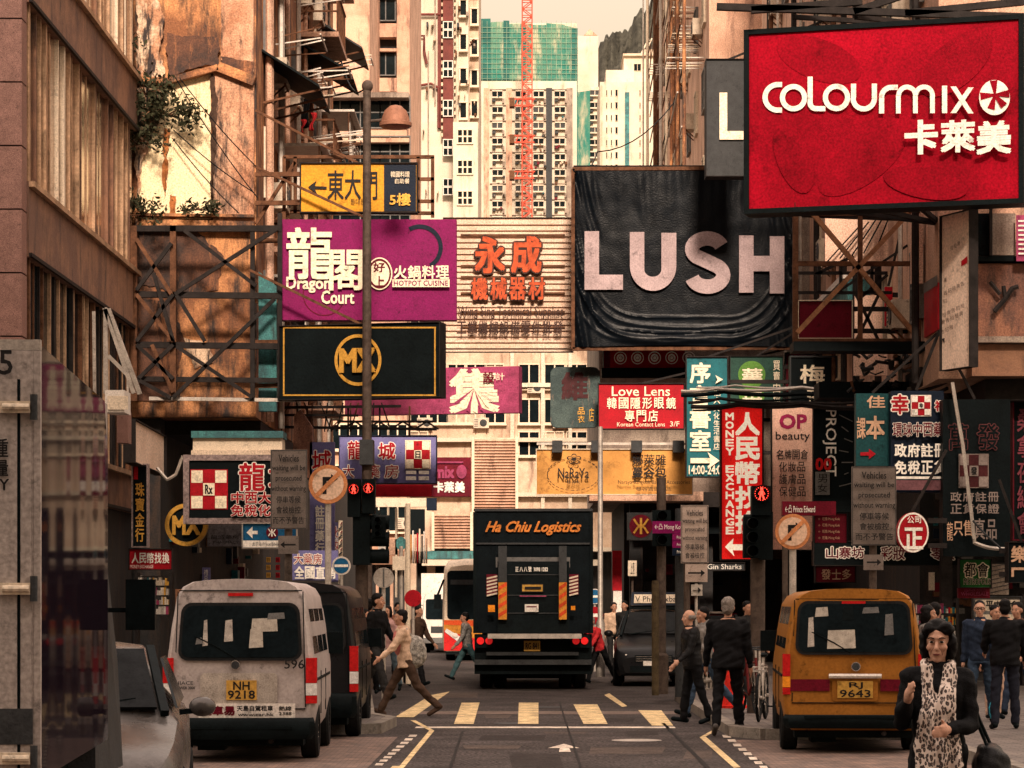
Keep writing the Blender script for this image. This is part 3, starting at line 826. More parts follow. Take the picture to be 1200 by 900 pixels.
for k in range(20): b.bar(P(565 + k * 5.8, 24 + (k % 3), 478.9), P(565 + k * 5.8 + rr.uniform(-1, 1), 112, 478.9), .06, None, netbar)
b.build('bamboo_scaffold', None, T0)
T2 = thing('apartment_tower', 'slender white high rise with green net strip and balcony column', 'building', (PX(690, 500), 508, 0))
b = MB(); b.box((PX(677, 500), 500, 0), (PX(701, 500), 520, PZ(42, 500)), M['whitewall']); b.box((PX(692, 498), 498, 0), (PX(703, 498), 499.9, PZ(102, 498)), M['whitewall']); b.build('wall', None, T2)
b = MB(); b.prism([P(684, 41.5, 502), P(700, 41.5, 502), P(691, 34, 502)], (0, 6, 0), M['peachwall']); b.build('roof', None, T2)
b = MB(); b.prism([P(677, 205, 497), P(691.5, 205, 497), P(691.5, 106, 497), P(677, 108, 497)], (0, .8, 0), NET); b.box((PX(673, 497), 496.5, 0), (PX(677, 497), 499, PZ(108, 497)), NETD); b.build('netting', None, T2)
for k in range(7): place('window', wt[k % 3], T2, P(697, 112 + k * 14.5, 498))
T3 = thing('apartment_tower', 'cream slab block with rows of slit windows and teal vertical strip', 'building', (PX(738, 430), 440, 0))
b = MB(); b.box((PX(703, 430), 430, 0), (PX(775, 430), 448, PZ(96, 430)), M['whitewall']); b.box((PX(710, 432), 432, 0), (PX(743, 432), 446, PZ(82, 432)), M['whitewall']); b.box((PX(731, 436), 436, 0), (PX(778, 436), 446, PZ(66, 436)), M['whitewall']); b.box((PX(730, 436), 435.4, PZ(66, 436)), (PX(768, 436), 446, PZ(63.5, 436)), M['palewall']); b.box((PX(756, 436), 440, PZ(66, 436)), (PX(790, 436), 446, PZ(52, 436)), M['palewall']); b.build('wall', None, T3)
b = MB(); b.box((PX(732.5, 429.7), 429.7, 0), (PX(737.5, 429.7), 429.99, PZ(108, 429.7)), M['tealwall']); b.box((PX(704, 429.7), 429.7, 0), (PX(706, 429.7), 429.99, PZ(100, 429.7)), M['palewall']); b.build('recess', None, T3)
ws = window_mesh(.16, .9, M['cream'], M['glass'], 1, 1, None, .1, .05); ws2 = window_mesh(.34, 1.0, M['cream'], M['glass'], 1, 1, None, .1, .05)
for k in range(7):
    y = 109 + k * 14.6
    for x in (711, 716.5, 750): place('window', ws, T3, P(x, y, 430))
    place('window', ws2, T3, P(722.5, y, 430))
place('window', window_mesh(1.1, 1.1, M['cream'], M['glass'], 2, 1, None, .1, .05), T3, P(747, 79, 436))
b = MB(); b.bar(P(750, 66, 437), P(760, 45, 437), .2, None, M['whitewall']); b.bar(P(754, 66, 438), P(764, 45, 438), .2, None, M['whitewall'])
for k in range(5): b.bar(P(751 + k * 2, 63 - k * 4, 437), P(755 + k * 2, 63 - k * 4, 438), .15, None, M['whitewall'])
b.build('roof_ladder', None, T3)

# --- crane
CR = thing('tower_crane', 'red lattice crane mast standing before the white high rise', 'crane', P(617.5, HY, 438) - Vector((0, 0, CH)))
b = MB(); redc = mat('crane_red', (0.52, 0.07, 0.04), 0.6, var=0.3)
x0, x1, yy0, yy1 = PX(612, 438), PX(623.5, 438), 437.2, 438.8
zt = PZ(-40, 438)
for x in (x0, x1):
    for y in (yy0, yy1): b.bar((x, y, 0), (x, y, zt), .20, None, redc)
z = 55.0; k = 0
while z < zt - 1.2:
    for y in (yy0, yy1):
        b.bar((x0, y, z), (x1, y, z + 1.2), .13, None, redc) if k % 2 else b.bar((x1, y, z), (x0, y, z + 1.2), .13, None, redc)
        b.bar((x0, y, z), (x1, y, z), .12, None, redc)
    z += 1.2; k += 1
b.build('mast', None, CR)
for yy in (120, 163, 205):
    b = MB(); b.box((PX(597, 438), 436.9, PZ(yy + 6, 438)), (PX(626, 438), 437.1, PZ(yy + 4.2, 438)), redc); b.box((PX(596, 438), 436.9, PZ(yy - 2, 438)), (PX(627, 438), 437.1, PZ(yy - 3.6, 438)), redc)
    for k in range(5): b.bar(P(598 + k * 6, yy + 5, 437.0), P(601 + k * 6, yy - 3, 437.0), .14, None, redc)
    b.box((PX(597, 438), 436.8, PZ(yy + 6, 438)), (PX(603, 438), 439, PZ(yy - 4, 438)), M['rust'])
    b.build('tie_collar', None, CR)

# --- wooded hill
b = MB(); n1, n2 = 90, 24
prof = [(640, 220), (680, 120), (695, 62), (703, 42), (715, 32), (728, 25), (745, 15), (757, 6), (766, -4), (790, -30), (850, -70), (950, -90), (1100, -60), (1300, 60), (1500, 250)]
def ridge(px):
    for (a, ya), (c, yc) in zip(prof, prof[1:]):
        if a <= px <= c: return ya + (yc - ya) * (px - a) / (c - a)
    return 300
vs = []; fs = []
n1 = 260
for j in range(n2 + 1):
    for i in range(n1 + 1):
        px = 640 + 860 * (i / n1) ** 1.6; t = j / n2; d = 1200 + 340 * t
        h = max(0, PZ(ridge(px), 1540) * (t ** .8)); X = PX(px, d)
        h += (noise.noise(Vector((X * .05, d * .05, 0))) * 8 + noise.noise(Vector((X * .17, d * .17, 5))) * 8 + noise.noise(Vector((X * .45, d * .45, 8))) * 6) * min(1, t * 2) - (4 if t > .9 else 0)
        vs.append((X, d, max(0, h)))
for j in range(n2):
    for i in range(n1):
        a = j * (n1 + 1) + i; fs.append((a, a + 1, a + n1 + 2, a + n1 + 1))
b.add(vs, fs, mat('wooded_slope', (0.048, 0.046, 0.036), 0.95, var=0.75, scale=0.16, bump=0.6, fine=.3), True)
struct('hill', b)
# more on the stained wall: rust run below the plant, dark damp along the edges
b = MB()
def rough(pts, d, t, m):
    q = []; rn = random.Random(len(pts) * 7 + int(pts[0][0]))
    for (xa, ya), (xb, yb) in zip(pts, list(pts[1:]) + [pts[0]]):
        l = math.hypot(xb - xa, yb - ya); n = max(2, int(l / 3)); nx, ny = -(yb - ya) / (l + .01), (xb - xa) / (l + .01); o = 0
        for k in range(n):
            o = .7 * o + rn.uniform(-1.6, 1.6); f = k / n
            e = o * min(1, 3 * f, 3 * (1 - f)) if k else 0
            q.append((xa + (xb - xa) * f + nx * e, ya + (yb - ya) * f + ny * e))
    b.prism([P(x, y, d) for x, y in q][::-1], (0, t, 0), m)
for pts, m in (([(193, 150), (199, 150), (197, 200), (193, 235), (190, 200)], 'rust_run'), ([(246, 90), (252, 90), (254, 170), (249, 250), (247, 180)], 'damp_run'), ([(199, 228), (206, 230), (206, 256), (199, 256)], 'rust_run')):
    mm = mat(m, (.33, .12, .04) if m == 'rust_run' else (.06, .035, .025), .9, var=.6, scale=4, fine=.4)
    rough(pts, 55.855, .008, mm)
soot = stain_mat('sooty_render', (0.11, 0.045, 0.025), (0.035, 0.02, 0.016), (0.30, 0.12, 0.05), 0.9, t2=(.55, .66))
peel = stain_mat('peeling_render', (0.62, 0.44, 0.30), (0.40, 0.20, 0.11), (0.03, 0.02, 0.018), 1.6, t1=(.45, .55), t2=(.48, .58))
rough(((196, 38), (256, 44), (256, 76), (232, 78), (197, 90)), 55.86, .02, soot)
rough(((160, -5), (182, -5), (193, 20), (186, 60), (194, 90), (160, 92)), 55.88, .02, peel)
rough(((160, 100), (194, 100), (190, 130), (178, 160), (166, 190), (160, 250)), 55.87, .03, peel)
rough(((259, 66), (297, 72), (297, 92), (280, 84), (259, 76)), 55.82, .012, soot)
rough(((160, 270), (230, 270), (262, 300), (255, 340), (205, 345), (160, 330)), 55.97, .02, soot)
rough(((160, 350), (205, 352), (216, 400), (204, 470), (160, 470)), 55.97, .02, soot)
rough(((215, 395), (245, 405), (250, 425), (228, 432)), 55.965, .01, peel)
b.build('stain', None, L2)
# windows, boxes and shop openings on the low wall beyond the tenement
for y in (512, 560, 608):
    for i, x in enumerate((352, 372, 398, 420, 444, 466)):
        place('window', wc0 if False else window_mesh(.9, 1.2, M['cream'], M['glass'], 2, 1, M['cream'], .16, .07), L3, P(x, y, 138))
        if (i + y) % 2: place('air_conditioner', AC, L3, P(x + 9, y + 12, 137.95))
b = MB()
for i, x in enumerate(range(342, 478, 17)): b.box((PX(x, 137.6), 137.6, .15), (PX(x + 13, 137.6), 137.98, 3.6), M['darkwall'] if i % 3 else M['glass'])
b.box((PX(340, 137), 136.6, 3.7), (PX(478, 137), 137.97, 4.4), M['spandrel']); b.build('shopfront', None, L3)
# --- pale building across the street's far end
C1 = thing('apartment_block', 'pale low block closing the far end of the street with louvred panels', 'building', (0, 156, 0))
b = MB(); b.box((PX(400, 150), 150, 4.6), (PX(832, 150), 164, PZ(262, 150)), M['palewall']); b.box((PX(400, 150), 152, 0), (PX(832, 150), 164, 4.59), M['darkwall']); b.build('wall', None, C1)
b = MB()
for x in (425, 455, 478, 500, 527, 560, 592): b.box((PX(x, 150), 150.2, 0.14), (PX(x, 150) + .45, 151.9, 4.58), M['palewall'])
b.build('column', None, C1)
b = MB()
for z in (4.6, 7.6, 10.6, 13.6, 16.6): b.box((PX(400, 149.6), 149.5, z), (PX(832, 149.6), 149.98, z + .22), M['whitewall'])
for x in (598, 634, 666): b.box((PX(x, 149.7), 149.62, 4.83), (PX(x, 149.7) + .2, 149.98, 20), M['whitewall'])
b.build('cornice', None, C1)
wc = [window_mesh(1.05, 1.25, M['cream'], M['glass'], 2, 1, M['cream'], .16, .07), window_mesh(.9, 1.25, M['cream'], M['curtain'], 2, 1, M['cream'], .16, .07)]
for k, y in enumerate((330, 385, 441, 482, 520)):
    for i, x in enumerate((425, 447, 469, 491, 513, 535, 557, 580, 620, 650, 676, 702, 728, 754, 780, 806)):
        if 505 < y and 500 < x < 610: continue
        place('window', wc[1 if (i * 3 + k) % 5 in (1, 3) and x != 620 else 0], C1, P(x, y, 150))
        if (i + 2 * k) % 3 == 0: place('air_conditioner', AC, C1, P(x + 7, y + 20, 149.95))
def louvre(x0, y0, x1, y1, d, name='louvre'):
    b = MB(); a = P(x0, y1, d); c = P(x1, y0, d)
    b.box((a.x, d + .15, a.z), (c.x, d + 1.0, c.z), M['palewall'])
    n = int((y1 - y0) / 3.4)
    for k in range(n):
        z = a.z + (c.z - a.z) * (k + .5) / n; b.prism([(a.x, d, z - .06), (a.x, d + .14, z + .02), (a.x, d + .14, z + .06), (a.x, d, z - .02)], (c.x - a.x, 0, 0), M['peachwall'])
    b.box((a.x - .15, d - .05, a.z - .1), (a.x - .002, d + 1, c.z + .1), M['cream']); b.box((c.x + .002, d - .05, a.z - .1), (c.x + .15, d + 1, c.z + .1), M['cream'])
    return b.build(name, None, C1)
louvre(556, 514, 604, 598, 148.9); louvre(509, 602, 551, 643, 148.5)
b = MB(); b.box((PX(498, 148), 147.5, PZ(655, 148)), (PX(590, 148), 149.4, PZ(646, 148)), M['tealwall']); b.box((PX(495, 148), 147.3, PZ(663, 148)), (PX(700, 148), 149.4, PZ(656, 148)), M['whitewall']); b.build('canopy', None, C1)

# --- corner building beyond the junction, carrying the black tarpaulin billboard
R4 = thing('corner_building', 'grimy corner building with dark open shop below the black tarpaulin billboard', 'building', (5, 80, 0))
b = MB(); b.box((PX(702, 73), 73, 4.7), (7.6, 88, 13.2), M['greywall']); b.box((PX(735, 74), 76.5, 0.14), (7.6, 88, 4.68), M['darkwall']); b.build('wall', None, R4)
b = MB(); b.box((PX(690, 72), 71.2, 4.45), (PX(822, 72), 72.98, 4.69), M['peachwall']); b.box((PX(822, 72) + .01, 71.5, 4.3), (8.0, 72.98, 4.69), M['steel']); b.box((PX(745, 72), 72.4, 3.62), (7.6, 72.7, 4.2), M['black']); b.build('canopy', None, R4)
b = MB()
for x in (738, 820, 880): b.box((PX(x, 73), 73, .14), (PX(x, 73) + .35, 73.4, 4.44), M['darkwall'])
b.build('column', None, R4)
b = MB(); z0 = PZ(735, 72.9); b.box((PX(718, 72), 72.2, PZ(692, 72)), (PX(729, 72), 72.45, PZ(645, 72)), M['red']); b.box((PX(719, 72), 72.22, .14), (PX(729, 72), 72.43, PZ(692.2, 72)), M['white']); b.build('pillar', None, R4)
for x, y in ((722, 560), (755, 470), (790, 470), (722, 470), (840, 470), (880, 470)): place('window', window_mesh(.7, .9, M['lsteel'], M['glass'], 2, 1, None, .1, .05), R4, P(x, y, 73))
# --- far right terrace with racks
R1 = thing('tenement', 'tall orange tenement crowded with racks and pipes behind the grey letter sign', 'building', (8, 110, 0))
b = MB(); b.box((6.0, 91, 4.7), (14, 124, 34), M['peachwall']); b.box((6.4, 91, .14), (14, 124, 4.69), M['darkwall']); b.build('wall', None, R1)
b = MB(); b.box((PX(770, 128), 124.1, 0.14), (6.3, 129, 36), M['oldwall']); b.build('pilaster', None, R1)
wr = window_mesh(.5, 1.0, M['grey'], M['glass'], 1, 1, M['peachwall'], .14, .06)
for y in (25, 86, 147, 208): place('window', wr, R1, P(787.5, y, 124.08))
b = MB()
for z in (10.3, 14.9, 19.5, 24, 28.5): b.box((PX(770, 124.2) - .1, 123.9, z), (6.4, 124.09, z + .2), M['oldwall'])
b.build('cornice', None, R1)
for k in range(9):
    for j in range(7):
        y = 93 + j * 4.4; z = 6 + k * 3
        place('window', wm[(k + j) % 2], R1, (6.0, y, z + 1.2), R(-90))
        if (k + j) % 2: place('air_conditioner', AC, R1, (5.98, y + 1.6, z + .4 + .5 * (j % 2)), R(-90))
bb = MB()
for k in range(16):
    y = 91.5 + k * 2.0; x = 6 - random.uniform(.2, 1.0); bb.tube((x, y, 9), (x, y, 34), random.uniform(.03, .07), 6, None, random.choice((M['rust'], M['lsteel'], M['cream'], M['oldwall'])))
for k in range(17): 
    z = 12 + k * 1.15; bb.bar((5.3 - random.uniform(0, .4), 91.5, z), (5.4, 122, z), .05, None, random.choice((M['rust'], M['lsteel'], M['steel'])))
bb.build('pipe_run', None, R1)
for k in range(14):
    bb = MB(); y = random.uniform(92, 120); z = random.uniform(12, 26); l = random.uniform(.8, 1.5); w = random.uniform(1.2, 2.4)
    for q in range(5): bb.bar((6, y + q * w / 4, z), (6 - l, y + q * w / 4, z), .035, None, random.choice((M['lsteel'], M['rust'], M['cream'])))
    for xx in (6 - l, 6 - l / 2): bb.bar((xx, y, z), (xx, y + w, z), .035, None, M['lsteel'])
    for q in (0, 4): bb.bar((6 - l, y + q * w / 4, z), (6 - l, y + q * w / 4, z + .8), .03, None, M['rust'])
    bb.bar((6 - l, y, z + .8), (6 - l, y + w, z + .8), .03, None, M['rust'])
    bb.build('drying_rack', None, R1)
# --- near right block
R2 = thing('tenement', 'peach and brown tenement with bricked corner above the dark pharmacy signs', 'building', (10, 60, 0))
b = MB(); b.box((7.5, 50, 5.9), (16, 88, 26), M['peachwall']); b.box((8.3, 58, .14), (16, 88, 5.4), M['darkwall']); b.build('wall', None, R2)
b = MB(); b.prism([P(1139, 398, 49.7), P(1215, 398, 49.7), P(1215, 309, 49.7), P(1139, 309, 49.7)], (0, .28, 0), M['brownwall']); b.build('render_panel', None, R2)
b = MB(); b.box((PX(1138, 49.5), 49.2, PZ(403, 49.5)), (16, 49.98, PZ(396, 49.5)), M['greywall']); b.box((PX(1138, 49.5), 49.4, PZ(441, 49.5)), (16, 49.97, PZ(404, 49.5)), M['spandrel']); b.box((8.35, 49.99, 5.5), (16, 58, 5.89), M['steel']); b.build('cornice', None, R2)
b = MB(); b.box((PX(1140, 49.6), 49.6, PZ(306, 49.6)), (PX(1216, 49.6), 49.97, PZ(300, 49.6)), M['black']); b.box((PX(1141, 49.7), 49.7, PZ(299, 49.7)), (PX(1161, 49.7), 49.96, PZ(250, 49.7)), M['glass'])
b.box((PX(1162, 49.6), 49.6, PZ(299, 49.6)), (PX(1190, 49.6), 49.95, PZ(250, 49.6)), M['greywall']); b.box((PX(1140, 49.6), 49.5, PZ(300, 49.6)), (PX(1143, 49.6), 49.6, PZ(245, 49.6)), M['steel']); b.box((PX(1159, 49.6), 49.5, PZ(300, 49.6)), (PX(1162, 49.6), 49.6, PZ(245, 49.6)), M['steel'])
b.build('window', None, R2)
b = MB(); b.path([P(1165, 365, 49.55), P(1178, 350, 49.55), P(1186, 338, 49.55), P(1193, 336, 49.55)], .05, 6, M['steel']); b.path([P(1178, 350, 49.55), P(1176, 335, 49.55)], .04, 6, M['steel']); b.path([P(1160, 330, 49.55), P(1172, 345, 49.55)], .04, 6, M['steel']); b.build('drainpipe', None, R2)
for k in range(6):
    for j in range(8):
        y = 52.5 + j * 4.5; z = 6.6 + k * 3
        place('window', wm[(k + j) % 2], R2, (7.5, y, z + 1.3), R(-90))
        if (k * 3 + j) % 3 == 0: place('air_conditioner', AC, R2, (7.48, y + 1.6, z + .6), R(-90))
bb = MB()
for k in range(12):
    y = 51 + k * 3; x = 7.5 - random.uniform(.08, .4); bb.tube((x, y, 5.9), (x, y, 24), random.uniform(.04, .09), 6, None, random.choice((M['rust'], M['lsteel'], M['steel'])))
bb.build('drainpipe', None, R2)
bb = MB(); bb.box((7.0, 60, 8.2), (7.49, 74, 8.9), M['tealwall']); bb.box((6.9, 60, 8.92), (7.49, 74, 9.05), M['white']); bb.build('fascia', None, R2)
# ground floor shops, right: counters, posts, shutters in the dark
b = MB()
for x in (8.4, 9.3, 10.4, 11.6): b.box((x, 55.6, .14), (x + .22, 55.9, 5.45), M['steel'])
b.box((8.3, 55.2, 3.9), (14, 55.8, 4.2), M['steel'])
b.build('shopfront', None, R2)
rs = random.Random(5)
b = MB()
for k in range(90):
    x = rs.uniform(8.4, 12.5); z = rs.uniform(.3, 3.6); w = rs.uniform(.05, .25); h = rs.uniform(.05, .4)
    b.box((x, 57.5 + .002 * k, z), (x + w, 57.8, z + h), rs.choice((M['dgrey'], M['grey'], M['dred'], M['navy'], M['teal'], M['rust'], M['cream'])))
b.build('shelf_display', None, R2)['kind'] = 'stuff'
b = MB()
for k in range(70):
    y = rs.uniform(57, 76); z = rs.uniform(.3, 4.2); w = rs.uniform(.1, .6); h = rs.uniform(.08, .5)
    b.box((-7.6, y, z), (-7.5 + .001 * k, y + w, z + h), rs.choice((M['dgrey'], M['grey'], M['dred'], M['navy'], M['teal'], M['rust'], M['cream'])))
b.build('shelf_display', None, L2)['kind'] = 'stuff'
b = MB()
for k in range(40):
    x = rs.uniform(3.2, 7.4); z = rs.uniform(.3, 3.2); w = rs.uniform(.05, .35); h = rs.uniform(.05, .3)
    b.box((x, 76.2 - .003 * k, z), (x + w, 76.45, z + h), rs.choice((M['dgrey'], M['dgrey'], M['dred'], M['navy'], M['rust'])))
b.build('shelf_display', None, R4)['kind'] = 'stuff'
# unseen tall plain block, added behind the viewpoint to lay shade on the near street
b = MB(); b.box((-40, -44, 0), (40, -30, 56), M['greywall']); struct('wall', b)
# ------------------------------------------------------------------ hanging signs
cy = mat('cream_lettering', (0.85, 0.74, 0.55), 0.5, var=0.08)
wl_ = mat('white_lettering', (0.85, 0.80, 0.72), 0.5, var=0.08)
bk = mat('black_lettering', (0.015, 0.014, 0.014), 0.5, var=0.2)
rd = mat('red_lettering', (0.62, 0.02, 0.02), 0.45, var=0.12)
ST = M['steel']
def sgn(*a, **k): return Sign(*a, **k)
# yellow restaurant sign
s = sgn('shop_sign', 'yellow sign with black brush characters and arrow, black end panel, in steel frame', (353, 192, 488, 248), 55.7, M['yellow'], ST, 1.5, cat='sign', group='signs hung over the street', arm=M['rust'], arm_x=-5.6)
s.rect(450, 192.6, 487.6, 247.6, M['navy'])
s.t('東大門', 384, 200, 442, 234, bk, bold=.02); s.t('동대문', 411, 233, 428, 240, bk)
s.poly([(361, 219.5), (371, 212), (369, 218.3), (383, 219), (383, 222), (369, 221.5), (372, 228)][::-1], bk)
s.t('韓國料理', 458, 201, 480, 208, cy); s.t('自助餐', 463, 209.5, 480, 215.5, cy); s.t('5樓', 457, 227, 481, 241, M['gold'], bold=.03)
s.done()
fr = thing('sign_scaffold', 'rusty steel frame standing round the yellow restaurant sign', 'scaffold', P(421, 250, 55.9))
b = MB()
for (p, q) in (((333, 184), (509, 184)), ((333, 184), (333, 262)), ((507, 184), (507, 255)), ((340, 248), (509, 250)), ((346, 184), (346, 250)), ((490, 184), (490, 250)), ((490, 210), (509, 210)), ((490, 236), (509, 236)), ((300, 262), (346, 190))):
    b.bar(P(*p, 56.0), P(*q, 56.0), .07, None, M['rust'])
for x in (333, 507): b.bar(P(x, 184, 56.0), P(x, 184, 57.2), .06, None, M['rust'])
b.build('frame', None, fr)
# magenta restaurant sign
s = sgn('shop_sign', 'magenta restaurant sign with cream Dragon Court lettering below the yellow sign', (329, 257, 535, 375), 55.2, M['mag'], None, thick=.35, group='signs hung over the street', arm=M['rust'], arm_x=-5.6)
s.ring(380, 345, 24, 25, M['dred'], 150, 330); s.ring(492, 290, 22, 27, M['navy'], -60, 120)
s.t('龍', 337, 268, 389, 327, cy, bold=.028, thick=.05); s.t('閣', 387, 294, 424, 340, cy, bold=.028, thick=.05)
s.t('Dragon', 336, 325, 387, 343, cy, bold=.035); s.t('Court', 377, 341, 415, 356, cy, bold=.035)
s.disc(445, 321, 15, cy, 19); s.ring(445, 321, 11.5, 13.5, M['dred'], ky=1.3)
s.t('好', 438, 308, 451, 319, M['dred'], bold=.03); s.t('上', 439, 324, 451, 336, M['dred'], bold=.03)
s.row('火鍋料理', 461, 312, 527, 327, cy, bold=.03); s.rect(460, 328, 527, 337, cy); s.t('HOTPOT CUISINE', 462, 329.5, 525, 335.5, M['mag'], bold=.02)
s.done()
# black sign with golden ring
s = sgn('shop_sign', 'black sign with thin gold border and gold MX letters in a ring', (328, 378, 515, 468), (54.8, 54.0), M['black'], ST, 1, thick=.4, group='signs hung over the street', arm=M['rust'], arm_x=-5.6)
s.border(332, 383, 511, 464, 1.8, M['gold'])
s.ring(420, 422, 24, 27.5, M['gold'], ky=1.1)
s.t('MX', 400, 409, 440, 436, M['gold'], bold=.06, thick=.04)
s.done()
# faded pink sign
s = sgn('shop_sign', 'faded pink sign with pale burst shaped character behind the black MX sign', (404, 429, 608, 487), (63, 62), M['pink'], None, thick=.3, group='signs hung over the street')
s.t('集', 528, 433, 584, 483, cy, bold=.05); 
for k in range(9):
    a = R(200 + k * 18); s.poly([(556, 455), (556 + 27 * math.cos(a) - 2, 455 - 27 * math.sin(a)), (556 + 27 * math.cos(a) + 2, 455 - 27 * math.sin(a) + 2)], M['pink'] if k % 2 else cy)
s.t('設', 567, 436, 580, 449, M['dred'], bold=.03); s.t('計', 582, 437, 592, 446, cy)
s.done()
# pale corrugated billboard seen from its face with rusty red characters
corr = stain_mat('pale_corrugated_sheet', (0.70, 0.52, 0.40), (0.60, 0.42, 0.31), (0.28, 0.15, 0.10), 0.5, t2=(.58, .82))
s = sgn('billboard', 'pale corrugated sheet billboard with rusty red Chinese characters on rails', (520, 256, 671, 412), 72, corr, ST, 1, thick=.1, cat='billboard', group='signs hung over the street')
b = MB()
for k in range(22):
    y = 262 + k * 6.9; u0, v = s.uv(521, y); u1, _ = s.uv(670, y)
    b.frame(s.a, s.u, s.w, s.n, (u0, u1), (v - .03, v + .045), (0.001, .06), corr)
b.build('corrugation', None, s.root)
b = MB()
for y in (276, 312, 325, 344, 366, 384):
    u0, v = s.uv(540, y); u1, _ = s.uv(662, y); b.frame(s.a, s.u, s.w, s.n, (u0, u1), (v - .025, v + .025), (.062, .10), M['rust'])
b.build('rail', None, s.root)
s.layer = 22
rr_ = mat('rusty_red_lettering', (0.50, 0.085, 0.03), 0.6, var=0.5, scale=6); db = mat('dark_brown_lettering', (0.05, 0.025, 0.02), 0.6, var=.4)
s.row('永成', 553, 279, 638, 320, rr_, bold=.05, out=(db, .09), thick=.06, gap=.22); s.row('機械器材', 551, 327, 640, 352, rr_, bold=.04, out=(db, .08), thick=.05, gap=.18)
s.t('Wing Sing Technical Supplies', 537, 360, 660, 375, db, bold=.015); s.row('工業機械設備零件批發', 535, 378, 660, 392, db, bold=.03)
s.done()
# black tarpaulin billboard
tarp = mat('black_tarpaulin', (0.0025, 0.0042, 0.0065), 0.36, var=0.4, scale=1.2, bump=.3, spec=.12)
TX = thing('billboard', 'huge black wrinkled tarpaulin billboard with pale LUSH letters', 'billboard', P(800, 408, 70), 0, 'signs hung over the street')
b = MB(); nx_, ny_ = 170, 150; vs = []; fs = []
def tarp_off(u, v):
    """depth of the cloth: a few deep swags along the lower edge and corners, fine creases running down from the top"""
    a = 0.0
    for c0, k, w, am in ((.045, .34, .016, .11), (.11, .44, .012, .05), (.02, .22, .012, .07), (.16, .50, .008, .04), (.075, .30, .007, .06)):
        vc = c0 + k * abs(2 * u - 1) ** 5 + .012 * noise.noise(Vector((u * 6, c0 * 50, 1)))
        a += am * math.exp(-((v - vc) / w) ** 2) * (.55 + .6 * noise.noise(Vector((u * 3.5, c0 * 90, 4))))
    top = max(0, (v - .62) / .38)
    a += .055 * top * noise.noise(Vector((u * 22 + (1 - v) * 5 * (u - .5), v * 2.2, 2)))
    ed = max(0, abs(2 * u - 1) - .72) / .28
    a += .09 * ed * noise.noise(Vector((u * 40 + v * 6, v * 4, 9)))
    return a + .008 * noise.noise(Vector((u * 26, v * 12, 3))) + .01 * noise.noise(Vector((u * 5, v * 5, 3)))
for j in range(ny_ + 1):
    for i in range(nx_ + 1):
        u, v = i / nx_, j / ny_
        sag = 3.5 * math.sin(math.pi * u) * (1 - v) * (-.5)
        p = P(674 + 254 * u, 407 - 206 * v + sag, 70); p.y -= .12 + tarp_off(u, v); vs.append(p)
for j in range(ny_):
    for i in range(nx_):
        a = j * (nx_ + 1) + i; fs.append((a, a + 1, a + nx_ + 2, a + nx_ + 1))
b.add(vs, fs, tarp, True); b.build('tarpaulin', None, TX)
b = MB(); b.box(P(672, 408, 70.05), P(930, 197, 70.5), M['black'])
for q in (((671, 198), (930, 197)), ((671, 409), (930, 408)), ((671.5, 198), (671.5, 409)), ((929.5, 198), (929.5, 409))): b.bar(P(*q[0], 69.98), P(*q[1], 69.98), .09, None, M['rust'])
b.build('frame', None, TX)
lush = mat('lilac_grey_lettering', (0.38, 0.29, 0.295), 0.6, var=.25, scale=1.6)
s = Sign.__new__(Sign); s.d = (69.80, 69.80); s.a = P(672, HY, 69.80); s.b = P(930, HY, 69.80); s.a.z = s.b.z = 0; s.len = (s.b - s.a).length; s.u = Vector((1, 0, 0)); s.w = Vector((0, 0, 1)); s.n = Vector((0, -1, 0)); s.dm = 69.80; s.layer = 1; s.L = MB(); s.L.flat = True; s.root = TX
for q in ([(685, 271), (702, 271), (702, 322), (730, 322), (730, 339.5), (685, 339.5)],
          [(866, 276), (883, 276), (883, 300), (902, 300), (902, 277), (919, 277), (919, 344), (902, 344), (902, 318), (883, 318), (883, 343), (866, 343)]):
    s.poly(q[::-1], lush, .012)
o_ = [(738, 272), (755, 272)] + [(765 - 10 * math.cos(R(t)), 316 + 8.5 * math.sin(R(t))) for t in range(0, 181, 15)] + [(775, 273), (792.5, 273)] + [(765.3 + 27.2 * math.cos(R(t)), 312 + 29 * math.sin(R(t))) for t in range(0, 181, 12)]
s.poly(o_[::-1], lush, .012)
cl_ = [(828.5 + 17.5 * math.cos(R(t)), 292 - 12.5 * math.sin(R(t))) for t in range(18, 226, 12)] + [(829 + 18.5 * math.cos(R(t)), 322.5 - 13.5 * math.sin(R(t))) for t in range(62, -172, -12)]
Lp, Rp = [], []
for i, (x, y) in enumerate(cl_):
    (xa, ya), (xb, yb) = cl_[max(0, i - 1)], cl_[min(len(cl_) - 1, i + 1)]
    l_ = math.hypot(xb - xa, yb - ya); nx, ny = -(yb - ya) / l_ * 8.4, (xb - xa) / l_ * 8.4
    Lp.append((x + nx, y + ny)); Rp.append((x - nx, y - ny))
n_ = s.nl(); k0 = len(Lp)
s.L.add([s.at(*s.uv(*p), n_) for p in Lp + Rp], [(i, i + 1, k0 + i + 1, k0 + i) for i in range(k0 - 1)], lush)
s.done('lettering')
# grey letter sign behind the red one
s = sgn('shop_sign', 'dark grey sign showing one pale letter L behind the red billboard', (828, 70, 873, 206), 67, M['dgrey'], ST, 1, thick=.5, arm=ST, arm_x=7.5)
s.poly([(843, 145), (852, 145), (852, 208 - 0.5 + -53.5 + 0), (852, 156), (872, 155), (872, 165), (843, 165)][0:0] or [(843, 164), (871, 164), (871, 154), (852, 154), (852, 109), (843, 109)], cy, .05)
s.done()
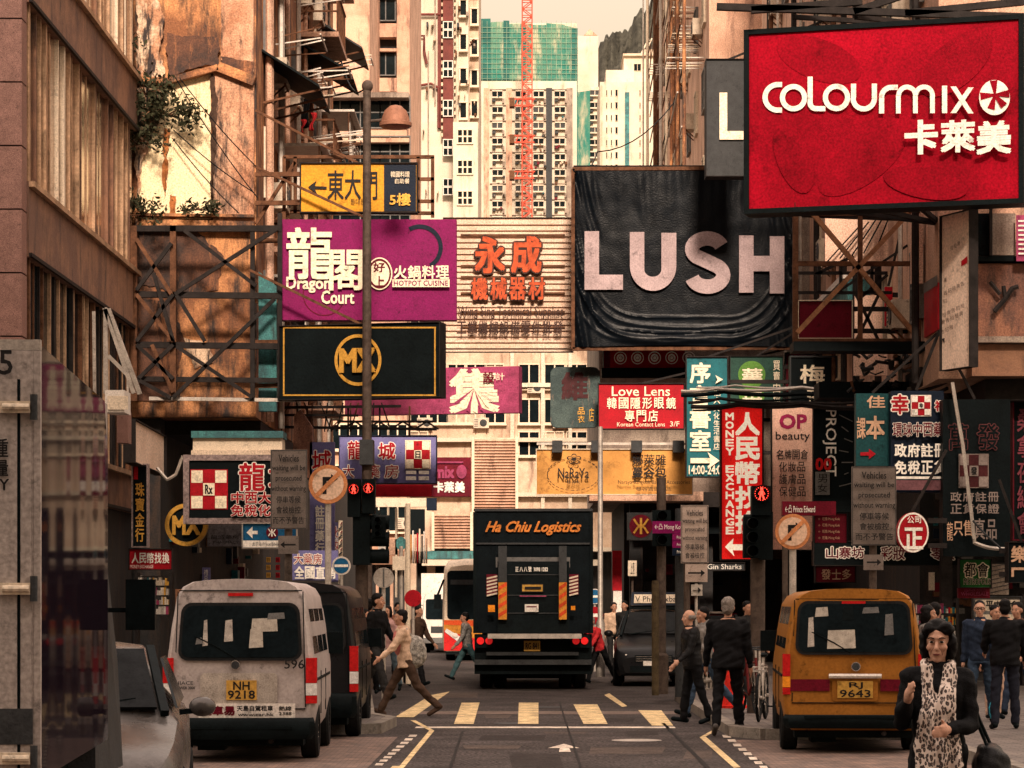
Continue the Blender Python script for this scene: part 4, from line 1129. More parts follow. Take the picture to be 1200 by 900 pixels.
# big red billboard
cmr = mat('scarlet_sheet', (0.29, 0.002, 0.012), 0.55, var=0.4, scale=0.45, fine=.28, spec=.05)
s = sgn('billboard', 'large scarlet billboard with white colourmix lettering in a black frame', (878, 23, 1194, 245), (49.0, 47.7), cmr, M['black'], 6, thick=.5, cat='billboard', group='signs hung over the street')
dkr = mat('crimson_print', (0.24, 0.0018, 0.010), .5, var=.35, scale=.6, fine=.28, spec=.05)
for (cx, cy_, a, rl, rs_) in ((960, 70, 20, 52, 24), (1010, 190, -35, 60, 26), (1120, 75, 140, 52, 26), (930, 185, 70, 44, 20), (1085, 215, 10, 50, 18)):
    ca, sa = math.cos(R(a)), math.sin(R(a)); s.poly([(max(880, min(1190, cx + rl * math.cos(-q * .2618) * ca - rs_ * math.sin(-q * .2618) * sa)), max(27, min(241, cy_ + rl * math.cos(-q * .2618) * sa + rs_ * math.sin(-q * .2618) * ca))) for q in range(24)], dkr)
X0, Y0 = 894, 131
wm_ = wl_
def stroke_ring(cx, cy, r, w, a0=0, a1=360): s.ring(cx, cy, r - w, r, wm_, a0, a1, 36)
stroke_ring(912, 114.5, 18, 6, 90, 270); s.rect(912, 96.5, 917, 102.5, wm_); s.rect(912, 126.5, 917, 132.5, wm_)
stroke_ring(930.5, 115, 16, 6)
s.rect(947, 90.5, 953, 121, wm_); s.ring(957, 121, 4, 10, wm_, 180, 270); s.rect(957, 125, 968, 131, wm_)
stroke_ring(981, 115, 16, 6)
s.rect(998, 99, 1004, 116, wm_); s.ring(1013, 116, 9.5, 15.5, wm_, 180, 360); s.rect(1022.5, 99, 1028.5, 116, wm_)
s.rect(1031, 113, 1037, 134, wm_); s.ring(1045.5, 115, 8.5, 14.5, wm_, 90, 180); s.rect(1045.5, 100.5, 1053, 106.5, wm_)
s.rect(1051, 112, 1056.5, 134, wm_); s.ring(1064, 113, 7, 12.5, wm_, 0, 180); s.rect(1071, 113, 1076.5, 134, wm_); s.ring(1084, 113, 7, 12.5, wm_, 0, 180); s.rect(1091, 113, 1096.5, 134, wm_)
s.rect(1105, 102, 1111, 134, wm_)
s.poly([(1115, 134), (1121.5, 134), (1142, 104), (1135.5, 104)], wm_); s.poly([(1115, 103), (1121.5, 103), (1142, 134.5), (1135.5, 134.5)][::-1], wm_)
s.disc(1166.5, 116, 18, wm_, 20.5)
for a in (95, 185, 275 - 20, 5, 310):
    ca, sa = math.cos(R(a)), math.sin(R(a)); cx, cy_ = 1167, 113
    s.poly([(cx - 1.2 * sa, cy_ - 1.2 * ca), (cx + 17 * ca - 4.5 * sa, cy_ - 17 * sa - 4.5 * ca), (cx + 17 * ca + 4.5 * sa, cy_ - 17 * sa + 4.5 * ca), (cx + 1.2 * sa, cy_ + 1.2 * ca)][::-1], cmr)
s.t('卡', 1063, 143, 1099, 182, wm_, bold=.055); s.t('萊', 1105, 143, 1143, 180, wm_, bold=.05); s.t('美', 1147, 144, 1185, 182, wm_, bold=.05)
s.done()
b = MB()
for q in (((840, 8), (1200, 20)), ((880, 12), (1010, 2)), ((1000, 14), (1060, -6)), ((1060, 16), (1200, 2))): b.bar(P(*q[0], 48.6), P(*q[1], 48.6), .12, None, ST)
for x in (930, 1003, 1075, 1150): b.bar(P(x, 20, 48.8), Vector((7.6, 50.5, PZ(20, 48.8) + .2)), .08, None, ST); b.bar(P(x, 240, 48.8), Vector((7.6, 50.5, PZ(240, 48.8) - .1)), .08, None, ST)
b.build('bracket', None, s.root)
# strip with round emblems
s = sgn('shop_sign', 'red strip sign with a row of white ringed discs under the black billboard', (708, 409.5, 802, 431), 72, M['red'], ST, 1, thick=.3)
s.rect(708.4, 410, 715, 430.6, M['dred'])
for k in range(5):
    x = 727 + k * 20; s.ring(x, 419.5, 6.4, 7.6, wl_, 0, 360, 20); s.disc(x, 419.5, 4.6, wl_, 4.9, 16); s.ring(x, 419.5, 2, 2.6, M['red'], 0, 360, 14)
s.done()
b = MB(); b.box(P(705, 447, 71.9), P(802, 433, 72.4), M['black']); b.box(P(700, 448.5, 71.6), P(802, 446, 72.4), M['lsteel'])
tag(b.build('sign_box'), 'black box beam between the ringed disc strip and the red lens sign', 'sign box')
s = sgn('shop_sign', 'red Love Lens optician sign in white lettering beside the weathered green sign', (702, 450, 801, 502), 70, M['red'], ST, 1.2, group='signs hung over the street', arm=ST, arm_x=7.5)
s.t('Love Lens', 717, 453, 785, 464, cy, bold=.012); s.row('韓國隱形眼鏡', 710, 466, 793, 479, cy, bold=.02, gap=.2); s.row('專門店', 731, 481, 772, 494, cy, bold=.02, gap=.2)
s.t('Korean Contact Lens', 723, 495, 779, 500, cy); s.t('3/F', 785, 494, 796, 500, cy); s.done()
wg = stain_mat('weathered_green_sheet', (0.06, 0.09, 0.085), (0.03, 0.05, 0.05), (0.20, 0.15, 0.12), 1.4, t2=(.58, .72))
s = sgn('shop_sign', 'weathered dark green sign with rounded corners and faint characters', (645, 430, 703, 501), 71, wg, None, thick=.25, rnd=8, group='signs hung over the street')
dm = mat('faded_maroon_lettering', (0.06, 0.02, 0.022), 0.7, var=.4, scale=6)
s.t('維', 659, 437, 688, 468, dm, bold=.05); s.col('品衣', 677, 477, 685, 496, M['gold']); s.t('店', 690, 478, 696, 494, M['gold']); s.done()
# orange bag shop sign with spotlights
osh = mat('orange_vinyl', (0.52, 0.25, 0.065), 0.4, var=.4, scale=.9, fine=.08)
s = sgn('shop_sign', 'wide orange vinyl shop sign with stitched oval logo and lamps above', (629, 527, 811, 579), 68.5, osh, M['cream'], 1, thick=.2, group='signs hung over the street')
for k in range(30):
    a0 = k * 12; s.ring(672, 556, 30, 31, bk, a0, a0 + 8, 3, ky=.62)
s.t('NaRaYa', 654, 549, 690, 561, bk, bold=.015); s.t('❀', 664, 532, 681, 544, bk); s.t('曼谷包', 664, 563, 680, 568, bk); s.t('娜萊雅', 741, 533, 780, 546, bk, bold=.01); s.t('曼谷包', 741, 548, 780, 560, bk, bold=.03); s.t('Naraya Bangkok Bags & Accessories', 724, 563, 808, 569, bk); s.t('曼谷直送精品', 745, 571, 786, 576, bk)
s.done()
b = MB(); b.bar(P(629, 520, 68.7), P(811, 520, 68.7), .06, None, M['lsteel'])
for x in (653, 699, 746, 795):
    b.box(P(x - 6, 530, 68.15), P(x + 6, 517, 68.45), M['dgrey']); b.bar(P(x, 520, 68.7), P(x, 523, 68.4), .05, None, ST)
b.build('spotlight', None, s.root)
# teal hourly sign
s = sgn('shop_sign', 'tall teal sign with cream Chinese characters, an arrow and opening hours', (805, 419, 852, 558), 66, M['teal'], ST, 1.5, group='signs hung over the street', arm=ST, arm_x=7.5)
s.col('序言書室', 809, 424, 832, 530, cy, bold=.035); s.col('個人文化生活書店', 836, 456, 844, 528, cy)
s.poly([(809, 537), (832, 537), (829, 530), (843, 540), (829, 550), (832, 543), (809, 543)][::-1], cy); s.t('14:00-24:00', 807, 545.5, 849, 556, cy, bold=.015); s.t('➤', 838, 440, 847, 450, cy)
s.done()
# dark green with round emblem
dg = mat('dark_green_paint', (0.02, 0.06, 0.045), .5, var=.3)
s = sgn('shop_sign', 'dark green sign with two green discs and yellowish characters above the money sign', (856, 418, 917, 476), 69, dg, ST, 1, group='signs hung over the street', arm=ST, arm_x=7.5)
lg = mat('leaf_green_paint', (0.10, 0.24, 0.04), .5, var=.25)
s.disc(881, 439, 16, lg); s.disc(881, 464, 15, lg, 11); s.t('華', 870, 432, 893, 447, cy, bold=.04); s.t('英', 870, 457, 893, 473, cy, bold=.04); s.col('買賣由你', 906, 422, 914, 474, cy, bold=.01); s.done()
# bright red money changer blade, lit from inside
mlit = mat('lit_red_sign_face', (0.70, 0.012, 0.01), .35, var=.08, emit=.1)
mwt = mat('lit_cream_lettering', (0.9, 0.78, 0.6), .4, var=.05, emit=.15)
s = sgn('shop_sign', 'bright red vertical MONEY EXCHANGE sign with white characters and arrow', (846, 477, 893, 655), 58, mlit, M['black'], 1.8, thick=.3, group='signs hung over the street')
for i, c in enumerate('MONEY EXCHANGE'):
    if c != ' ': y = 483 + i * 10.3; s.t(c, 850.5, y + 1, 859.5, y + 9, mwt, bold=.05)
s.col('人民幣找換', 862, 483, 889, 627, mwt, bold=.05)
s.poly([(849, 641), (859, 631), (858, 638), (889, 638), (889, 645), (858, 645), (860, 652)], mwt); s.done()
# beauty banner
ban = mat('peach_cloth', (0.66, 0.42, 0.32), .8, var=.2, scale=2.5, streak=.25, streak_col=(.3, .17, .13))
s = sgn('banner', 'pale peach OP beauty banner stretched on a black frame', (905, 476, 952, 644), 60, ban, M['black'], 1.5, thick=.1, cat='banner')
mgd = mat('purple_red_lettering', (.25, .01, .06), .5)
s.t('OP', 914, 486, 945, 502, mgd, bold=.05); s.t('beauty', 909, 506, 949, 518, bk, bold=.005); 
for k, w_ in enumerate(('名牌開倉', '化妝品', '護膚品', '保健品')): s.row(w_, 909 + (3 if k else 0), 527 + k * 14.5, 947 - (3 if k else 0), 538.5 + k * 14.5, bk, bold=.01)
s.done()
s = sgn('shop_sign', 'maroon sign board behind the black plum sign', (921, 414, 998, 478), 70.5, M['dred'], ST, 1, thick=.2)
s.t('15', 980, 431, 990, 442, wl_, bold=.02); s.done()
s = sgn('shop_sign', 'black framed sign with white brush character for plum', (927, 419, 979, 500), 66, M['black'], M['dgrey'], 2, group='signs hung over the street', arm=ST, arm_x=7.5)
s.t('梅', 938, 428, 966, 449, cy, bold=.03); s.t('花', 946, 456, 960, 470, cy, bold=.02); s.t('店', 946, 474, 960, 488, cy, bold=.02); s.done()
s = sgn('shop_sign', 'narrow black sign with white outlined letters turned sideways', (953, 476, 1002, 600), 56, M['black'], None, thick=.2)
s.t('PROJECT', 964, 480, 980, 558, wl_, rot=90, bold=.02); s.t('00', 956, 537, 974, 551, M['taillamp'], bold=.04)
for k in range(7): s.line([(983 + (k % 3) * 3, 486 + k * 14), (999 - (k % 2) * 5, 494 + k * 12)], 1.2, M['grey'])
s.rect(955, 553, 972, 580, M['grey']); s.col('男女', 958, 555, 969, 578, bk); s.done()
s = sgn('shop_sign', 'dark teal sign with peach textbook characters and small red arrow', (1003, 461, 1043.5, 546), 50, mat('deep_teal_paint', (.008, .05, .055), .5, var=.3), None, thick=.25, group='signs hung over the street', arm=ST, arm_x=7.5)
pe = mat('peach_lettering', (.55, .34, .22), .5, var=.15)
s.t('佳', 1016, 464, 1037, 478, pe, bold=.03); s.t('課', 1004, 489, 1014, 514, pe, bold=.03); s.t('本', 1015, 488, 1036, 514, pe, bold=.04)
s.poly([(1008, 530), (1018, 530), (1018, 526), (1026, 532), (1018, 538), (1018, 534), (1008, 534)][::-1], M['red']); s.done()
# pharmacy signs
def checker(s, x0, y0, x1, y1, m1, m2, txt='Rx', edge=None):
    s.rect(x0, y0, x1, y1, edge or m2); x0 += 1; y0 += 1; x1 -= 1; y1 -= 1
    w = (x1 - x0) / 3; h = (y1 - y0) / 3; s.rect(x0, y0, x1, y1, m1)
    for i, j in ((0, 0), (2, 0), (0, 2), (2, 2), (1, 1)): s.rect(x0 + i * w + .3, y0 + j * h + .3, x0 + (i + 1) * w - .3, y0 + (j + 1) * h - .3, m2)
    if txt: s.t(txt, x0 + 1.2 * w, y0 + 1.15 * h, x0 + 1.8 * w, y0 + 1.85 * h, bk, bold=.05)
rb = M['red']
s = sgn('shop_sign', 'navy pharmacy sign with red and white checker between red characters', (1044, 458, 1106, 577), 49.7, M['navy'], None, thick=.3, group='pharmacy signs', arm=ST, arm_x=7.5)
s.t('幸', 1045, 463, 1064, 485, rb, bold=.04, out=(wl_, .1)); checker(s, 1067, 463, 1091, 488, rb, wl_, '幸'); s.t('福', 1095, 470, 1107, 482, rb, bold=.04, out=(wl_, .1))
s.row('環球中西藥', 1045, 496, 1103, 512, M['dred'], out=(wl_, .07), bold=.02); s.row('政府註冊', 1046, 521, 1107, 536, wl_, bold=.04); s.row('免稅正貨', 1046, 541, 1107, 556, wl_, bold=.04)
s.rect(1046, 559, 1108, 562, wl_); s.rect(1046, 563.5, 1108, 575, mat('dusty_mauve', (.16, .07, .08), .6)); s.done()
dimr = mat('dim_red_neon', (.10, .03, .032), .5, var=.3, scale=8); dimw = mat('dim_grey_lettering', (.24, .19, .17), .6, var=.3)
s = sgn('shop_sign', 'large black pharmacy sign with unlit red tube characters and dim checker', (1105, 468, 1184, 652), 49.2, M['black'], None, thick=.4, group='pharmacy signs', arm=ST, arm_x=7.5)
s.t('萬', 1112, 497, 1134, 527, M['black'], out=(dimr, .05), bold=.01); s.t('發', 1145, 497, 1170, 527, M['black'], out=(dimr, .05), bold=.01)
checker(s, 1123, 532, 1158, 572, mat('dim_maroon', (.06, .012, .014), .5), dimw, '發')
s.row('政府註冊', 1112, 577, 1170, 588, dimw, bold=.02); s.row('正貨保證', 1112, 591, 1170, 602, dimw, bold=.02); s.t('只售', 1116, 610, 1138, 628, pe, bold=.02); s.t('真品', 1140, 608, 1166, 632, dimw, bold=.02); s.t('龍', 1092 + 16, 612, 1115, 634, pe); s.done()
s = sgn('shop_sign', 'round red sign with large white character and white rim', (1052, 600, 1088, 649), 48.9, M['red'], None, thick=.25, nopanel=True, cat='sign', arm=ST, arm_x=7.5)
b = MB(); c = P(1070, 624, 48.9); rr0 = 18.5 * 48.9 / F; b.lathe([(rr0 * .2, .0), (rr0, 0), (rr0, .25), (rr0 * .2, .25)], (0, 0, 0), M['red'], 36, 'Y'); b.v = [(v[0] + c.x, v[1] + c.y, v[2] * 1.28 + c.z) for v in b.v]; b.build('panel', None, s.root)
s.ring(1070, 624, 16.5, 18.3, wl_, ky=1.28); s.t('正', 1060, 619, 1081, 643, wl_, bold=.05); s.t('公司', 1063, 605, 1079, 613, wl_, bold=.02); s.done()
s = sgn('fascia_sign', 'long dark fascia with white outlined characters under the round red sign', (954, 635, 1122, 662), 56, M['black'], ST, 1, thick=.3, cat='sign')
for i, (c_, x) in enumerate(zip('山寨坊', (968, 983, 998))): s.t(c_, x, 641, x + 14, 654, M['dred'], out=(wl_, .09), bold=.02)
for c_, x in zip('彩妝零食', (1032, 1046, 1090, 1105)): s.t(c_, x, 641, x + 13.5, 656, M['dred'], out=(wl_, .09), bold=.02)
s.done()
s = sgn('fascia_sign', 'maroon fascia with dim cream characters behind the bent arrow sign', (956, 664, 1002, 682), 57, M['dred'], ST, 1, thick=.2, cat='sign'); s.row('發士多', 962, 667, 998, 679, pe, bold=.02); s.done()
s = sgn('shop_sign', 'small green sign with two dark outlined characters above the doorway', (1125, 656, 1161, 688), 50, M['green'], M['steel'], 1, thick=.2, arm=ST, arm_x=8.3)
s.t('都', 1130, 660, 1143, 676, bk, out=(cy, .1), bold=.02); s.t('會', 1145, 660, 1158, 676, bk, out=(cy, .1), bold=.02); s.t('METROPOLIS', 1129, 678, 1160, 685, bk, out=(cy, .06), bold=.02); s.done()
s = sgn('shop_sign', 'small dark red sign hung below the green doorway sign', (1123, 689, 1160, 701), 50.2, M['dred'], None, thick=.15); s.t('LEATHER GOODS', 1130, 690.5, 1156, 693.5, M['pink']); s.t('WHOLESALE', 1126, 694, 1158, 698, M['pink'], bold=.02); s.done()
s = sgn('shop_sign', 'dark sign with peach character for joy at the edge beside the pharmacy sign', (1182, 636, 1216, 682), 48, M['black'], M['steel'], 1, thick=.3, arm=ST, arm_x=8.3); s.t('樂', 1185, 640, 1205, 659, pe, bold=.03); s.poly([(1185, 676), (1188, 676), (1188, 668), (1200, 668), (1200, 665), (1185, 665)], pe); s.done()
s = sgn('notice_board', 'pale notice board with black characters behind the two men by the doorway', (1141, 700, 1196, 770), 52, M['grey'], M['dgrey'], 1.5, thick=.1, cat='notice board'); s.rect(1143, 703, 1195, 716, M['cream']); s.row('公平中學會', 1145, 704, 1193, 714, bk, bold=.03); s.rect(1143, 720, 1195, 734, M['cream'])
for k in range(4): s.line([(1146, 738 + k * 8), (1192, 738 + k * 8)], 1.6, M['cream'])
s.done()
s = sgn('shutter', 'corrugated grey metal shutter leaning over the notice board', (1150, 661, 1182, 697), 53, M['greywall'], None, thick=.1, cat='shutter'); 
for k in range(7): s.line([(1150, 697 - k * 5), (1182, 690 - k * 5)], .9, M['dgrey'])
s.done()
# white vertical board and red boards on the right-hand frame
s = sgn('signboard', 'tall white signboard with faded small writing at the corner of the brown wall', (1104, 246, 1138, 434), (49.5, 48.6), mat('pink_white_board', (.74, .56, .45), .6, var=.12, scale=1.5, streak=.2, streak_col=(.5, .33, .25)), ST, 1, thick=.12, cat='signboard')
s.poly([(1127, 306), (1134, 300), (1134, 308), (1127, 312)][::-1], M['red'])
for i, (x, y, w_, n_) in enumerate(((1107, 325, 4, 1), (1107, 340, 26, 5), (1107, 350, 6, 1), (1107, 366, 28, 5), (1107, 375, 28, 5), (1108, 386, 16, 3), (1120, 288, 13, 3))):
    for j in range(n_): s.t('廣告招租'[(i + j) % 4], x + w_ * j / n_, y - j * 2.6, x + w_ * (j + .8) / n_, y + 6 - j * 2.6, db)
s.done()
s = sgn('signboard', 'blank crimson board with pale upper band beside the tall white signboard', (1083, 331, 1099, 396), (51.5, 49.9), M['red'], None, thick=.1, cat='signboard'); s.poly([(1083, 344), (1099, 334), (1099, 322), (1083, 332)], M['grey']); s.done()
s = sgn('signboard', 'narrow crimson strip board behind the rusty billboard frame', (1037, 336, 1046, 382), 55, M['red'], None, thick=.1, cat='signboard', arm=ST, arm_x=7.5); s.done()
s = sgn('signboard', 'blank dark red board with cream edge inside the rusty billboard frame', (936, 353, 998, 396), 54, M['dred'], M['cream'], 1.2, thick=.15, cat='signboard', arm=ST, arm_x=7.5); s.done()
s = sgn('poster', 'pink poster with rows of white writing at the edge above the brown wall', (1191, 252, 1215, 306), 49.4, M['pink'], None, thick=.02, cat='poster')
for k in range(8): s.line([(1193, 259 + k * 5.5), (1212, 259 + k * 5.5)], 2, wl_)
s.done()
bf = thing('empty_billboard', 'empty rusty steel billboard frame with crossed braces right of the black tarpaulin', 'billboard frame', P(1003, 405, 52))
b = MB()
for (p, q, w) in (((932, 250), (932, 402), .1), ((1076, 250), (1076, 402), .1), ((1008, 250), (1008, 402), .09), ((932, 309), (1076, 309), .09), ((932, 401), (1078, 401), .13), ((932, 250), (1078, 250), .1)): b.bar(P(*p, 52), P(*q, 52), w, None, M['rust'])
for (p, q) in (((952, 250), (1075, 395)), ((1065, 250), (934, 390))): b.bar(P(*p, 51.85), P(*q, 51.85), .09, None, mat('bare_rust', (.34, .17, .09), .8, var=.4, scale=6))
for (p, q) in (((935, 320), (1040, 320)), ((935, 343), (1045, 343)), ((1003, 345), (1030, 400)), ((1030, 345), (1003, 400)), ((955, 322), (1000, 300)), ((1040, 322), (1005, 352)), ((960, 309), (960, 343)), ((985, 309), (985, 343)), ((1022, 309), (1022, 343))): b.bar(P(*p, 53.4), P(*q, 53.4), .06, None, ST)
b.box(P(930, 411, 51.7), P(1082, 404, 52.4), M['black'])
for x in (940, 1008, 1070): b.bar(P(x, 402, 52), (7.5, 52.6, PZ(402, 52)), .08, None, ST); b.bar(P(x, 252, 52), (7.5, 52.6, PZ(252, 52)), .08, None, ST)
b.build('frame', None, bf)

# --- left street-level signs
s = sgn('shop_sign', 'black pharmacy sign with red checker, Rx mark and mosaic border', (222, 540, 345, 607), 52, M['black'], mat('mosaic_tiles', (.25, .19, .18), .5, var=.6, scale=16, fine=.8), 7, thick=.4, group='pharmacy signs')
checker(s, 223, 550, 267, 597, rb, cy, 'Rx', rb); s.t('龍', 281, 543, 310, 575, rb, bold=.03, out=(wl_, .06)); s.t('城', 316, 543, 344, 575, rb, bold=.03, out=(wl_, .06))
s.row('中西大', 271, 577, 319, 590, rb, bold=.03, out=(wl_, .07)); s.row('免稅化', 271, 592, 319, 605, rb, bold=.03, out=(wl_, .07)); s.done()
s = sgn('shop_sign', 'round gold ring sign with MX letters beneath the black pharmacy sign', (194, 588, 243, 643), 54, M['black'], None, nopanel=True, thick=.2)
b = MB(); c = P(218, 615, 54); r_ = 25 * 54 / F; b.lathe([(r_ * .80, 0), (r_, 0), (r_, .18), (r_ * .80, .18), (r_ * .80, 0)], c, M['gold'], 40, 'Y'); b.lathe([(.001, .06), (r_ * .79, .06), (r_ * .79, .16), (.001, .16)], c, M['black'], 40, 'Y'); b.build('panel', None, s.root)
s.t('MX', 203, 605, 234, 626, M['gold'], bold=.06, thick=.03); s.done()
s = sgn('fascia_sign', 'grey mosaic fascia strip between the gold ring sign and the blue railway sign', (243, 613, 283, 640), 54.2, mat('grey_mosaic', (.12, .11, .12), .5, var=.5, scale=14, fine=.6), None, thick=.3, cat='sign'); s.t('龍城藥房', 247, 627, 280, 632, bk); s.t('PHARMACY', 250, 634, 280, 637, bk); s.done()
s = sgn('direction_sign', 'blue railway direction sign with white arrow and red round emblem', (285, 614, 347, 642), 47, M['blue'], M['lsteel'], 1.3, thick=.12, cat='direction sign')
def mtr(s, cx, cy_, r, fg, bgm):
    s.disc(cx, cy_, r, bgm)
    for sx in (-1, 1):
        s.line([(cx + sx * r * .62, cy_ - r * .62), (cx + sx * r * .28, cy_ - r * .12)], r * .17, fg); s.line([(cx + sx * r * .28, cy_ - r * .10), (cx - sx * 0, cy_ - r * .02)], r * .17, fg)
        s.line([(cx + sx * r * .62, cy_ + r * .62), (cx + sx * r * .28, cy_ + r * .12)], r * .17, fg); s.line([(cx + sx * r * .28, cy_ + r * .10), (cx, cy_ + r * .02)], r * .17, fg)
    s.line([(cx, cy_ - r * .7), (cx, cy_ + r * .7)], r * .2, fg)
s.poly([(289, 624), (296, 617), (296, 622), (302, 622), (302, 626), (296, 626), (296, 631)], wl_); mtr(s, 319, 624, 7, wl_, M['dred']); s.disc(340, 620, 2, wl_); s.rect(338, 622, 342, 630, wl_)
s.rect(285.3, 633.5, 346.7, 641.7, wl_); s.t('太子站 Prince Edward', 296, 635, 330, 640, bk); s.done()
s = sgn('shop_sign', 'small red money changer sign with white characters low at the kerb side', (152, 644, 201, 667), 50, M['red'], M['steel'], 1.2, thick=.15); s.row('人民幣找換', 154, 648, 199, 660, wl_, bold=.03); s.t('MONEY EXCHANGE', 153, 662, 180, 666, wl_); s.done()
s = sgn('shop_sign', 'lavender sign with red and white characters partly behind the grey notice', (341, 645, 396, 680), 56, M['lav'], None, thick=.2, group='lavender pharmacy boards'); s.row('大藥房', 344, 649, 378, 661, rb, out=(wl_, .08)); s.row('全國直銷', 345, 664, 394, 678, wl_, bold=.05); s.done()
s = sgn('shop_sign', 'tall lavender board with red and white characters behind the bent road sign', (363, 518, 392, 650), 60, M['lav'], None, thick=.2, group='lavender pharmacy boards'); s.t('城', 366, 528, 388, 553, rb, out=(wl_, .06), bold=.02); s.t('大', 366, 554, 388, 574, rb, out=(wl_, .06)); s.col('註冊藥行', 370, 592, 380, 650, wl_, bold=.05); s.done()
s = sgn('shop_sign', 'narrow lavender strip with red characters near the blue road disc', (386, 612, 399, 682), 62, M['lav'], None, thick=.2, group='lavender pharmacy boards'); s.col('化妝優惠', 388, 616, 398, 676, rb, out=(wl_, .08)); s.done()
s = sgn('shop_sign', 'wide lavender dragon city pharmacy sign with checker above the red man signal', (398, 511, 511, 566), 66, M['lav'], M['navy'], 1, thick=.3, group='pharmacy signs')
s.t('龍', 408, 517, 424, 538, rb, out=(wl_, .07), bold=.03); s.t('城', 444, 519, 463, 538, rb, out=(wl_, .07), bold=.03); s.t('大', 402, 545, 415, 560, rb, out=(wl_, .07)); s.t('藥', 428, 545, 445, 560, rb, out=(wl_, .07)); s.t('房', 451, 545, 467, 560, rb, out=(wl_, .07))
checker(s, 475, 516, 505, 550, rb, cy, '日'); s.rect(476, 552, 488, 556, wl_); s.rect(491, 552, 503, 556, wl_); s.rect(476, 558.5, 488, 563, wl_); s.rect(491, 558.5, 503, 563, wl_); s.done()
s = sgn('shop_sign', 'maroon sign with white characters and long red strip behind the lavender sign', (432, 566.5, 552, 582), 68, M['red'], None, thick=.25)
u0, v0 = s.uv(506, 582); u1, v1 = s.uv(552, 536); b = MB(); b.frame(s.a, s.u, s.w, s.n, (u0, u1), (v0, v1), (.002, .06), M['dred']); b.build('panel', None, s.root); s.layer = 14
s.row('卡萊美', 508, 565, 545, 577, wl_, bold=.06); s.t('mix', 510, 547, 532, 560, M['pink'], bold=.06); s.disc(541, 553, 6, M['pink'], 8); s.rect(511, 541, 543, 543, M['pink']); s.done()
b = MB(); b.box(P(226, 530, 53), P(334, 513, 53.6), M['cream']); b.box(P(224, 513, 52.9), P(336, 508, 53.7), M['tealwall']); b.box(P(224, 533, 52.9), P(336, 530.2, 53.7), M['palewall'])
tag(b.build('signboard'), 'blank cream light box with teal cap above the black pharmacy sign', 'signboard')
s = sgn('signboard', 'tilted pale corrugated board hung beside the granite foot of the office block', (156, 512, 192, 541), (48, 53), corr, ST, 1, thick=.15, cat='signboard'); s.done()
b = MB(); b.box(P(123, 483, 43.5), P(153, 461, 44.2), M['white']); b.box(P(126, 480, 43.47), P(150, 464, 43.49), M['cream'])
tag(b.build('equipment_box'), 'white square equipment box at the foot of the two pale steel arms', 'box')
b = MB(); b.box(P(137, 519, 45), P(154, 484, 45.4), M['granite']); tag(b.build('wall_cladding'), 'short pink granite panel below the white equipment box', 'cladding panel')
sa = thing('support_arm', 'pair of pale steel struts slanting down beside the ribbed facade', 'strut', P(143, 462, 44.2))
b = MB()
for (p, q, w) in (((123, 361), (157, 461), .07), ((127, 362), (164, 462), .07), ((124, 362), (124, 461), .07), ((127, 417), (150, 440), .06), ((110, 365), (111, 463), .05), ((150, 420), (150, 461), .04)): b.bar(P(*p, 44.3), P(*q, 44.3), w, None, M['lsteel'])
b.build('strut', None, sa)
# --- truss in front of the stained wall
tr = thing('sign_scaffold', 'dark rusty steel truss with crossed braces before the stained end wall', 'scaffold', P(245, 470, 54.6))
b = MB(); d0 = 54.9
for (p, q, w, m) in (((158, 268), (330, 268), .12, ST), ((158, 345), (330, 347), .12, ST), ((158, 404), (330, 406), .12, ST), ((158, 444), (330, 446), .10, ST), ((175, 467), (345, 469), .07, M['lsteel']), ((157, 265), (157, 470), .13, M['rust']), ((203, 265), (203, 465), .12, M['rust']), ((296, 265), (296, 470), .09, ST), ((328, 250), (328, 470), .09, ST)):
    b.bar(P(*p, d0), P(*q, d0), w, None, m)
for (p, q) in (((160, 340), (201, 285)), ((160, 280), (201, 345)), ((205, 345), (325, 268)), ((216, 270), (300, 335)), ((160, 345), (203, 400)), ((203, 345), (160, 400)), ((203, 466), (322, 350)), ((207, 406), (296, 466)), ((160, 404), (203, 444)), ((203, 404), (162, 444)), ((180, 320), (203, 400)), ((160, 444), (200, 466)), ((207, 346), (240, 400)), ((178, 404), (203, 460))):
    b.bar(P(*p, d0 - .12), P(*q, d0 - .12), .075, None, M['rust'] if random.random() < .4 else ST)
for (x, y) in ((160, 268), (328, 268), (203, 268), (160, 404), (328, 404)): b.bar(P(x, y, d0), P(x, y, 56), .08, None, ST)
b.build('truss', None, tr)
b = MB()
for (p, q, w, m) in (((175, 485), (420, 487), .05, ST), ((300, 478), (470, 476), .06, ST), ((300, 500), (512, 503), .06, ST), ((395, 494), (512, 494), .05, ST)): b.bar(P(*p, 61), P(*q, 61), w, None, m)
for k in range(8): b.bar(P(402 + k * 14, 494 if k % 2 else 503, 61), P(416 + k * 14, 503 if k % 2 else 494, 61), .04, None, ST)
for x in (222, 290, 330, 360, 408, 445, 480): b.bar(P(x, 476, 61.1), P(x, 512, 61.1), .04, None, random.choice((ST, M['rust'])))
for k in range(14): x = 330 + k * 9; b.bar(P(x, 472, 61.2), P(x + random.uniform(-16, 16), 506, 61.2), .03, None, random.choice((ST, M['rust'])))
b.bar(P(320, 470, 61), (-5.6, 61, PZ(470, 61)), .06, None, ST); b.bar(P(330, 487, 61), (-5.6, 61, PZ(487, 61)), .06, None, ST)
tag(b.build('sign_gantry'), 'thin steel lattice gantry carrying the lavender pharmacy sign', 'gantry')
b = MB(); b.prism([P(345, 486, 60), P(352, 480, 60), P(366, 500, 60), P(366, 560, 60), P(342, 560, 60)], (0, .3, 0), M['brownwall']); tag(b.build('signboard'), 'back of a rusty brown board above the grey notice', 'signboard')
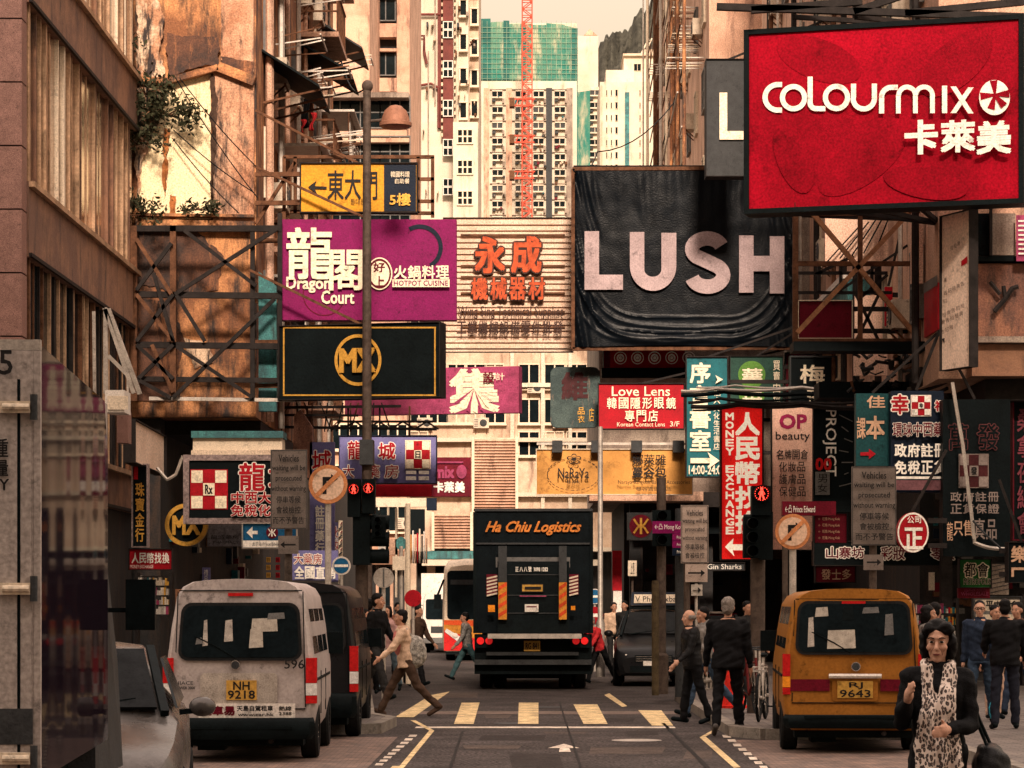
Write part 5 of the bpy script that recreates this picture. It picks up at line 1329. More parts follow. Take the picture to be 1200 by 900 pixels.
# --- cables
def cable(pts, label, m=None, r=.02, name='cable', group='cables strung over the street'):
    q = []
    for a, c in zip(pts, pts[1:]):
        for k in range(7):
            t = k / 7; p = a.lerp(c, t); p.z -= .12 * (a - c).length * .25 * (4 * t * (1 - t)); q.append(p)
    q.append(pts[-1]); b = MB(); b.path(q, r, 5, m or M['black'])
    o = b.build(name); tag(o, label, 'cable', group); return o
for k, (pts) in enumerate((((205, 90, 55.6), (302, 232, 55.4)), ((211, 92, 55.6), (300, 195, 55.4)), ((203, 152, 55.7), (298, 226, 55.5)), ((202, 162, 55.7), (280, 250, 55.5)))):
    cable([P(*p) for p in pts], 'thin dark cable slanting down across the stained end wall', None, .012, group='thin cables on the stained wall')
for k in range(7):
    y = 446 + k * 4.5
    cable([P(798 + rs.uniform(0, 20), y + 8, 56.5), P(860 + rs.uniform(-20, 20), y + rs.uniform(2, 10), 56.3), P(940, y + rs.uniform(2, 8), 56), P(1030, y + rs.uniform(-2, 10), 55.5), P(1110, y - 6 + rs.uniform(-6, 6), 51)], 'sagging dark cable bundled with others in front of the shop signs over the pavement', random.choice((M['black'], M['black'], ST, M['lsteel'])), .022 + .012 * (k % 3))
b = MB(); 
for k in range(60):
    x = rs.uniform(1000, 1105); y = rs.uniform(415, 456); a = rs.uniform(0, 6.3); l = rs.uniform(6, 22)
    b.path([P(x, y, 53 + rs.uniform(0, 3)), P(x + l * math.cos(a) * .5, y + rs.uniform(-3, 5), 53), P(x + l * math.cos(a), y + l * .4 * math.sin(a), 53)], rs.uniform(.015, .05), 5, rs.choice((M['black'], ST, M['dgrey'], M['rust'])))
b.box(P(960, 466, 53.5), P(1106, 452, 54.5), M['black']); b.box(P(1078, 452, 52), P(1135, 440, 54), ST)
tag(b.build('cable_tangle'), 'dense tangle of dark cables and conduit under the rusty billboard frame', 'cable tangle')
cable([P(1116, 448, 48.8), P(1128, 520, 48.8), P(1138, 600, 48.8), P(1142, 636, 48.8), P(1160, 642, 48.8), P(1185, 643, 48.8)], 'pale conduit pipe running down over the black pharmacy sign', M['lsteel'], .035, 'conduit', None)
cable([P(1140, 610, 48.7), P(1170, 640, 48.7), P(1200, 672, 48.7)], 'thin dark cable slanting across the foot of the black pharmacy sign', M['dgrey'], .02, group=None)
cable([P(672, 200, 69), P(700, 178, 80), P(790, 120, 92)], 'thin cable rising from the corner of the black billboard to the racks', None, .02, group=None)
cable([P(370, 52, 75), P(400, 72, 68), P(430, 100, 55.2)], 'cable slung from the balconies to the street lamp post', None, .02, group=None)
cable([P(184, 548, 51), P(196, 562, 51), P(206, 556, 51), P(214, 534, 51)], 'drooping cable loop beside the black pharmacy sign', M['lsteel'], .03, group=None)
# ------------------------------------------------------------------ poles, signals, road signs
GP = mat('weathered_pole', (0.085, 0.062, 0.05), .6, .1, var=.5, scale=8, streak=.4)
def base(px, d): return Vector((PX(px, d), d, 0.14))
# street lamp
d = 52.5; o = base(430, d)
t = thing('street_lamp', 'tall brown street lamp post with domed lantern near its top', 'street lamp', o)
b = MB(); b.lathe([(.17, 0), (.17, .5), (.11, .6), (.095, 4), (.075, PZ(104, d) - .14)], o, GP, 14); b.build('pole', None, t)
b = MB(); b.ell(P(430.5, 101, d), (.11, .11, .12), GP); b.build('finial', None, t)
b = MB(); b.path([P(433, 142, d), P(445, 141, d), P(452, 139, d)], .03, 8, GP); b.build('arm', None, t)
b = MB(); c = P(463.5, 150, d); k = d / F; b.lathe([(.02, 27 * k), (7 * k, 25.5 * k), (13 * k, 20 * k), (16 * k, 12 * k), (17 * k, 7 * k), (19 * k, 6 * k), (19 * k, 2 * k), (15 * k, 0), (.02, 0)], c, mat('oxide_lamp_hood', (.30, .14, .09), .55, .2, var=.3, scale=8), 22); b.build('lamp_shade', None, t)
b = MB(); b.box(P(422, 545, d) - Vector((0, .25, 0)), P(438, 516, d) + Vector((0, .25, 0)), M['dgrey']); b.build('junction_box', None, t)
# thin grey post beyond the truck
d = 61; o = base(703.5, d)
t = thing('street_lamp', 'slim pale grey post standing between the lorry and the orange shop sign', 'lamp post', o)
b = MB(); b.lathe([(.1, 0), (.1, 1.2), (.06, 1.3), (.055, PZ(500, d) - .14)], o, M['lsteel'], 10); b.build('pole', None, t)
# traffic signals
def signal(px, d, ytop, label, heads, pole_r=.075, ypole=None):
    o = base(px, d); t = thing('traffic_signal', label, 'traffic light', o)
    b = MB(); b.lathe([(pole_r * 1.5, 0), (pole_r * 1.5, .7), (pole_r, .75), (pole_r, PZ(ypole or ytop, d) - .14)], o, GP, 12); b.build('pole', None, t)
    for (x0, y0, x1, y1, kind, side) in heads:
        b = MB(); a = P(x0, y1, d - .22); c = P(x1, y0, d - .22)
        if kind == 'man':
            b.box((a.x, d - .42, a.z), (c.x, d - .1, c.z), M['black'])
            h = b.build('pedestrian_head', None, t)
            r = (c.x - a.x) * .43; zc = c.z - (c.z - a.z) * .27
            b = MB(); b.lathe([(.001, 0), (r, 0), (r, .02), (.001, .02)], ((a.x + c.x) / 2, d - .445, zc), M['black'], 20, 'Y')
            b.lathe([(r, -.16), (r * 1.05, -.16), (r * 1.05, 0), (r, 0), (r, -.16)], ((a.x + c.x) / 2, d - .42, zc), M['black'], 20, 'Y')
            b.build('hood', None, h)
            b = MB(); x = (a.x + c.x) / 2; y = d - .462; f = r / .12
            b.add([(x + .023 * f * math.cos(q * .7), y, zc + .07 * f + .023 * f * math.sin(q * .7)) for q in range(9)], [tuple(range(9))], M['redlamp'])
            for (p, q, w) in (((0, .045), (0, -.02), .045), ((-.012, -.01), (-.035, -.09), .022), ((.012, -.01), (.035, -.09), .022), ((-.02, .04), (-.05, -.01), .018), ((.02, .04), (.05, -.01), .018), ((-.045, -.005), (-.02, -.015), .014), ((.045, -.005), (.02, -.015), .014)):
                b.bar((x + p[0] * f, y, zc + p[1] * f), (x + q[0] * f, y, zc + q[1] * f), w * f, .006, M['redlamp'])
            for q in range(18):
                an = 2 * math.pi * q / 18; b.box((x + r * .82 * math.cos(an) - .006 * f, y, zc + r * .82 * math.sin(an) - .006 * f), (x + r * .82 * math.cos(an) + .006 * f, y + .004, zc + r * .82 * math.sin(an) + .006 * f), M['redlamp'])
            b.build('red_man', None, h)
        else:
            b.box((a.x, d - .35, a.z), (c.x, d - .08, c.z), M['black'])
            h = b.build('signal_head', None, t)
            n = 3; hh = (c.z - a.z) / n; b = MB()
            for k in range(n):
                zc = a.z + hh * (k + .5); r = min(hh, c.x - a.x) * .42
                if kind == 'side':     # seen from its flank: hoods stick out sideways
                    b.lathe([(r * .95, 0), (r, 0), (r, r * 2.6), (r * .95, r * 2.6), (r * .95, 0)], (c.x if side > 0 else a.x - r * 2.6, d - .2, zc), M['black'], 16, 'X')
                else:
                    b.lathe([(r * .93, -.3), (r, -.3), (r, 0), (r * .93, 0), (r * .93, -.3)], ((a.x + c.x) / 2, d - .35, zc), M['black'], 16, 'Y')
                    b.lathe([(.001, -.01), (r * .9, -.01), (r * .9, 0), (.001, 0)], ((a.x + c.x) / 2, d - .35, zc), M['glass'], 16, 'Y')
            b.build('hood', None, h)
    return t
signal(424, 47, 566, 'black signal post with two lit red men in front of the lavender sign', [(408, 562, 423, 606, 'man', 0), (425, 562, 440, 602, 'man', 0), (414, 602, 434, 662, 'side', 1), (436, 606, 452, 630, 'front', 0)], .11)
signal(888, 41, 570, 'thick grey signal post with one lit red man beside the red money sign', [(880, 570, 902, 604, 'man', 0), (871, 606, 889, 654, 'front', 0), (889, 600, 905, 656, 'side', -1)], .11, 640)
signal(775, 49.5, 560, 'thick dark signal post at the crossing corner before the parked black car', [(764, 598, 786, 640, 'front', 0)], .085, 560)
b = MB(); o = base(768, 48.8); b.lathe([(.065, 0), (.065, 2.0), (.055, 2.05), (.0, 2.05)], o, mat('oxidised_bollard', (.09, .065, .035), .7, var=.5, scale=6), 12)
tag(b.build('bollard'), 'brown bollard standing against the thick dark signal post', 'bollard')
def road_post(px, d, ytop, name, label, cat, r=.04, face=None):
    o = base(px, d); t = thing(name, label, cat, o)
    b = MB(); b.tube(o, (o.x, d, PZ(ytop, d)), r, 10, None, M['lsteel'] if face else GP); b.build('pole', None, t); return t
def noturn(px, py, r, d, label, rx=None, rim=mat('faded_orange_rim', (.55, .22, .09), .5, var=.3)):
    t = road_post(px, d, py - r * .6, 'road_sign', label, 'road sign', .05, 1)
    b = MB(); c = P(px, py, d - .06); q = r * d / F; b.lathe([(.001, 0), (q, 0), (q, .015), (.001, .015)], c, M['dgrey'], 36, 'Y'); b.build('panel', None, t)
    s = Sign.__new__(Sign); y = d - .062; s.d = (y, y); s.a = P(px - 40, HY, y); s.b = P(px + 40, HY, y); s.a.z = s.b.z = 0; s.len = (s.b - s.a).length; s.u = Vector((1, 0, 0)); s.w = Vector((0, 0, 1)); s.n = Vector((0, -1, 0)); s.dm = y; s.layer = 1; s.L = MB(); s.L.flat = True; s.root = t
    s.disc(px, py, r * .99, rim, r * .99); s.disc(px, py, r * .80, mat('peach_sign_face', (.70, .48, .34), .5, var=.15), r * .80)
    a = r * .5; s.poly([(px - a * .55, py + a * 1.0), (px - a * .15, py + a * 1.0), (px - a * .15, py - a * .35), (px + a * .3, py - a * .35), (px + a * .3, py - a * .05), (px + a * 1.0, py - a * .55), (px + a * .3, py - a * 1.05), (px + a * .3, py - a * .75), (px - a * .55, py - a * .75)], bk)
    s.line([(px - r * .6, py + r * .6), (px + r * .6, py - r * .6)], r * .22, rim); s.done('marking')
noturn(384.5, 567.5, 23, 43, 'round no right turn sign with orange rim on a pole behind the black van')
noturn(929, 623, 21, 38.5, 'round no right turn sign standing above the orange van')
def notice(box, plate, d, px, label, lines, arrow, panel=None, y1=None):
    o = base(px, d); t = thing('parking_notice', label, 'notice sign', o)
    b = MB(); b.tube(o, (o.x, d, PZ(box[1] + 8, d)), .055, 10, None, GP); b.build('pole', None, t)
    x0, y0, x1, y1 = box; pm = panel or mat('warm_grey_plate', (.19, .155, .135), .6, var=.25, scale=5)
    for (bx, nm) in ((box, 'panel'), (plate, 'arrow_plate')):
        b = MB(); b.box(P(bx[0], bx[3], d - .10), P(bx[2], bx[1], d - .075), pm); e = b.build(nm, None, t)
    s = Sign.__new__(Sign); y = d - .1; s.d = (y, y); s.a = P(x0, HY, y); s.b = P(x1, HY, y); s.a.z = s.b.z = 0; s.len = (s.b - s.a).length; s.u = Vector((1, 0, 0)); s.w = Vector((0, 0, 1)); s.n = Vector((0, -1, 0)); s.dm = y; s.layer = 0; s.L = MB(); s.L.flat = True; s.root = t
    s.border(x0 + .6, y0 + .6, x1 - .6, y1 - .6, .7, M['dgrey'])
    n = len(lines)
    for k, (tx, f) in enumerate(lines):
        h = (y1 - y0 - 8) / n; yy = y0 + 4 + k * h; w = (x1 - x0) * f / 2; c = (x0 + x1) / 2
        s.t(tx, c - w, yy + h * .16, c + w, yy + h * .84, bk, bold=.015)
    a, c_, e, f = plate; m_ = (c_ + f) / 2
    if arrow < 0: s.poly([(a + 3, m_), (a + 8, m_ - 4), (a + 8, m_ - 1), (e - 3, m_ - 1), (e - 3, m_ + 1), (a + 8, m_ + 1), (a + 8, m_ + 4)][::-1], bk)
    else: s.poly([(e - 3, m_), (e - 8, m_ - 4), (e - 8, m_ - 1), (a + 3, m_ - 1), (a + 3, m_ + 1), (e - 8, m_ + 1), (e - 8, m_ + 4)], bk)
    s.done(); return t
TXT = [('Vehicles', .55), ('waiting will be', .9), ('prosecuted', .7), ('without warning', .94), ('停車等候', .66), ('會被檢控', .66), ('而不予警告', .85)]
notice((317, 527, 360, 620), (326, 628, 350, 649), 38, 338, 'grey parking notice with left arrow plate behind the silver van', TXT, -1)
notice((998, 547, 1050, 639), (1012, 650, 1035, 668), 40, 1023, 'grey parking notice with right arrow plate above the orange van roof', TXT, 1)
notice((798, 592, 830, 660), (803, 661, 829, 682), 47, 805, 'pale parking notice behind the purple direction strips by the crossing', [('Vehicles', .6), ('waiting will be', .9), ('prosecuted', .7), ('without warning', .9), ('停車等候', .7), ('會被檢控', .7)], 1, mat('pale_grey_plate', (.42, .33, .28), .6, var=.2, scale=5))
t = road_post(816, 51, 684, 'road_sign', 'tiny arrow plate on a thin pole in front of the dark shop', 'road sign', .03, 1)
b = MB(); b.box(P(810, 698, 50.9), P(823, 685, 50.94), M['lsteel']); b.build('panel', None, t)
b = MB(); b.bar(P(812, 691.5, 50.88), P(819, 691.5, 50.88), .03, .004, bk); b.prism([P(818, 688, 50.88), P(821.5, 691.5, 50.88), P(818, 695, 50.88)], (0, .004, 0), bk); b.build('arrow', None, t)
# railway wayfinding post
d = 48; o = base(797, d)
t = thing('wayfinding_post', 'dark post with round railway emblem arm and three purple direction strips', 'direction sign', o)
b = MB(); b.tube(o, (o.x, d, PZ(596, d)), .09, 12, None, M['dgrey']); b.build('pole', None, t)
s = Sign.__new__(Sign)
def mini(t, d, x0, x1):
    s = Sign.__new__(Sign); s.d = (d, d); s.a = P(x0, HY, d); s.b = P(x1, HY, d); s.a.z = s.b.z = 0; s.len = (s.b - s.a).length; s.u = Vector((1, 0, 0)); s.w = Vector((0, 0, 1)); s.n = Vector((0, -1, 0)); s.dm = d; s.layer = 0; s.L = MB(); s.L.flat = True; s.root = t; return s
b = MB(); b.box(P(735, 633, d - .35), P(764, 601, d - .2), M['dgrey']); b.build('emblem_box', None, t)
for (x0, y0, x1, y1, m) in ((764.1, 611, 806, 625, M['mag']), (788, 625.5, 823, 633.5, M['mag']), (788, 634, 823, 642, M['mag']), (788, 642.5, 823, 651, M['navy'])):
    b = MB(); b.box(P(x0, y1, d - .34), P(x1, y0, d - .22), m); b.build('direction_strip', None, t)
s = mini(t, d - .352, 730, 830); mtr(s, 751, 616.5, 13.5, M['gold'], M['dred'])
s.t('←凸 Mong Kok', 767, 614, 800, 622, wl_)
for y in (627, 635.5, 644): s.t('Prince Edward', 793, y + 1, 813, y + 4.6, wl_); s.t('→', 814, y, 822, y + 5.4, wl_, bold=.03)
s.done()
t = road_post(920, 46, 590, 'wayfinding_post', 'magenta direction arm with left arrow in front of the beauty banner', 'direction sign', .05)
b = MB(); b.box(P(917, 604, 45.6), P(978, 588, 45.8), M['dred']); b.build('direction_strip', None, t)
s = mini(t, 45.59, 915, 980); s.t('←凸 Prince Edward', 920, 592, 955, 601, wl_, bold=.01); s.done()
s = sgn('direction_sign', 'dark maroon direction panel with rows of small writing under the sideways letters', (955, 602, 992, 636), 46, M['dred'], M['black'], 1, thick=.15, cat='direction sign')
for k in range(4): s.t('←  旺角 Mong Kok', 959, 606 + k * 7.4, 984, 610.5 + k * 7.4, pe)
s.done()
# discs beyond the junction
def disc_sign(px, py, r, d, label, m1, deco, grp=None, back=False):
    t = road_post(px, d, py, 'road_sign', label, 'road sign', .035, 1)
    b = MB(); q = r * d / F; b.lathe([(.001, 0), (q, 0), (q, .02), (.001, .02)], P(px, py, d - .06), m1, 28, 'Y'); b.build('panel', None, t)
    s = mini(t, d - .061, px - 40, px + 40); deco(s); s.done('marking') if s.L.f else None
disc_sign(449.5, 677, 12, 46, 'plain grey back of a round road sign above the walking pedestrians', M['lsteel'], lambda s: s.line([(449.5, 666), (449.5, 688)], 2, M['grey']))
disc_sign(400, 663, 11, 50, 'blue and white round road sign half hidden behind the black van', M['white'], lambda s: (s.disc(400, 663, 9, M['blue']), s.line([(392, 663), (408, 663)], 3, wl_)))
disc_sign(697, 699, 9, 66, 'blue round arrow sign half hidden behind the lorry', M['white'], lambda s: (s.disc(697, 699, 8, M['blue']), s.line([(690, 699), (704, 699)], 2.6, wl_)))
disc_sign(697, 721, 10, 65.6, 'red round no entry sign half hidden behind the lorry', M['red'], lambda s: s.rect(690, 719, 704, 723, wl_))
t = road_post(741, 62, 668, 'road_sign', 'small pale sign on a red pole above the parked black car', 'road sign', .03)
b = MB(); b.box(P(736, 675, 61.8), P(746, 657, 61.9), M['cream']); b.build('panel', None, t); s = mini(t, 61.79, 730, 750); s.t('上落', 739, 659, 743.5, 673, bk); s.done()
b = MB(); b.box(P(460, 668, 55.4), P(475, 652, 55.5), M['cream']); b.tube((PX(470, 55.5), 55.6, .14), P(470, 640, 55.6), .04, 8, None, M['lsteel']); b.tube((PX(478, 55.5), 55.6, .14), P(478, 590, 55.6), .05, 8, None, M['cream'])
tag(b.build('sign_post'), 'pale post with blank cream box behind the walking woman', 'post')
# barber pole, striped
b = MB(); o = P(398, 682, 58); c1, c2 = M['cream'], M['dgrey']
for k in range(14): b.bar(P(397 + (k % 2) * 2, 680 - k * 5, 57.9), P(401, 677 - k * 5, 57.9), .05, .02, M['dred'] if k % 2 else M['navy'])
b.tube(P(399, 684, 58), P(399, 610, 58), .05, 10, None, M['cream']); b.tube((PX(399, 58), 58, .14), P(399, 684, 58), .03, 8, None, M['dgrey'])
tag(b.build('striped_pole'), 'thin striped pole behind the black signal post', 'pole')
# railings at the kerb, left
b = MB(); t = thing('guard_rail', 'steel pedestrian guard rail with yellow post beside the black van', 'railing', (-2.55, 41, .14))
for k in range(11): b.tube((-2.5 - k * .02, 38.6 + k * .35, .14), (-2.5 - k * .02, 38.6 + k * .35, 1.1), .018, 6, None, M['lsteel'])
for z in (.3, 1.1): b.tube((-2.5, 38.6, z), (-2.72, 42.4, z), .03, 8, None, M['lsteel'])
b.build('rail', None, t); b = MB(); b.tube((-2.46, 38.3, .14), (-2.46, 38.3, 1.25), .05, 10, None, M['yellow']); b.build('post', None, t)
b = MB(); t = thing('guard_rail', 'steel pedestrian guard rail on the far kerb by the parked black car', 'railing', (2.95, 51.5, .14))
for k in range(8): b.tube((2.9 + k * .1, 50.5 + k * .35, .14), (2.9 + k * .1, 50.5 + k * .35, 1.1), .018, 6, None, M['lsteel'])
for z in (.3, 1.1): b.tube((2.9, 50.5, z), (3.6, 52.95, z), .03, 8, None, M['lsteel'])
b.build('rail', None, t)
# red crate, litter bin by the pole
b = MB(); c = Vector((PX(859, 43), 43, .14)); b.lathe([(.24, 0), (.24, .04), (.20, .05), (.15, .35), (.13, .42), (.10, .55), (.04, .62), (0.001, .62)], c, mat('bright_red_plastic', (.75, .03, .02), .4), 18)
tag(b.build('traffic_cone'), 'bright red cone seen between the legs of the man in black', 'traffic cone')

def clutter(name, label, cat, boxes, d, mats_):
    t = thing(name, label, cat, (PX((boxes[0][0] + boxes[0][2]) / 2, d), d, .14))
    b = MB()
    for (x0, y0, x1, y1), m in zip(boxes, mats_): b.box(P(x0, y1, d), P(x1, y0, d + .25), m)
    return b.build('casing', None, t), t
_, t = clutter('signal_cabinet', 'pale signal boxes and posts with number two clustered behind the black signal', 'signal box', [(440, 605, 453, 628), (452, 632, 466, 650), (463, 596, 466, 700), (474, 594, 477, 700), (443, 640, 456, 655), (478, 600, 481, 690)], 58, [M['cream'], M['peachwall'], M['cream'], M['cream'], M['white'], M['lsteel']])
s = mini(t, 57.9, 440, 480); s.t('2', 446, 643, 452, 653, bk, bold=.05); s.disc(470, 637, 6, M['tealwall'], 8); s.done()
_, t = clutter('shop_awning', 'pale shop awning fascia under the maroon sign with dark openings', 'awning', [(440, 584, 500, 594), (476, 597, 498, 626), (500, 584, 512, 598), (430, 598, 446, 606)], 72, [M['cream'], M['black'], M['navy'], M['black']])
for k in range(9):
    pass
clutter('stacked_goods', 'stack of pale cartons and poles beneath the dark shop opening', 'cartons', [(478 + k * 2.6, 632 - (k * 5) % 13, 480 + k * 2.6, 660) for k in range(9)], 71, [M['cream'], M['orange'], M['white'], M['peachwall'], M['red'], M['cream'], M['dgrey'], M['white'], M['peachwall']])

b = MB(); d = 66.5
def board(name, label, x0, y0, x1, y1, d, m, th=.15):
    b = MB(); b.box(P(x0, y1, d), P(x1, y0, d) + Vector((0, th, 0)), m); return tag(b.build(name), label, 'hoarding')
ph = stain_mat('pale_peach_walling', (.68, .46, .35), (.60, .38, .28), (.25, .13, .10), .5, t2=(.6, .8))  # pale panels added in place of building wall, to brighten the shaded facade
board('hoarding', 'large pale peach hoarding behind the upper part of the empty billboard frame', 967, 250, 1041, 311, 56.2, ph)
board('hoarding', 'narrow white panel behind the lower right of the empty billboard frame', 1002, 346, 1034, 402, 56.4, ph)
board('hoarding', 'slim pale strip between the pipes left of the crimson board', 1068, 250, 1082, 332, 51.6, ph)
board('hoarding', 'pale wall panel low behind the wires under the empty billboard frame', 1001, 412, 1040, 440, 56.2, ph)
b = MB()
for k in range(5): b.bar(P(970 + k * 14, 306 - k * 3, 56.0), P(1010 + k * 8, 262 - k * 2, 56.0), .03, None, M['black'])
tag(b.build('guy_wire'), 'slanting dark guy wires crossing the pale peach hoarding', 'wire')
s = sgn('shop_sign', 'narrow black sign with mosaic edge and yellow characters beside the grey lorry', (156, 545, 172, 640), 49.5, M['black'], mat('mosaic_tiles', (.25, .19, .18), .5), 1.5, thick=.2); s.col('珠寶金行', 159, 565, 169, 636, M['gold'], bold=.03); s.rect(157, 547, 162, 562, M['red']); s.done()
s = sgn('shop_sign', 'tall dark sign with dim pink tube lettering at the far edge', (1188, 470, 1214, 632), 50.5, M['black'], M['dred'], 1.5, thick=.3); s.col('桑拿夜總會', 1192, 478, 1210, 628, mat('dim_pink_neon', (.22, .05, .07), .5), bold=.02); s.done()
s = sgn('shop_sign', 'thin dark strip sign with white lettering in the dark shop left of the signal post', (826, 660, 872, 668), 71.5, M['dgrey'], ST, 1, thick=.1); s.t('Gin Sharks', 829, 661, 869, 667, wl_); s.done()
s = sgn('shop_sign', 'small lavender strip sign hanging in the dark shopfront beside the silver van', (237, 665, 246, 685), 55, M['lav'], None, thick=.1); s.col('禮品', 239, 667, 244, 683, wl_); s.done()
for k in range(6):
    s = sgn('price_card', 'small coloured price card hung in a grid on the dark shop wall', (312 + (k % 2) * 11, 653 + (k // 2) * 9, 317 + (k % 2) * 11, 659 + (k // 2) * 9), 54, M['gold'] if k % 2 == 0 else M['red'], None, thick=.03, cat='price card', group='price cards on the shop wall'); s.t('特', 312.6 + (k % 2) * 11, 653.6 + (k // 2) * 9, 316.4 + (k % 2) * 11, 658.4 + (k // 2) * 9, bk); s.done()
rg = random.Random(21); gm = [M['cream'], M['red'], M['orange'], M['white'], M['teal'], M['gold'], M['pink'], M['lsteel']]  # bright goods added in place of lit specks in the dark shops
for q, (x0, x1, y0, y1, d) in enumerate(((1062, 1122, 705, 760, 53.5), (1165, 1200, 700, 770, 54.5), (160, 200, 675, 720, 53))):
    t = thing('display_rack', ('dark display rack of small coloured goods behind the orange van', 'display rack of small coloured goods behind the notice board', 'display rack of small coloured goods between grey lorry and silver van')[q], 'display rack', (PX((x0 + x1) / 2, d), d, .14))
    b = MB()
    for k in range(5): z = P(0, y0 + (y1 - y0) * k / 4, d).z; b.box((PX(x0, d), d, z - .02), (PX(x1, d), d + .3, z), M['steel'])
    for x in (x0, x1): b.box((PX(x, d) - .03, d - .01, .14), (PX(x, d) + .03, d + .31, P(0, y0 - 4, d).z), M['steel'])
    b.build('shelf', None, t); b = MB()
    for k in range(1, 5):
        z = P(0, y0 + (y1 - y0) * k / 4, d).z; x = x0 + 1.0
        while x < x1 - 2: w = rg.uniform(1.2, 3); b.box((PX(x, d), d + .02, z + .002), (PX(x + w, d), d + .2, z + rg.uniform(.08, .2)), rg.choice(gm)); x += w + .4
    b.build('goods', None, t)['kind'] = 'stuff'
# ------------------------------------------------------------------ vehicles
def paint(name, c, rough=.35, metal=.2, **k): return mat(name, c, rough, metal, var=.18, scale=2.2, bump=.05, fine=.12, **k)
def wheel(parent, x, y, r, w, side, name='wheel'):
    b = MB(); b.lathe([(r * .55, -w / 2), (r * .93, -w / 2), (r, -w * .36), (r, w * .36), (r * .93, w / 2), (r * .55, w / 2), (r * .55, -w / 2)], (x, y, r), M['rub'], 24, 'X')
    o = b.build(name, None, parent, True)
    b = MB(); s = 1 if side > 0 else -1
    b.lathe([(.001, s * w * .25), (r * .2, s * w * .3), (r * .5, s * w * .2), (r * .56, s * w * .44), (r * .5, -s * w * .1), (.001, -s * w * .1)], (x, y, r), M['lsteel'], 18, 'X')
    q = b.build('rim', None, o, True); return o
def rrect(x0, z0, x1, z1, r, y, n=5, lean=0.0, zl=1.0, tx=0.0):
    pts = []
    for (cx, cz, t0) in ((x1 - r, z1 - r, 0), (x0 + r, z1 - r, 90), (x0 + r, z0 + r, 180), (x1 - r, z0 + r, 270)):
        for k in range(n + 1):
            t = R(t0 + 90 * k / n); x = cx + r * math.cos(t); z = cz + r * math.sin(t)
            x *= 1 - tx * (z - z0) / max(z1 - z0, .01)
            pts.append((x, y + lean * max(0, z - zl), z))
    return pts
LEAN = .14
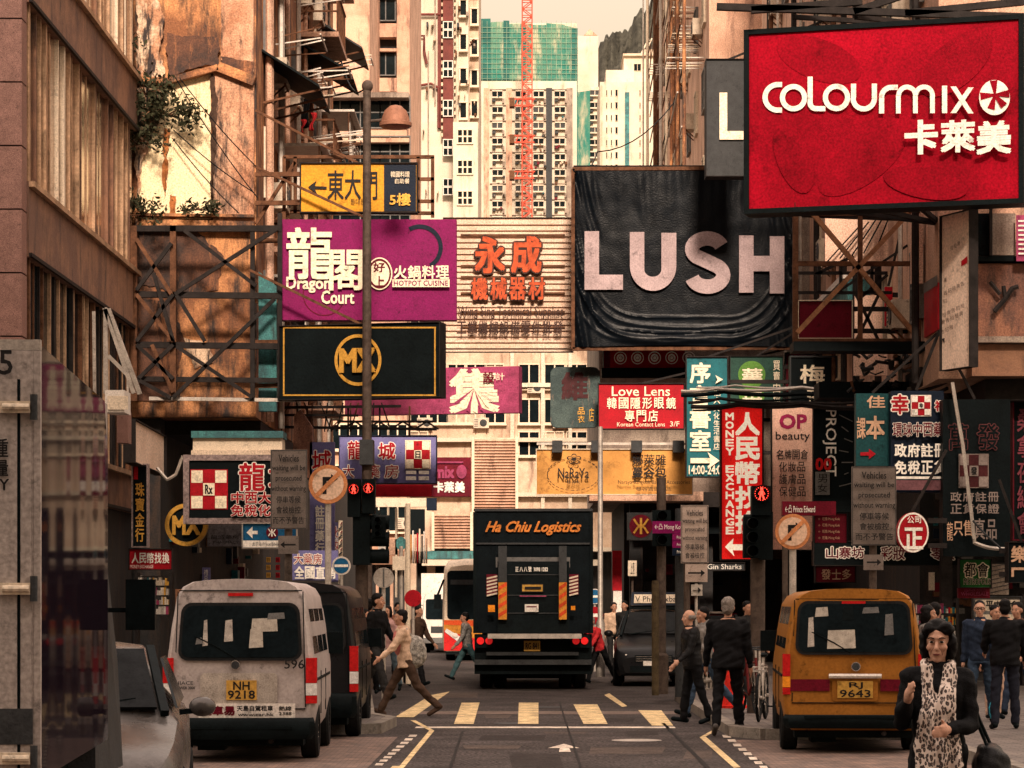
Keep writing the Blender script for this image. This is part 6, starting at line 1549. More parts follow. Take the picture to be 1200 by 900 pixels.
def van(name, label, loc, rz, pm, opts):
    t = thing(name, label, 'van', loc, rz, opts.get('group'))
    H = opts.get('H', 1.99); hs = H / 1.99
    def half(z):
        q = z / hs
        pts = [(.28, .74), (.36, .80), (.62, .845), (1.0, .84), (1.45, .785), (1.80, .725), (1.90, .66), (1.955, .55), (1.98, .32), (1.99, 0)]
        for (za, xa), (zb, xb) in zip(pts, pts[1:]):
            if za <= q <= zb: return xa + (xb - xa) * (q - za) / (zb - za)
        return pts[0][1] if q < .28 else 0
    zs = [.28, .36, .5, .62, .8, 1.0, 1.2, 1.45, 1.65, 1.80, 1.86, 1.90, 1.93, 1.955, 1.972, 1.98, 1.988]
    def ring(y, k, zs_top=None, front=False, cut=None):
        r = []; L_ = []
        for z in zs:
            z = z * hs; zz = z
            if cut and z > cut: zz = cut + (z - cut) * .06
            yy = y + (LEAN * max(0, z - 1.0) * max(0, 1 - y / .6))
            L_.append((half(z) * k, yy, zz))
        return [Vector(p) for p in L_] + [Vector((-x, yy, z)) for x, yy, z in reversed(L_)]
    b = MB()
    b.loft([ring(0, .935), ring(.02, .96), ring(.07, .985), ring(.16, 1.0), ring(1.5, 1.0), ring(3.55, 1.0), ring(3.85, .99, cut=1.75), ring(4.15, .98, cut=1.4), ring(4.45, .95, cut=1.05), ring(4.65, .90, cut=.95), ring(4.7, .82, cut=.85)], pm)
    b.build('body', None, t, True)
    b = MB(); b.box((-.7, .15, .18), (.7, 4.5, .30), M['black']); b.box((-.5, .3, .12), (-.2, .9, .28), M['black']); b.tube((.35, -.05, .24), (.35, .7, .26), .03, 8, None, M['steel']); b.build('underbody', None, t, True)
    for y in (.95, 3.55):
        for s in (-1, 1):
            wheel(t, s * .74, y, .325, .20, s)
            b = MB(); b.lathe([(.33, -.004), (.40, -.004), (.40, .010), (.33, .012)], (s * .836, y, .34), M['black'], 24, 'X')
    # rear glass
    zw0, zw1 = opts['win']
    b = MB(); b.prism(rrect(-.70, zw0 - .05, .70, zw1 + .05, .12, -.006, lean=LEAN, tx=.06), (0, .03, 0), M['rub']); f_ = b.build('window_seal', None, t, True)
    b = MB(); b.prism(rrect(-.665, zw0 - .015, .665, zw1 + .015, .10, -.012, lean=LEAN, tx=.06), (0, .02, 0), M['glass']); b.build('rear_window', None, t, True)
    yw = lambda z: -.016 + LEAN * max(0, z - 1.0)
    b = MB()
    for (x0, z0, x1, z1, m) in opts.get('papers', ()):
        b.prism([(x0, yw(z0), z0), (x1, yw(z0), z0 + .01), (x1 - .01, yw(z1), z1), (x0 + .015, yw(z1), z1 - .01)], (0, .003, 0), m)
    b.path([(-.05, yw(zw0), zw0 - .02), (-.25, yw(zw0 + .16) - .01, zw0 + .1), (-.50, yw(zw0 + .3) - .01, zw0 + .22)], .008, 5, M['black']); b.build('rear_wiper', None, t, True)
    # tailgate seams
    b = MB()
    for s in (-1, 1): b.bar((s * .735, -.004, .62), (s * .70, -.004 + LEAN * .85, 1.85 * hs), .012, .012, M['black'])
    b.bar((-.735, -.004, .60), (.735, -.004, .60), .014, .012, M['black']); b.bar((-.69, .002 + LEAN * .86, 1.86 * hs), (.69, .002 + LEAN * .86, 1.86 * hs), .012, .012, M['black']); b.build('tailgate_seam', None, t, True)
    for s in (-1, 1):
        lz0, lz1 = opts['lamp']; w = opts.get('lampw', .10)
        b = MB(); b.frame(Vector((0, 0, 0)), Vector((1, 0, 0)), Vector((0, 0, 1)), Vector((0, -1, 0)), (s * .80 - w / 2, s * .80 + w / 2), (lz0 + (lz1 - lz0) * .45, lz1), (-.14, .012), M['taillamp'])
        b.frame(Vector((0, 0, 0)), Vector((1, 0, 0)), Vector((0, 0, 1)), Vector((0, -1, 0)), (s * .80 - w / 2, s * .80 + w / 2), (lz0 + (lz1 - lz0) * .18, lz0 + (lz1 - lz0) * .44), (-.14, .012), opts.get('lampm', M['lens']))
        b.frame(Vector((0, 0, 0)), Vector((1, 0, 0)), Vector((0, 0, 1)), Vector((0, -1, 0)), (s * .80 - w / 2, s * .80 + w / 2), (lz0, lz0 + (lz1 - lz0) * .17), (-.14, .012), M['taillamp'])
        b.build('tail_lamp', None, t, True)
    b = MB(); b.box((-.14, -.012 + LEAN * .82, 1.80 * hs), (.14, .06 + LEAN * .82, 1.835 * hs), M['taillamp']); b.build('brake_lamp', None, t, True)
    b = MB(); bmz = opts.get('bumper', (.30, .58)); bm_ = opts.get('bumperm', M['dgrey'])
    prof = [(-.83, .12), (-.84, -.03), (-.78, -.10), (-.4, -.13), (0, -.135), (.4, -.13), (.78, -.10), (.84, -.03), (.83, .12)]
    rings = [[Vector((x * k, y + dy, z)) for x, y in prof] + [Vector((.8, .15, z)), Vector((-.8, .15, z))] for z, k, dy in ((bmz[0], .96, .03), (bmz[0] + .06, 1, 0), (bmz[1] - .04, 1, 0), (bmz[1], .98, .03))]
    b.loft(rings, bm_); b.box((-.6, -.139, bmz[0] + .12), (.6, -.13, bmz[0] + .15), M['black']); b.build('bumper', None, t, True)
    # number plate and recess
    px0, pz0, px1, pz1 = opts['plate']
    b = MB(); b.prism(rrect(*opts['recess'], .04, -.008), (0, .02, 0), opts.get('recessm', M['dgrey'])); b.build('plate_recess', None, t, True)
    b = MB(); b.box((px0, -.022, pz0), (px1, -.009, pz1), M['plate']); pl = b.build('number_plate', None, t, True)
    Ls = MB(); Ls.flat = True
    def tx(s, x0, z0, x1, z1, m, y=-.024, bold=.02):
        a, f, lo, hi = text_geo(s)
        for k in range(4 if bold else 1):
            e = bold * min((x1 - x0) / (hi[0] - lo[0]), (z1 - z0) / (hi[1] - lo[1])); dx, dz = e * math.cos(k * 1.571), e * math.sin(k * 1.571)
            Ls.add([(x0 + (x1 - x0) * (v[0] - lo[0]) / (hi[0] - lo[0]) + dx, y - .0006 * k + LEAN * max(0, z0 + (z1 - z0) * (v[1] - lo[1]) / (hi[1] - lo[1]) - 1), z0 + (z1 - z0) * (v[1] - lo[1]) / (hi[1] - lo[1]) + dz) for v in a], f, m)
    for a in opts['texts']: tx(*a)
    b = MB(); ez = opts['emblem'][1]; b.lathe([(.001, 0), (.055, 0), (.055, -.01), (.001, -.012)], (opts['emblem'][0], -.004 + LEAN * max(0, ez - 1), ez), M['chrome'], 20, 'Y'); b.lathe([(.035, -.0135), (.045, -.0135), (.045, -.016), (.035, -.016)], (opts['emblem'][0], -.004 + LEAN * max(0, ez - 1), ez), M['dgrey'], 20, 'Y'); b.build('emblem', None, t, True)
    if opts.get('sticker'):
        x0, z0, x1, z1 = opts['sticker']; b = MB(); b.box((x0, -.016, z0), (x1, -.004, z1), M['white']); b.build('sticker', None, t, True)
    if opts.get('band'):
        z0, z1 = opts['band']; b = MB(); b.box((-.755, -.010, z0), (px0 - .09, .03, z1), M['dred']); b.box((px1 + .09, -.010, z0), (.755, .03, z1), M['dred']); b.build('reflector_band', None, t, True)
        b = MB(); b.loft([[Vector((x, -.03 + .03 * math.cos(q * 1.05), z1 + .04 + .03 * math.sin(q * 1.05))) for q in range(6)] for x in (px0 - .10, px0 - .07, px1 + .07, px1 + .10)], M['white']); b.build('tailgate_handle', None, t, True)
    Ls.build('lettering', None, t, True)
    # side glass and door lines
    for s in (-1, 1):
        def sp(y, z): return Vector((s * (half(z) + .004), y, z))
        for (y0, y1) in ((.28, 1.25), (1.32, 2.35), (2.45, 3.35)):
            b = MB(); b.prism([sp(y0, zw0 + .02), sp(y1, zw0 + .02), sp(y1, zw1 - .02), sp(y0 + .06, zw1 - .02)], (-s * .01, 0, 0), M['glass']); b.build('side_window', None, t, True)
        b = MB(); b.box((s * .78, 3.75, 1.15), (s * 1.0, 3.83, 1.42), M['black']); b.bar((s * .78, 3.78, 1.2), (s * .9, 3.78, 1.2), .04, None, M['black']); b.build('side_mirror', None, t, True)
        b = MB(); b.bar((s * .847, .2, .92), (s * .847, 3.4, .92), .012, .03, M['black']); b.bar((s * .845, 1.28, .5), (s * .845, 1.28, 1.0), .012, None, M['black']); b.bar((s * .845, 2.4, .5), (s * .845, 2.4, 1.0), .012, None, M['black']); b.build('side_seam', None, t, True)
    return t
silver = paint('silver_beige_paint', (.42, .365, .345), .45, .2)
pp = mat('sun_bleached_paper', (.42, .37, .31), .8, var=.3, scale=12)
van('van', 'silver van with black rear bumper, yellow plate and papers behind its back window', (PX(281, 30.6), 30.6, 0.008), R(1.5), silver,
    dict(H=2.06, win=(1.19, 1.74), lamp=(.66, 1.17), lampw=.12, plate=(-.15, .70, .19, .92), recess=(-.44, .66, .42, 1.0), recessm=M['lsteel'], bumper=(.26, .50), bumperm=M['black'], emblem=(-.05, 1.09), sticker=(-.46, .50, .62, .66),
         papers=((.10, 1.28, .26, 1.5, pp), (.12, 1.46, .42, 1.62, pp), (-.42, 1.3, -.36, 1.6, M['lsteel']), (-.18, 1.35, -.08, 1.6, M['lsteel']), (.3, 1.6, .5, 1.68, M['grey']), (-.5, 1.32, -.42, 1.40, M['grey'])),
         texts=[('NH', -.07, .815, .11, .905, bk), ('9218', -.13, .715, .17, .805, bk), ('596', .50, 1.05, .72, 1.15, bk, -.012, .015), ('HIACE', -.72, .87, -.52, .91, bk, -.012, .01), ('POWER 3000', -.72, .82, -.50, .85, bk, -.012, .03),
                ('租車易', -.44, .53, -.06, .63, M['dred'], -.019, .05), ('天島自駕租車', -.02, .58, .38, .64, bk, -.146, .04), ('www.car.hk', -.02, .52, .38, .555, bk, -.019, .02), ('熱線', .44, .58, .58, .63, bk, -.019, .02), ('2388', .44, .53, .58, .565, bk, -.019, .02)]))
blackp = paint('black_van_paint', (.010, .010, .011), .3, .05)
van('van', 'black van parked just beyond the silver van, its red tail lamp showing', (PX(420, 35.8) - .86, 35.8, 0.008), R(.6), blackp,
    dict(H=2.06, win=(1.19, 1.74), lamp=(.62, 1.22), lampw=.11, plate=(-.15, .70, .19, .92), recess=(-.44, .66, .42, 1.0), bumper=(.28, .60), bumperm=M['black'], emblem=(-.05, 1.09), texts=[('LK', -.07, .815, .11, .905, bk), ('4107', -.13, .715, .17, .805, bk)]))
orangep = paint('amber_orange_paint', (.29, .112, .018), .45, .1, grime=.6)
van('van', 'amber orange van with maroon band, white tailgate handle and yellow plate', (PX(1001, 32.4), 32.4, 0.008), R(-3.2), orangep,
    dict(H=1.96, win=(1.22, 1.76), lamp=(.70, 1.18), lampw=.09, lampm=M['amber'], plate=(-.20, .66, .22, .86), recess=(-.26, .62, .28, .92), recessm=orangep, bumper=(.30, .46), bumperm=M['black'], emblem=(.02, 1.03), band=(.74, .88),
         papers=((-.32, 1.24, .02, 1.47, pp), (-.55, 1.26, -.47, 1.62, M['lsteel']), (-.46, 1.62, -.30, 1.74, pp), (-.14, 1.58, .00, 1.76, M['black']), (.36, 1.4, .47, 1.66, M['grey']), (.1, 1.66, .3, 1.74, M['grey'])),
         texts=[('RJ', -.06, .765, .10, .845, bk), ('9643', -.17, .67, .19, .755, bk)]))

# --- black box lorry
d = 56.0
T = thing('lorry', 'black box lorry with orange Ha Chiu Logistics lettering and tail lift', 'lorry', (PX(624.5, d), d, 0))
lorry = mat('black_lorry_panel', (.005, .008, .010), .65, spec=.05, var=.4, scale=3, fine=.3)
b = MB(); b.box(P(556, 742, d), P(693.5, 596, d) + Vector((0, 6.2, 0)), lorry); b.build('cargo_box', None, T)
b = MB()
for q in ((555, 596, 694.5, 599), (555, 640 - 4, 694.5, 638)): b.box(P(q[0], q[3], d - .05), P(q[2], q[1], d - .001), M['dgrey'])
for x0, x1 in ((554.5, 558), (691.5, 695)): b.box(P(x0, 742, d - .06), P(x1, 600, d - .002), M['black'])
b.box(P(581, 665, d - .02), P(668, 653, d - .003), M['grey'])
b.build('frame', None, T)
b = MB(); b.box(P(583, 742, d - .22), P(667, 658, d - .10), M['black'])
for y in (673, 697, 718): b.box(P(594.5, y + 1, d - .24), P(655, y, d - .221), M['dgrey'])
b.build('tail_lift', None, T)
for x0, x1 in ((584, 594), (655, 664)):
    b = MB(); b.box(P(x0, 682, d - .34), P(x1, 640, d - .222), M['dgrey']); e = b.build('lift_post', None, T)
    b = MB(); b.box(P(x0, 726, d - .36), P(x1, 682.5, d - .23), M['orange'])
    for k in range(4): b.prism([P(x0 + .3, 724 - k * 10.5, d - .363), P(x1 - .3, 718 - k * 10.5, d - .363), P(x1 - .3, 713.5 - k * 10.5, d - .363), P(x0 + .3, 719 - k * 10.5, d - .363)], (0, .002, 0), M['redlamp'] if False else mat('red_reflector', (.6, .07, .02), .4))
    b.build('reflector', None, e)
for x0, x1 in ((570, 584), (665, 678)):
    b = MB(); b.box(P(x0, 697, d - .05), P(x1, 673, d - .002), M['dred'])
    for k in range(6):
        y = 676 + k * 4; b.prism([P(x0 + .5, y + 3, d - .055), P(x1 - .5, y, d - .055), P(x1 - .5, y - 2, d - .055), P(x0 + .5, y + 1, d - .055)], (0, .003, 0), M['cream'])
    b.build('marker_plate', None, T)
s = mini(T, d - .055, 556, 693)
s.t('Ha Chiu Logistics', 569, 611, 681, 627, mat('orange_lettering', (.62, .20, .04), .45), bold=.035, shear=.45)
s.a.y = s.b.y = d - .245; s.d = (d - .245, d - .245); s.a.x = PX(556, d - .245); s.b.x = PX(693, d - .245); s.len = (s.b - s.a).length
s.t('正 八 八 號  3098 1282', 604, 664, 642, 670, wl_, bold=.03)
s.rect(611, 684, 637, 694, M['plate']); s.border(611, 684, 637, 694, 1, bk); s.line([(615, 689), (634, 689)], 3, bk); s.rect(615, 708, 631, 717, M['white']); s.line([(617, 711), (629, 711)], 1.5, M['dred']); s.line([(609, 698.5), (640, 698.5)], 1.2, M['pink'])
s.rect(572, 709, 580, 717, M['amber']); s.rect(669, 710, 674, 715, M['amber']); s.done()
b = MB(); b.box((PX(572, d), d - .5, PZ(748, d)), (PX(681, d), d - .1, PZ(742.5, d)), M['lsteel']); b.box(P(556, 790, d + .1), P(693, 743, d + .6), M['black']); b.box(P(570, 768, d - .12), P(678, 764, d - .02), M['dgrey']); b.box(P(556, 779, d - .1), P(693, 773, d + .05), M['dgrey']); b.box(P(592, 795, d + .7), P(655, 745, d + 6), M['black']); b.build('chassis', None, T)
for xs in ((559, 567, 569, 577), (671, 679, 681, 689)):
    b = MB(); b.box(P(xs[0] - 2, 759, d - .06), P(xs[3] + 2, 744, d + .09), M['black'])
    for x0, x1 in ((xs[0], xs[1]), (xs[2], xs[3])): b.lathe([(.001, 0), (.075, 0), (.075, .03), (.001, .03)], P((x0 + x1) / 2, 751, d - .09), mat('lit_red_lens', (.75, .02, .02), .25, emit=.15), 14, 'Y')
    b.build('tail_lamp', None, T)
b = MB(); b.box(P(614, 763, d - .14), P(633, 751, d - .121), M['plate']); e = b.build('number_plate', None, T)
s = mini(T, d - .145, 600, 640); s.t('RG 841', 616, 753.5, 631, 760.5, bk, bold=.04); s.done('marking')
for s_ in (-1, 1):
    for k in (0, 1):
        x = s_ * (.98 - k * .30); wheel(T, x, 1.5, .48, .26, s_); wheel(T, x, 4.9 if k == 0 else 4.88, .48, .25, s_) if k == 0 else None
b = MB(); b.box((-1.15, 6.3, .5), (1.15, 8.0, 2.7), M['black']); b.build('cab', None, T, True)
for s_ in (-1, 1):
    b = MB(); b.box((s_ * .66, 1.0, .35), (s_ * 1.2, 1.02, 1.0), M['rub']); b.build('mud_flap', None, T, True)

# --- grey lorry at the left edge
T = thing('lorry', 'light grey box lorry at the edge with glossy dark side and door hinges', 'lorry', (PX(45, 13), 13, 0), R(4.06))
greyp = mat('grey_lorry_paint', (.36, .31, .28), .6, var=.12, scale=3, fine=.25)
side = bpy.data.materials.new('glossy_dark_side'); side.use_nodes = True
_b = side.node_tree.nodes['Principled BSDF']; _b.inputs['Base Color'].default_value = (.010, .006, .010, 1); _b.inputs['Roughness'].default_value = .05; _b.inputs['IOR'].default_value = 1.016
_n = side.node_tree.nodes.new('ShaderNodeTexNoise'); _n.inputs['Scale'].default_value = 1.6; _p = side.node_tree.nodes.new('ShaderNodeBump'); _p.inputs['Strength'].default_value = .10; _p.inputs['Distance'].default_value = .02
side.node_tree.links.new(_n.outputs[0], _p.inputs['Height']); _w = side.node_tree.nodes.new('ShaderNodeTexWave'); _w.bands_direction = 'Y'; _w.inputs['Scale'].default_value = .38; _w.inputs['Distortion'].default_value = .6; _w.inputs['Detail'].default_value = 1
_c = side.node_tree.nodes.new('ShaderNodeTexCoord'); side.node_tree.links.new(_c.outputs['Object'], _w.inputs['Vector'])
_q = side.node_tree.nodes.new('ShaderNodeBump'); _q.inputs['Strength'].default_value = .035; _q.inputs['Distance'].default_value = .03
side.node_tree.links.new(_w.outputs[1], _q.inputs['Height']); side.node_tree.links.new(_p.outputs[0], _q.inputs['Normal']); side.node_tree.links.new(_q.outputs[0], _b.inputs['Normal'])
q = 13 / F
b = MB(); b.box((-2.15, .004, .95), (-.004, 3.99, 3.03), greyp); b.build('cargo_box', None, T, True)
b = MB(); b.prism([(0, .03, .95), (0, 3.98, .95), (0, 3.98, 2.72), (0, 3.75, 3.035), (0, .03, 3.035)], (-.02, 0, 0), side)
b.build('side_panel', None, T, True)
b = MB(); b.box((-2.16, -.02, 3.0), (.012, .03, 3.05), M['lsteel']); b.box((-.02, -.02, .95), (.012, .028, 2.998), greyp); b.box((-2.15, -.02, .95), (-.021, .003, 2.998), greyp)
b.build('rear_frame', None, T, True)
b = MB(); b.box((-2.1, -.035, 1.0), (-23 * q * 1.0 - .003, -.021, 2.86), greyp); b.box((-23 * q - .002, -.033, 1.0), (-22 * q + .006, -.021, 2.86), M['black']); b.box((-22 * q + .008, -.03, 1.0), (-.03, -.021, 2.86), greyp); b.build('rear_door', None, T, True)
for yy in (478, 690, 888):
    z = CH + (HY - yy) * q
    b = MB(); b.box((-46 * q, -.06, z - .028), (-8 * q, -.036, z + .028), M['cream']); b.tube((-4 * q, -.05, z - .06), (-4 * q, -.05, z + .06), .018, 10, None, M['dgrey']); b.tube((-40 * q, -.062, z), (-9 * q, -.062, z), .016, 8, None, M['cream']); b.build('hinge', None, T, True)
b = MB(); z0, z1 = CH + (HY - 872) * q, CH + (HY - 830) * q; b.box((-2.1, -.038, z0), (-.022, -.0352, z1), M['dgrey']); b.build('rubber_strip', None, T, True)
Ls = MB(); Ls.flat = True
def ltx(s, x0, y0, x1, y1, m, bold=.03, stack=False):
    a, f, lo, hi = text_geo(s)
    for k in range(4):
        dx, dz = bold * (x1 - x0) * q * .5 * math.cos(k * 1.571), bold * (x1 - x0) * q * .5 * math.sin(k * 1.571)
        Ls.add([((x0 - 45 + (x1 - x0) * (v[0] - lo[0]) / (hi[0] - lo[0])) * q + dx, -.042 - .0005 * k, CH + (HY - y1 + (y1 - y0) * (v[1] - lo[1]) / (hi[1] - lo[1])) * q + dz) for v in a], f, m)
ltx('5', 1, 412, 16, 440, bk, .06); ltx('重', -1, 515, 11, 536, bk, .06); ltx('量', -1, 540, 11, 558, bk, .06); ltx('Y', 1, 562, 12, 575, bk, .06)
Ls.build('lettering', None, T, True)
b = MB(); b.box((-1.9, .1, .5), (-.25, 5.2, .94), M['black']); b.build('chassis', None, T, True)
b = MB(); b.prism([(-.08, 4.02, .7), (-.02, 5.45, .7), (-.06, 5.5, 1.4), (-.12, 5.05, 2.3), (-.16, 4.6, 2.45), (-.08, 4.02, 2.45)], (-1.8, 0, 0), M['dgrey']); b.build('cab', None, T, True)
for y in (.9, 4.7):
    for x in (-.22, -1.9): wheel(T, x, y, .38, .24, 1 if x > -1 else -1)
b = MB(); b.box((.05, 4.75, 1.62), (.24, 4.85, 1.95), M['black']); b.bar((-.1, 4.8, 1.75), (.1, 4.8, 1.75), .03, None, M['black']); b.build('side_mirror', None, T, True)

# --- saloon cars facing the camera
def saloon(label, loc, rz, pm, hood_extra=None, cat='car', name='car', tall=1.0, roofm=None):
    t = thing(name, label, cat, loc, rz)
    def ring(y, w, z0, z1, zt=None, wt=None):
        L_ = [(w * .90, z0), (w * .98, z0 + .12), (w, (z0 + z1) / 2), (w * .985, z1 - .10), (w * .93, z1 - .02)]
        if zt: L_ += [(wt * 1.04, z1 + (zt - z1) * .35), (wt * .96, z1 + (zt - z1) * .75), (wt * .82, zt - .03), (wt * .45, zt)]
        else: L_ += [(w * .80, z1), (w * .6, z1 + .015), (w * .45, z1 + .02), (w * .3, z1 + .025)]
        L_ = [(x, z * tall) for x, z in L_]
        return [Vector((x, y, z)) for x, z in L_] + [Vector((-x, y, z)) for x, z in reversed(L_)]
    b = MB()
    b.loft([ring(0, .66, .26, .55), ring(.06, .76, .22, .64), ring(.25, .83, .2, .73), ring(.6, .86, .2, .80), ring(1.15, .87, .2, .90), ring(1.25, .87, .2, .93, .96, .74), ring(1.65, .87, .2, .93, 1.22, .68), ring(2.05, .87, .2, .93, 1.42, .62), ring(2.6, .87, .2, .94, 1.46, .62), ring(3.2, .87, .2, .95, 1.42, .61), ring(3.8, .86, .2, .96, 1.05, .66), ring(4.2, .83, .22, .94), ring(4.45, .76, .26, .85)], pm)
    b.build('body', None, t, True)
    b = MB(); b.prism([(-.66, 1.27, .985 * tall), (.66, 1.27, .985 * tall), (.54, 1.98, 1.395 * tall), (-.54, 1.98, 1.395 * tall)], (0, -.03, .02), mat('windscreen_glass', (.012, .013, .014), .06, var=.4, scale=5, bump=0, spec=.1, ior=1.14)); b.build('windscreen', None, t, True)
    for s in (-1, 1):
        b = MB(); b.bar((s * .72, 1.2, .96 * tall), (s * .585, 2.0, 1.42 * tall), .06, .05, M['black']); b.build('windscreen_pillar', None, t, True)
        b = MB(); b.prism([(s * .79, 1.45, .99 * tall), (s * .79, 3.5, 1.0 * tall), (s * .655, 3.1, 1.34 * tall), (s * .66, 2.05, 1.34 * tall)], (s * .02, 0, 0), M['glass']); b.build('side_window', None, t, True)
        b = MB(); b.ell((s * .99, 1.42, 1.0 * tall), (.10, .07, .075), pm); b.prism(rrect(s * .99 - .08, .95 * tall, s * .99 + .08, 1.05 * tall, .03, 1.485), (0, .01, 0), M['glass']); b.bar((s * .82, 1.42, .96 * tall), (s * .93, 1.42, .97 * tall), .04, None, M['black']); b.build('side_mirror', None, t, True)
        b = MB(); b.prism([(s * .42, .03, .52 * tall), (s * .70, .16, .54 * tall), (s * .74, .26, .66 * tall), (s * .45, .08, .63 * tall)], (0, -.03, .0), M['lens']); b.ell((s * .58, .06, .585 * tall), (.05, .03, .045), M['white']); b.build('headlamp', None, t, True)
        for y in (.85, 3.55): wheel(t, s * .78, y, .31, .2, s)
    b = MB(); b.box((-.40, -.012, .46 * tall), (.40, .06, .60 * tall), M['black']); b.box((-.5, -.005, .28 * tall), (.5, .07, .40 * tall), M['black'])
    for k in range(3): b.box((-.38, -.02, (.485 + k * .04) * tall), (.38, -.013, (.495 + k * .04) * tall), M['chrome'])
    b.build('grille', None, t, True)
    b = MB(); b.box((-.22, -.03, .40 * tall), (.22, -.006, .49 * tall), M['white']); b.build('number_plate', None, t, True)
    b = MB(); b.bar((-.55, 1.2, .985 * tall), (.05, 1.35, 1.06 * tall), .02, None, M['black']); b.bar((-.05, 1.2, .985 * tall), (.5, 1.35, 1.06 * tall), .02, None, M['black']); b.build('wiper', None, t, True)
    return t
saloon('silver grey saloon car facing the viewer, squeezed between the grey lorry and silver van', (-3.26, 18.75, 0.008), R(6), paint('silver_car_paint', (.10, .09, .085), .25, .4), tall=1.02)
# parked black people carrier with a roof box
d = 58
t = saloon('black car with pale roof advertising box parked facing the viewer', (PX(766, d) , d, .008), R(-3), blackp, tall=1.12)
b = MB(); b.box((-.55, 2.2, 1.64), (.62, 2.5, 1.72), M['black']); b.prism([(-.52, 2.15, 1.73), (.58, 2.15, 1.73), (.56, 2.2, 2.02), (-.50, 2.2, 2.02)], (0, .35, 0), M['navy']); b.prism([(-.45, 2.139, 1.78), (.52, 2.139, 1.78), (.51, 2.178, 1.97), (-.44, 2.178, 1.97)], (0, .005, 0), M['cream']); e = b.build('roof_box', None, t, True)
a_, f_, lo, hi = text_geo('V Phoenixba'); b = MB(); b.flat = True; b.add([(-.42 + .9 * (v[0] - lo[0]) / (hi[0] - lo[0]), 2.14 + .03 * (v[1] - lo[1]) / (hi[1] - lo[1]) - .01, 1.81 + .12 * (v[1] - lo[1]) / (hi[1] - lo[1])) for v in a_], f_, bk); b.build('lettering', None, e, True)
saloon('red taxi with pale roof standing behind the group of men', (PX(835, 60), 60, .008), R(-2), paint('taxi_red', (.30, .03, .02), .35, .1), cat='taxi', name='taxi', tall=1.06)
b = MB(); b.box((-.5, 2.0, 1.545), (.5, 3.3, 1.58), M['lsteel']); b.build('roof_panel', None, bpy.data.objects['taxi'], True)
# --- coach coming the other way
d = 84
T = thing('coach', 'red and orange coach with cream roof coming from behind the black lorry', 'coach', (PX(566, d), d, 0))
coachc = mat('coach_cream', (.72, .58, .44), .4, var=.1)
w0 = (PX(517, d) - PX(566, d)); 
def cr(y, k, z0, z1):
    L_ = [(1.22 * k, z0), (1.26 * k, z0 + .3), (1.26 * k, 1.6), (1.24 * k, z1 - .7), (1.20 * k, z1 - .25), (1.05 * k, z1 - .06), (.6 * k, z1)]
    return [Vector((x, y, z)) for x, z in L_] + [Vector((-x, y, z)) for x, z in reversed(L_)]
b = MB(); b.loft([cr(0, .94, .3, 2.95), cr(.12, .985, .3, 3.05), cr(.5, 1, .3, 3.15), cr(10, 1, .3, 3.15)], coachc); b.build('body', None, T, True)
b = MB(); b.prism(rrect(-1.1, 1.28, 1.1, 2.78, .12, -.02), (0, .05, 0), M['glass']); b.box((-1.0, -.03, 2.35), (1.0, -.021, 2.5), M['dgrey']); b.build('windscreen', None, T, True)
b = MB(); b.prism([(-1.2, -.03, .32), (1.2, -.03, .32), (1.2, -.03, .75), (0, -.03, .62), (-1.2, -.03, .95)], (0, .06, 0), mat('coach_red', (.55, .02, .02), .35)); b.prism([(-1.2, -.026, .96), (0, -.026, .63), (1.2, -.026, .76), (1.2, -.026, 1.26), (-1.2, -.026, 1.26)], (0, .05, 0), M['orange']); b.prism([(-1.2, -.034, 1.12), (1.2, -.034, 1.0), (1.2, -.034, 1.25), (-1.2, -.034, 1.25)], (0, .006, 0), mat('coach_red_orange', (.6, .08, .02), .35)); b.build('front_panel', None, T, True)
for s in (-1, 1):
    b = MB(); b.prism([(s * .55, -.05, .66), (s * 1.12, -.05, 1.0), (s * 1.18, -.05, .9), (s * .8, -.05, .62)], (0, .02, 0), M['lens']); b.ell((s * .86, -.05, .78), (.09, .03, .08), M['white']); b.build('headlamp', None, T, True)
    b = MB(); b.box((s * 1.28, -.25, 1.6), (s * 1.5, -.15, 2.05), M['black']); b.bar((s * 1.2, -.1, 2.5), (s * 1.4, -.2, 2.0), .05, None, M['black']); b.build('side_mirror', None, T, True)
    wheel(T, s * 1.05, 1.9, .48, .28, s)
b = MB(); b.box((-1.15, .05, .2), (1.15, 9.5, .32), M['black']); b.build('underbody', None, T, True)
# --- white lorry behind it
d = 97
T = thing('lorry', 'white lorry facing the viewer beyond the red coach', 'lorry', (PX(528, d), d, 0))
b = MB(); b.box((-1.1, 1.5, .8), (1.1, 6.5, 2.85), M['white']); b.build('cargo_box', None, T, True)
b = MB(); b.loft([[Vector((x * k, y, z)) for x, z in ((1.0, .35), (1.02, 1.2), (.95, 2.0), (.85, 2.12), (-.85, 2.12), (-.95, 2.0), (-1.02, 1.2), (-1.0, .35))] for y, k in ((0, .97), (.1, 1), (1.4, 1))], M['white']); b.build('cab', None, T, True)
b = MB(); b.prism(rrect(-.88, 1.2, .88, 1.92, .08, -.015), (0, .03, 0), M['glass']); b.build('windscreen', None, T, True)
b = MB(); b.box((-.7, -.02, .72), (.7, -.002, .95), M['dgrey']); b.box((-.98, -.03, .36), (.98, -.001, .55), M['grey']); b.build('grille', None, T, True)
for s in (-1, 1):
    b = MB(); b.box((s * .72, -.03, .62), (s * .95, -.002, .78), M['lens']); b.build('headlamp', None, T, True)
    b = MB(); b.box((s * 1.1, -.1, 1.3), (s * 1.28, 0, 1.75), M['black']); b.bar((s * .98, -.02, 1.7), (s * 1.2, -.05, 1.7), .03, None, M['black']); b.build('side_mirror', None, T, True)
    wheel(T, s * .88, 1.0, .4, .24, s); wheel(T, s * .88, 5.2, .4, .24, s)
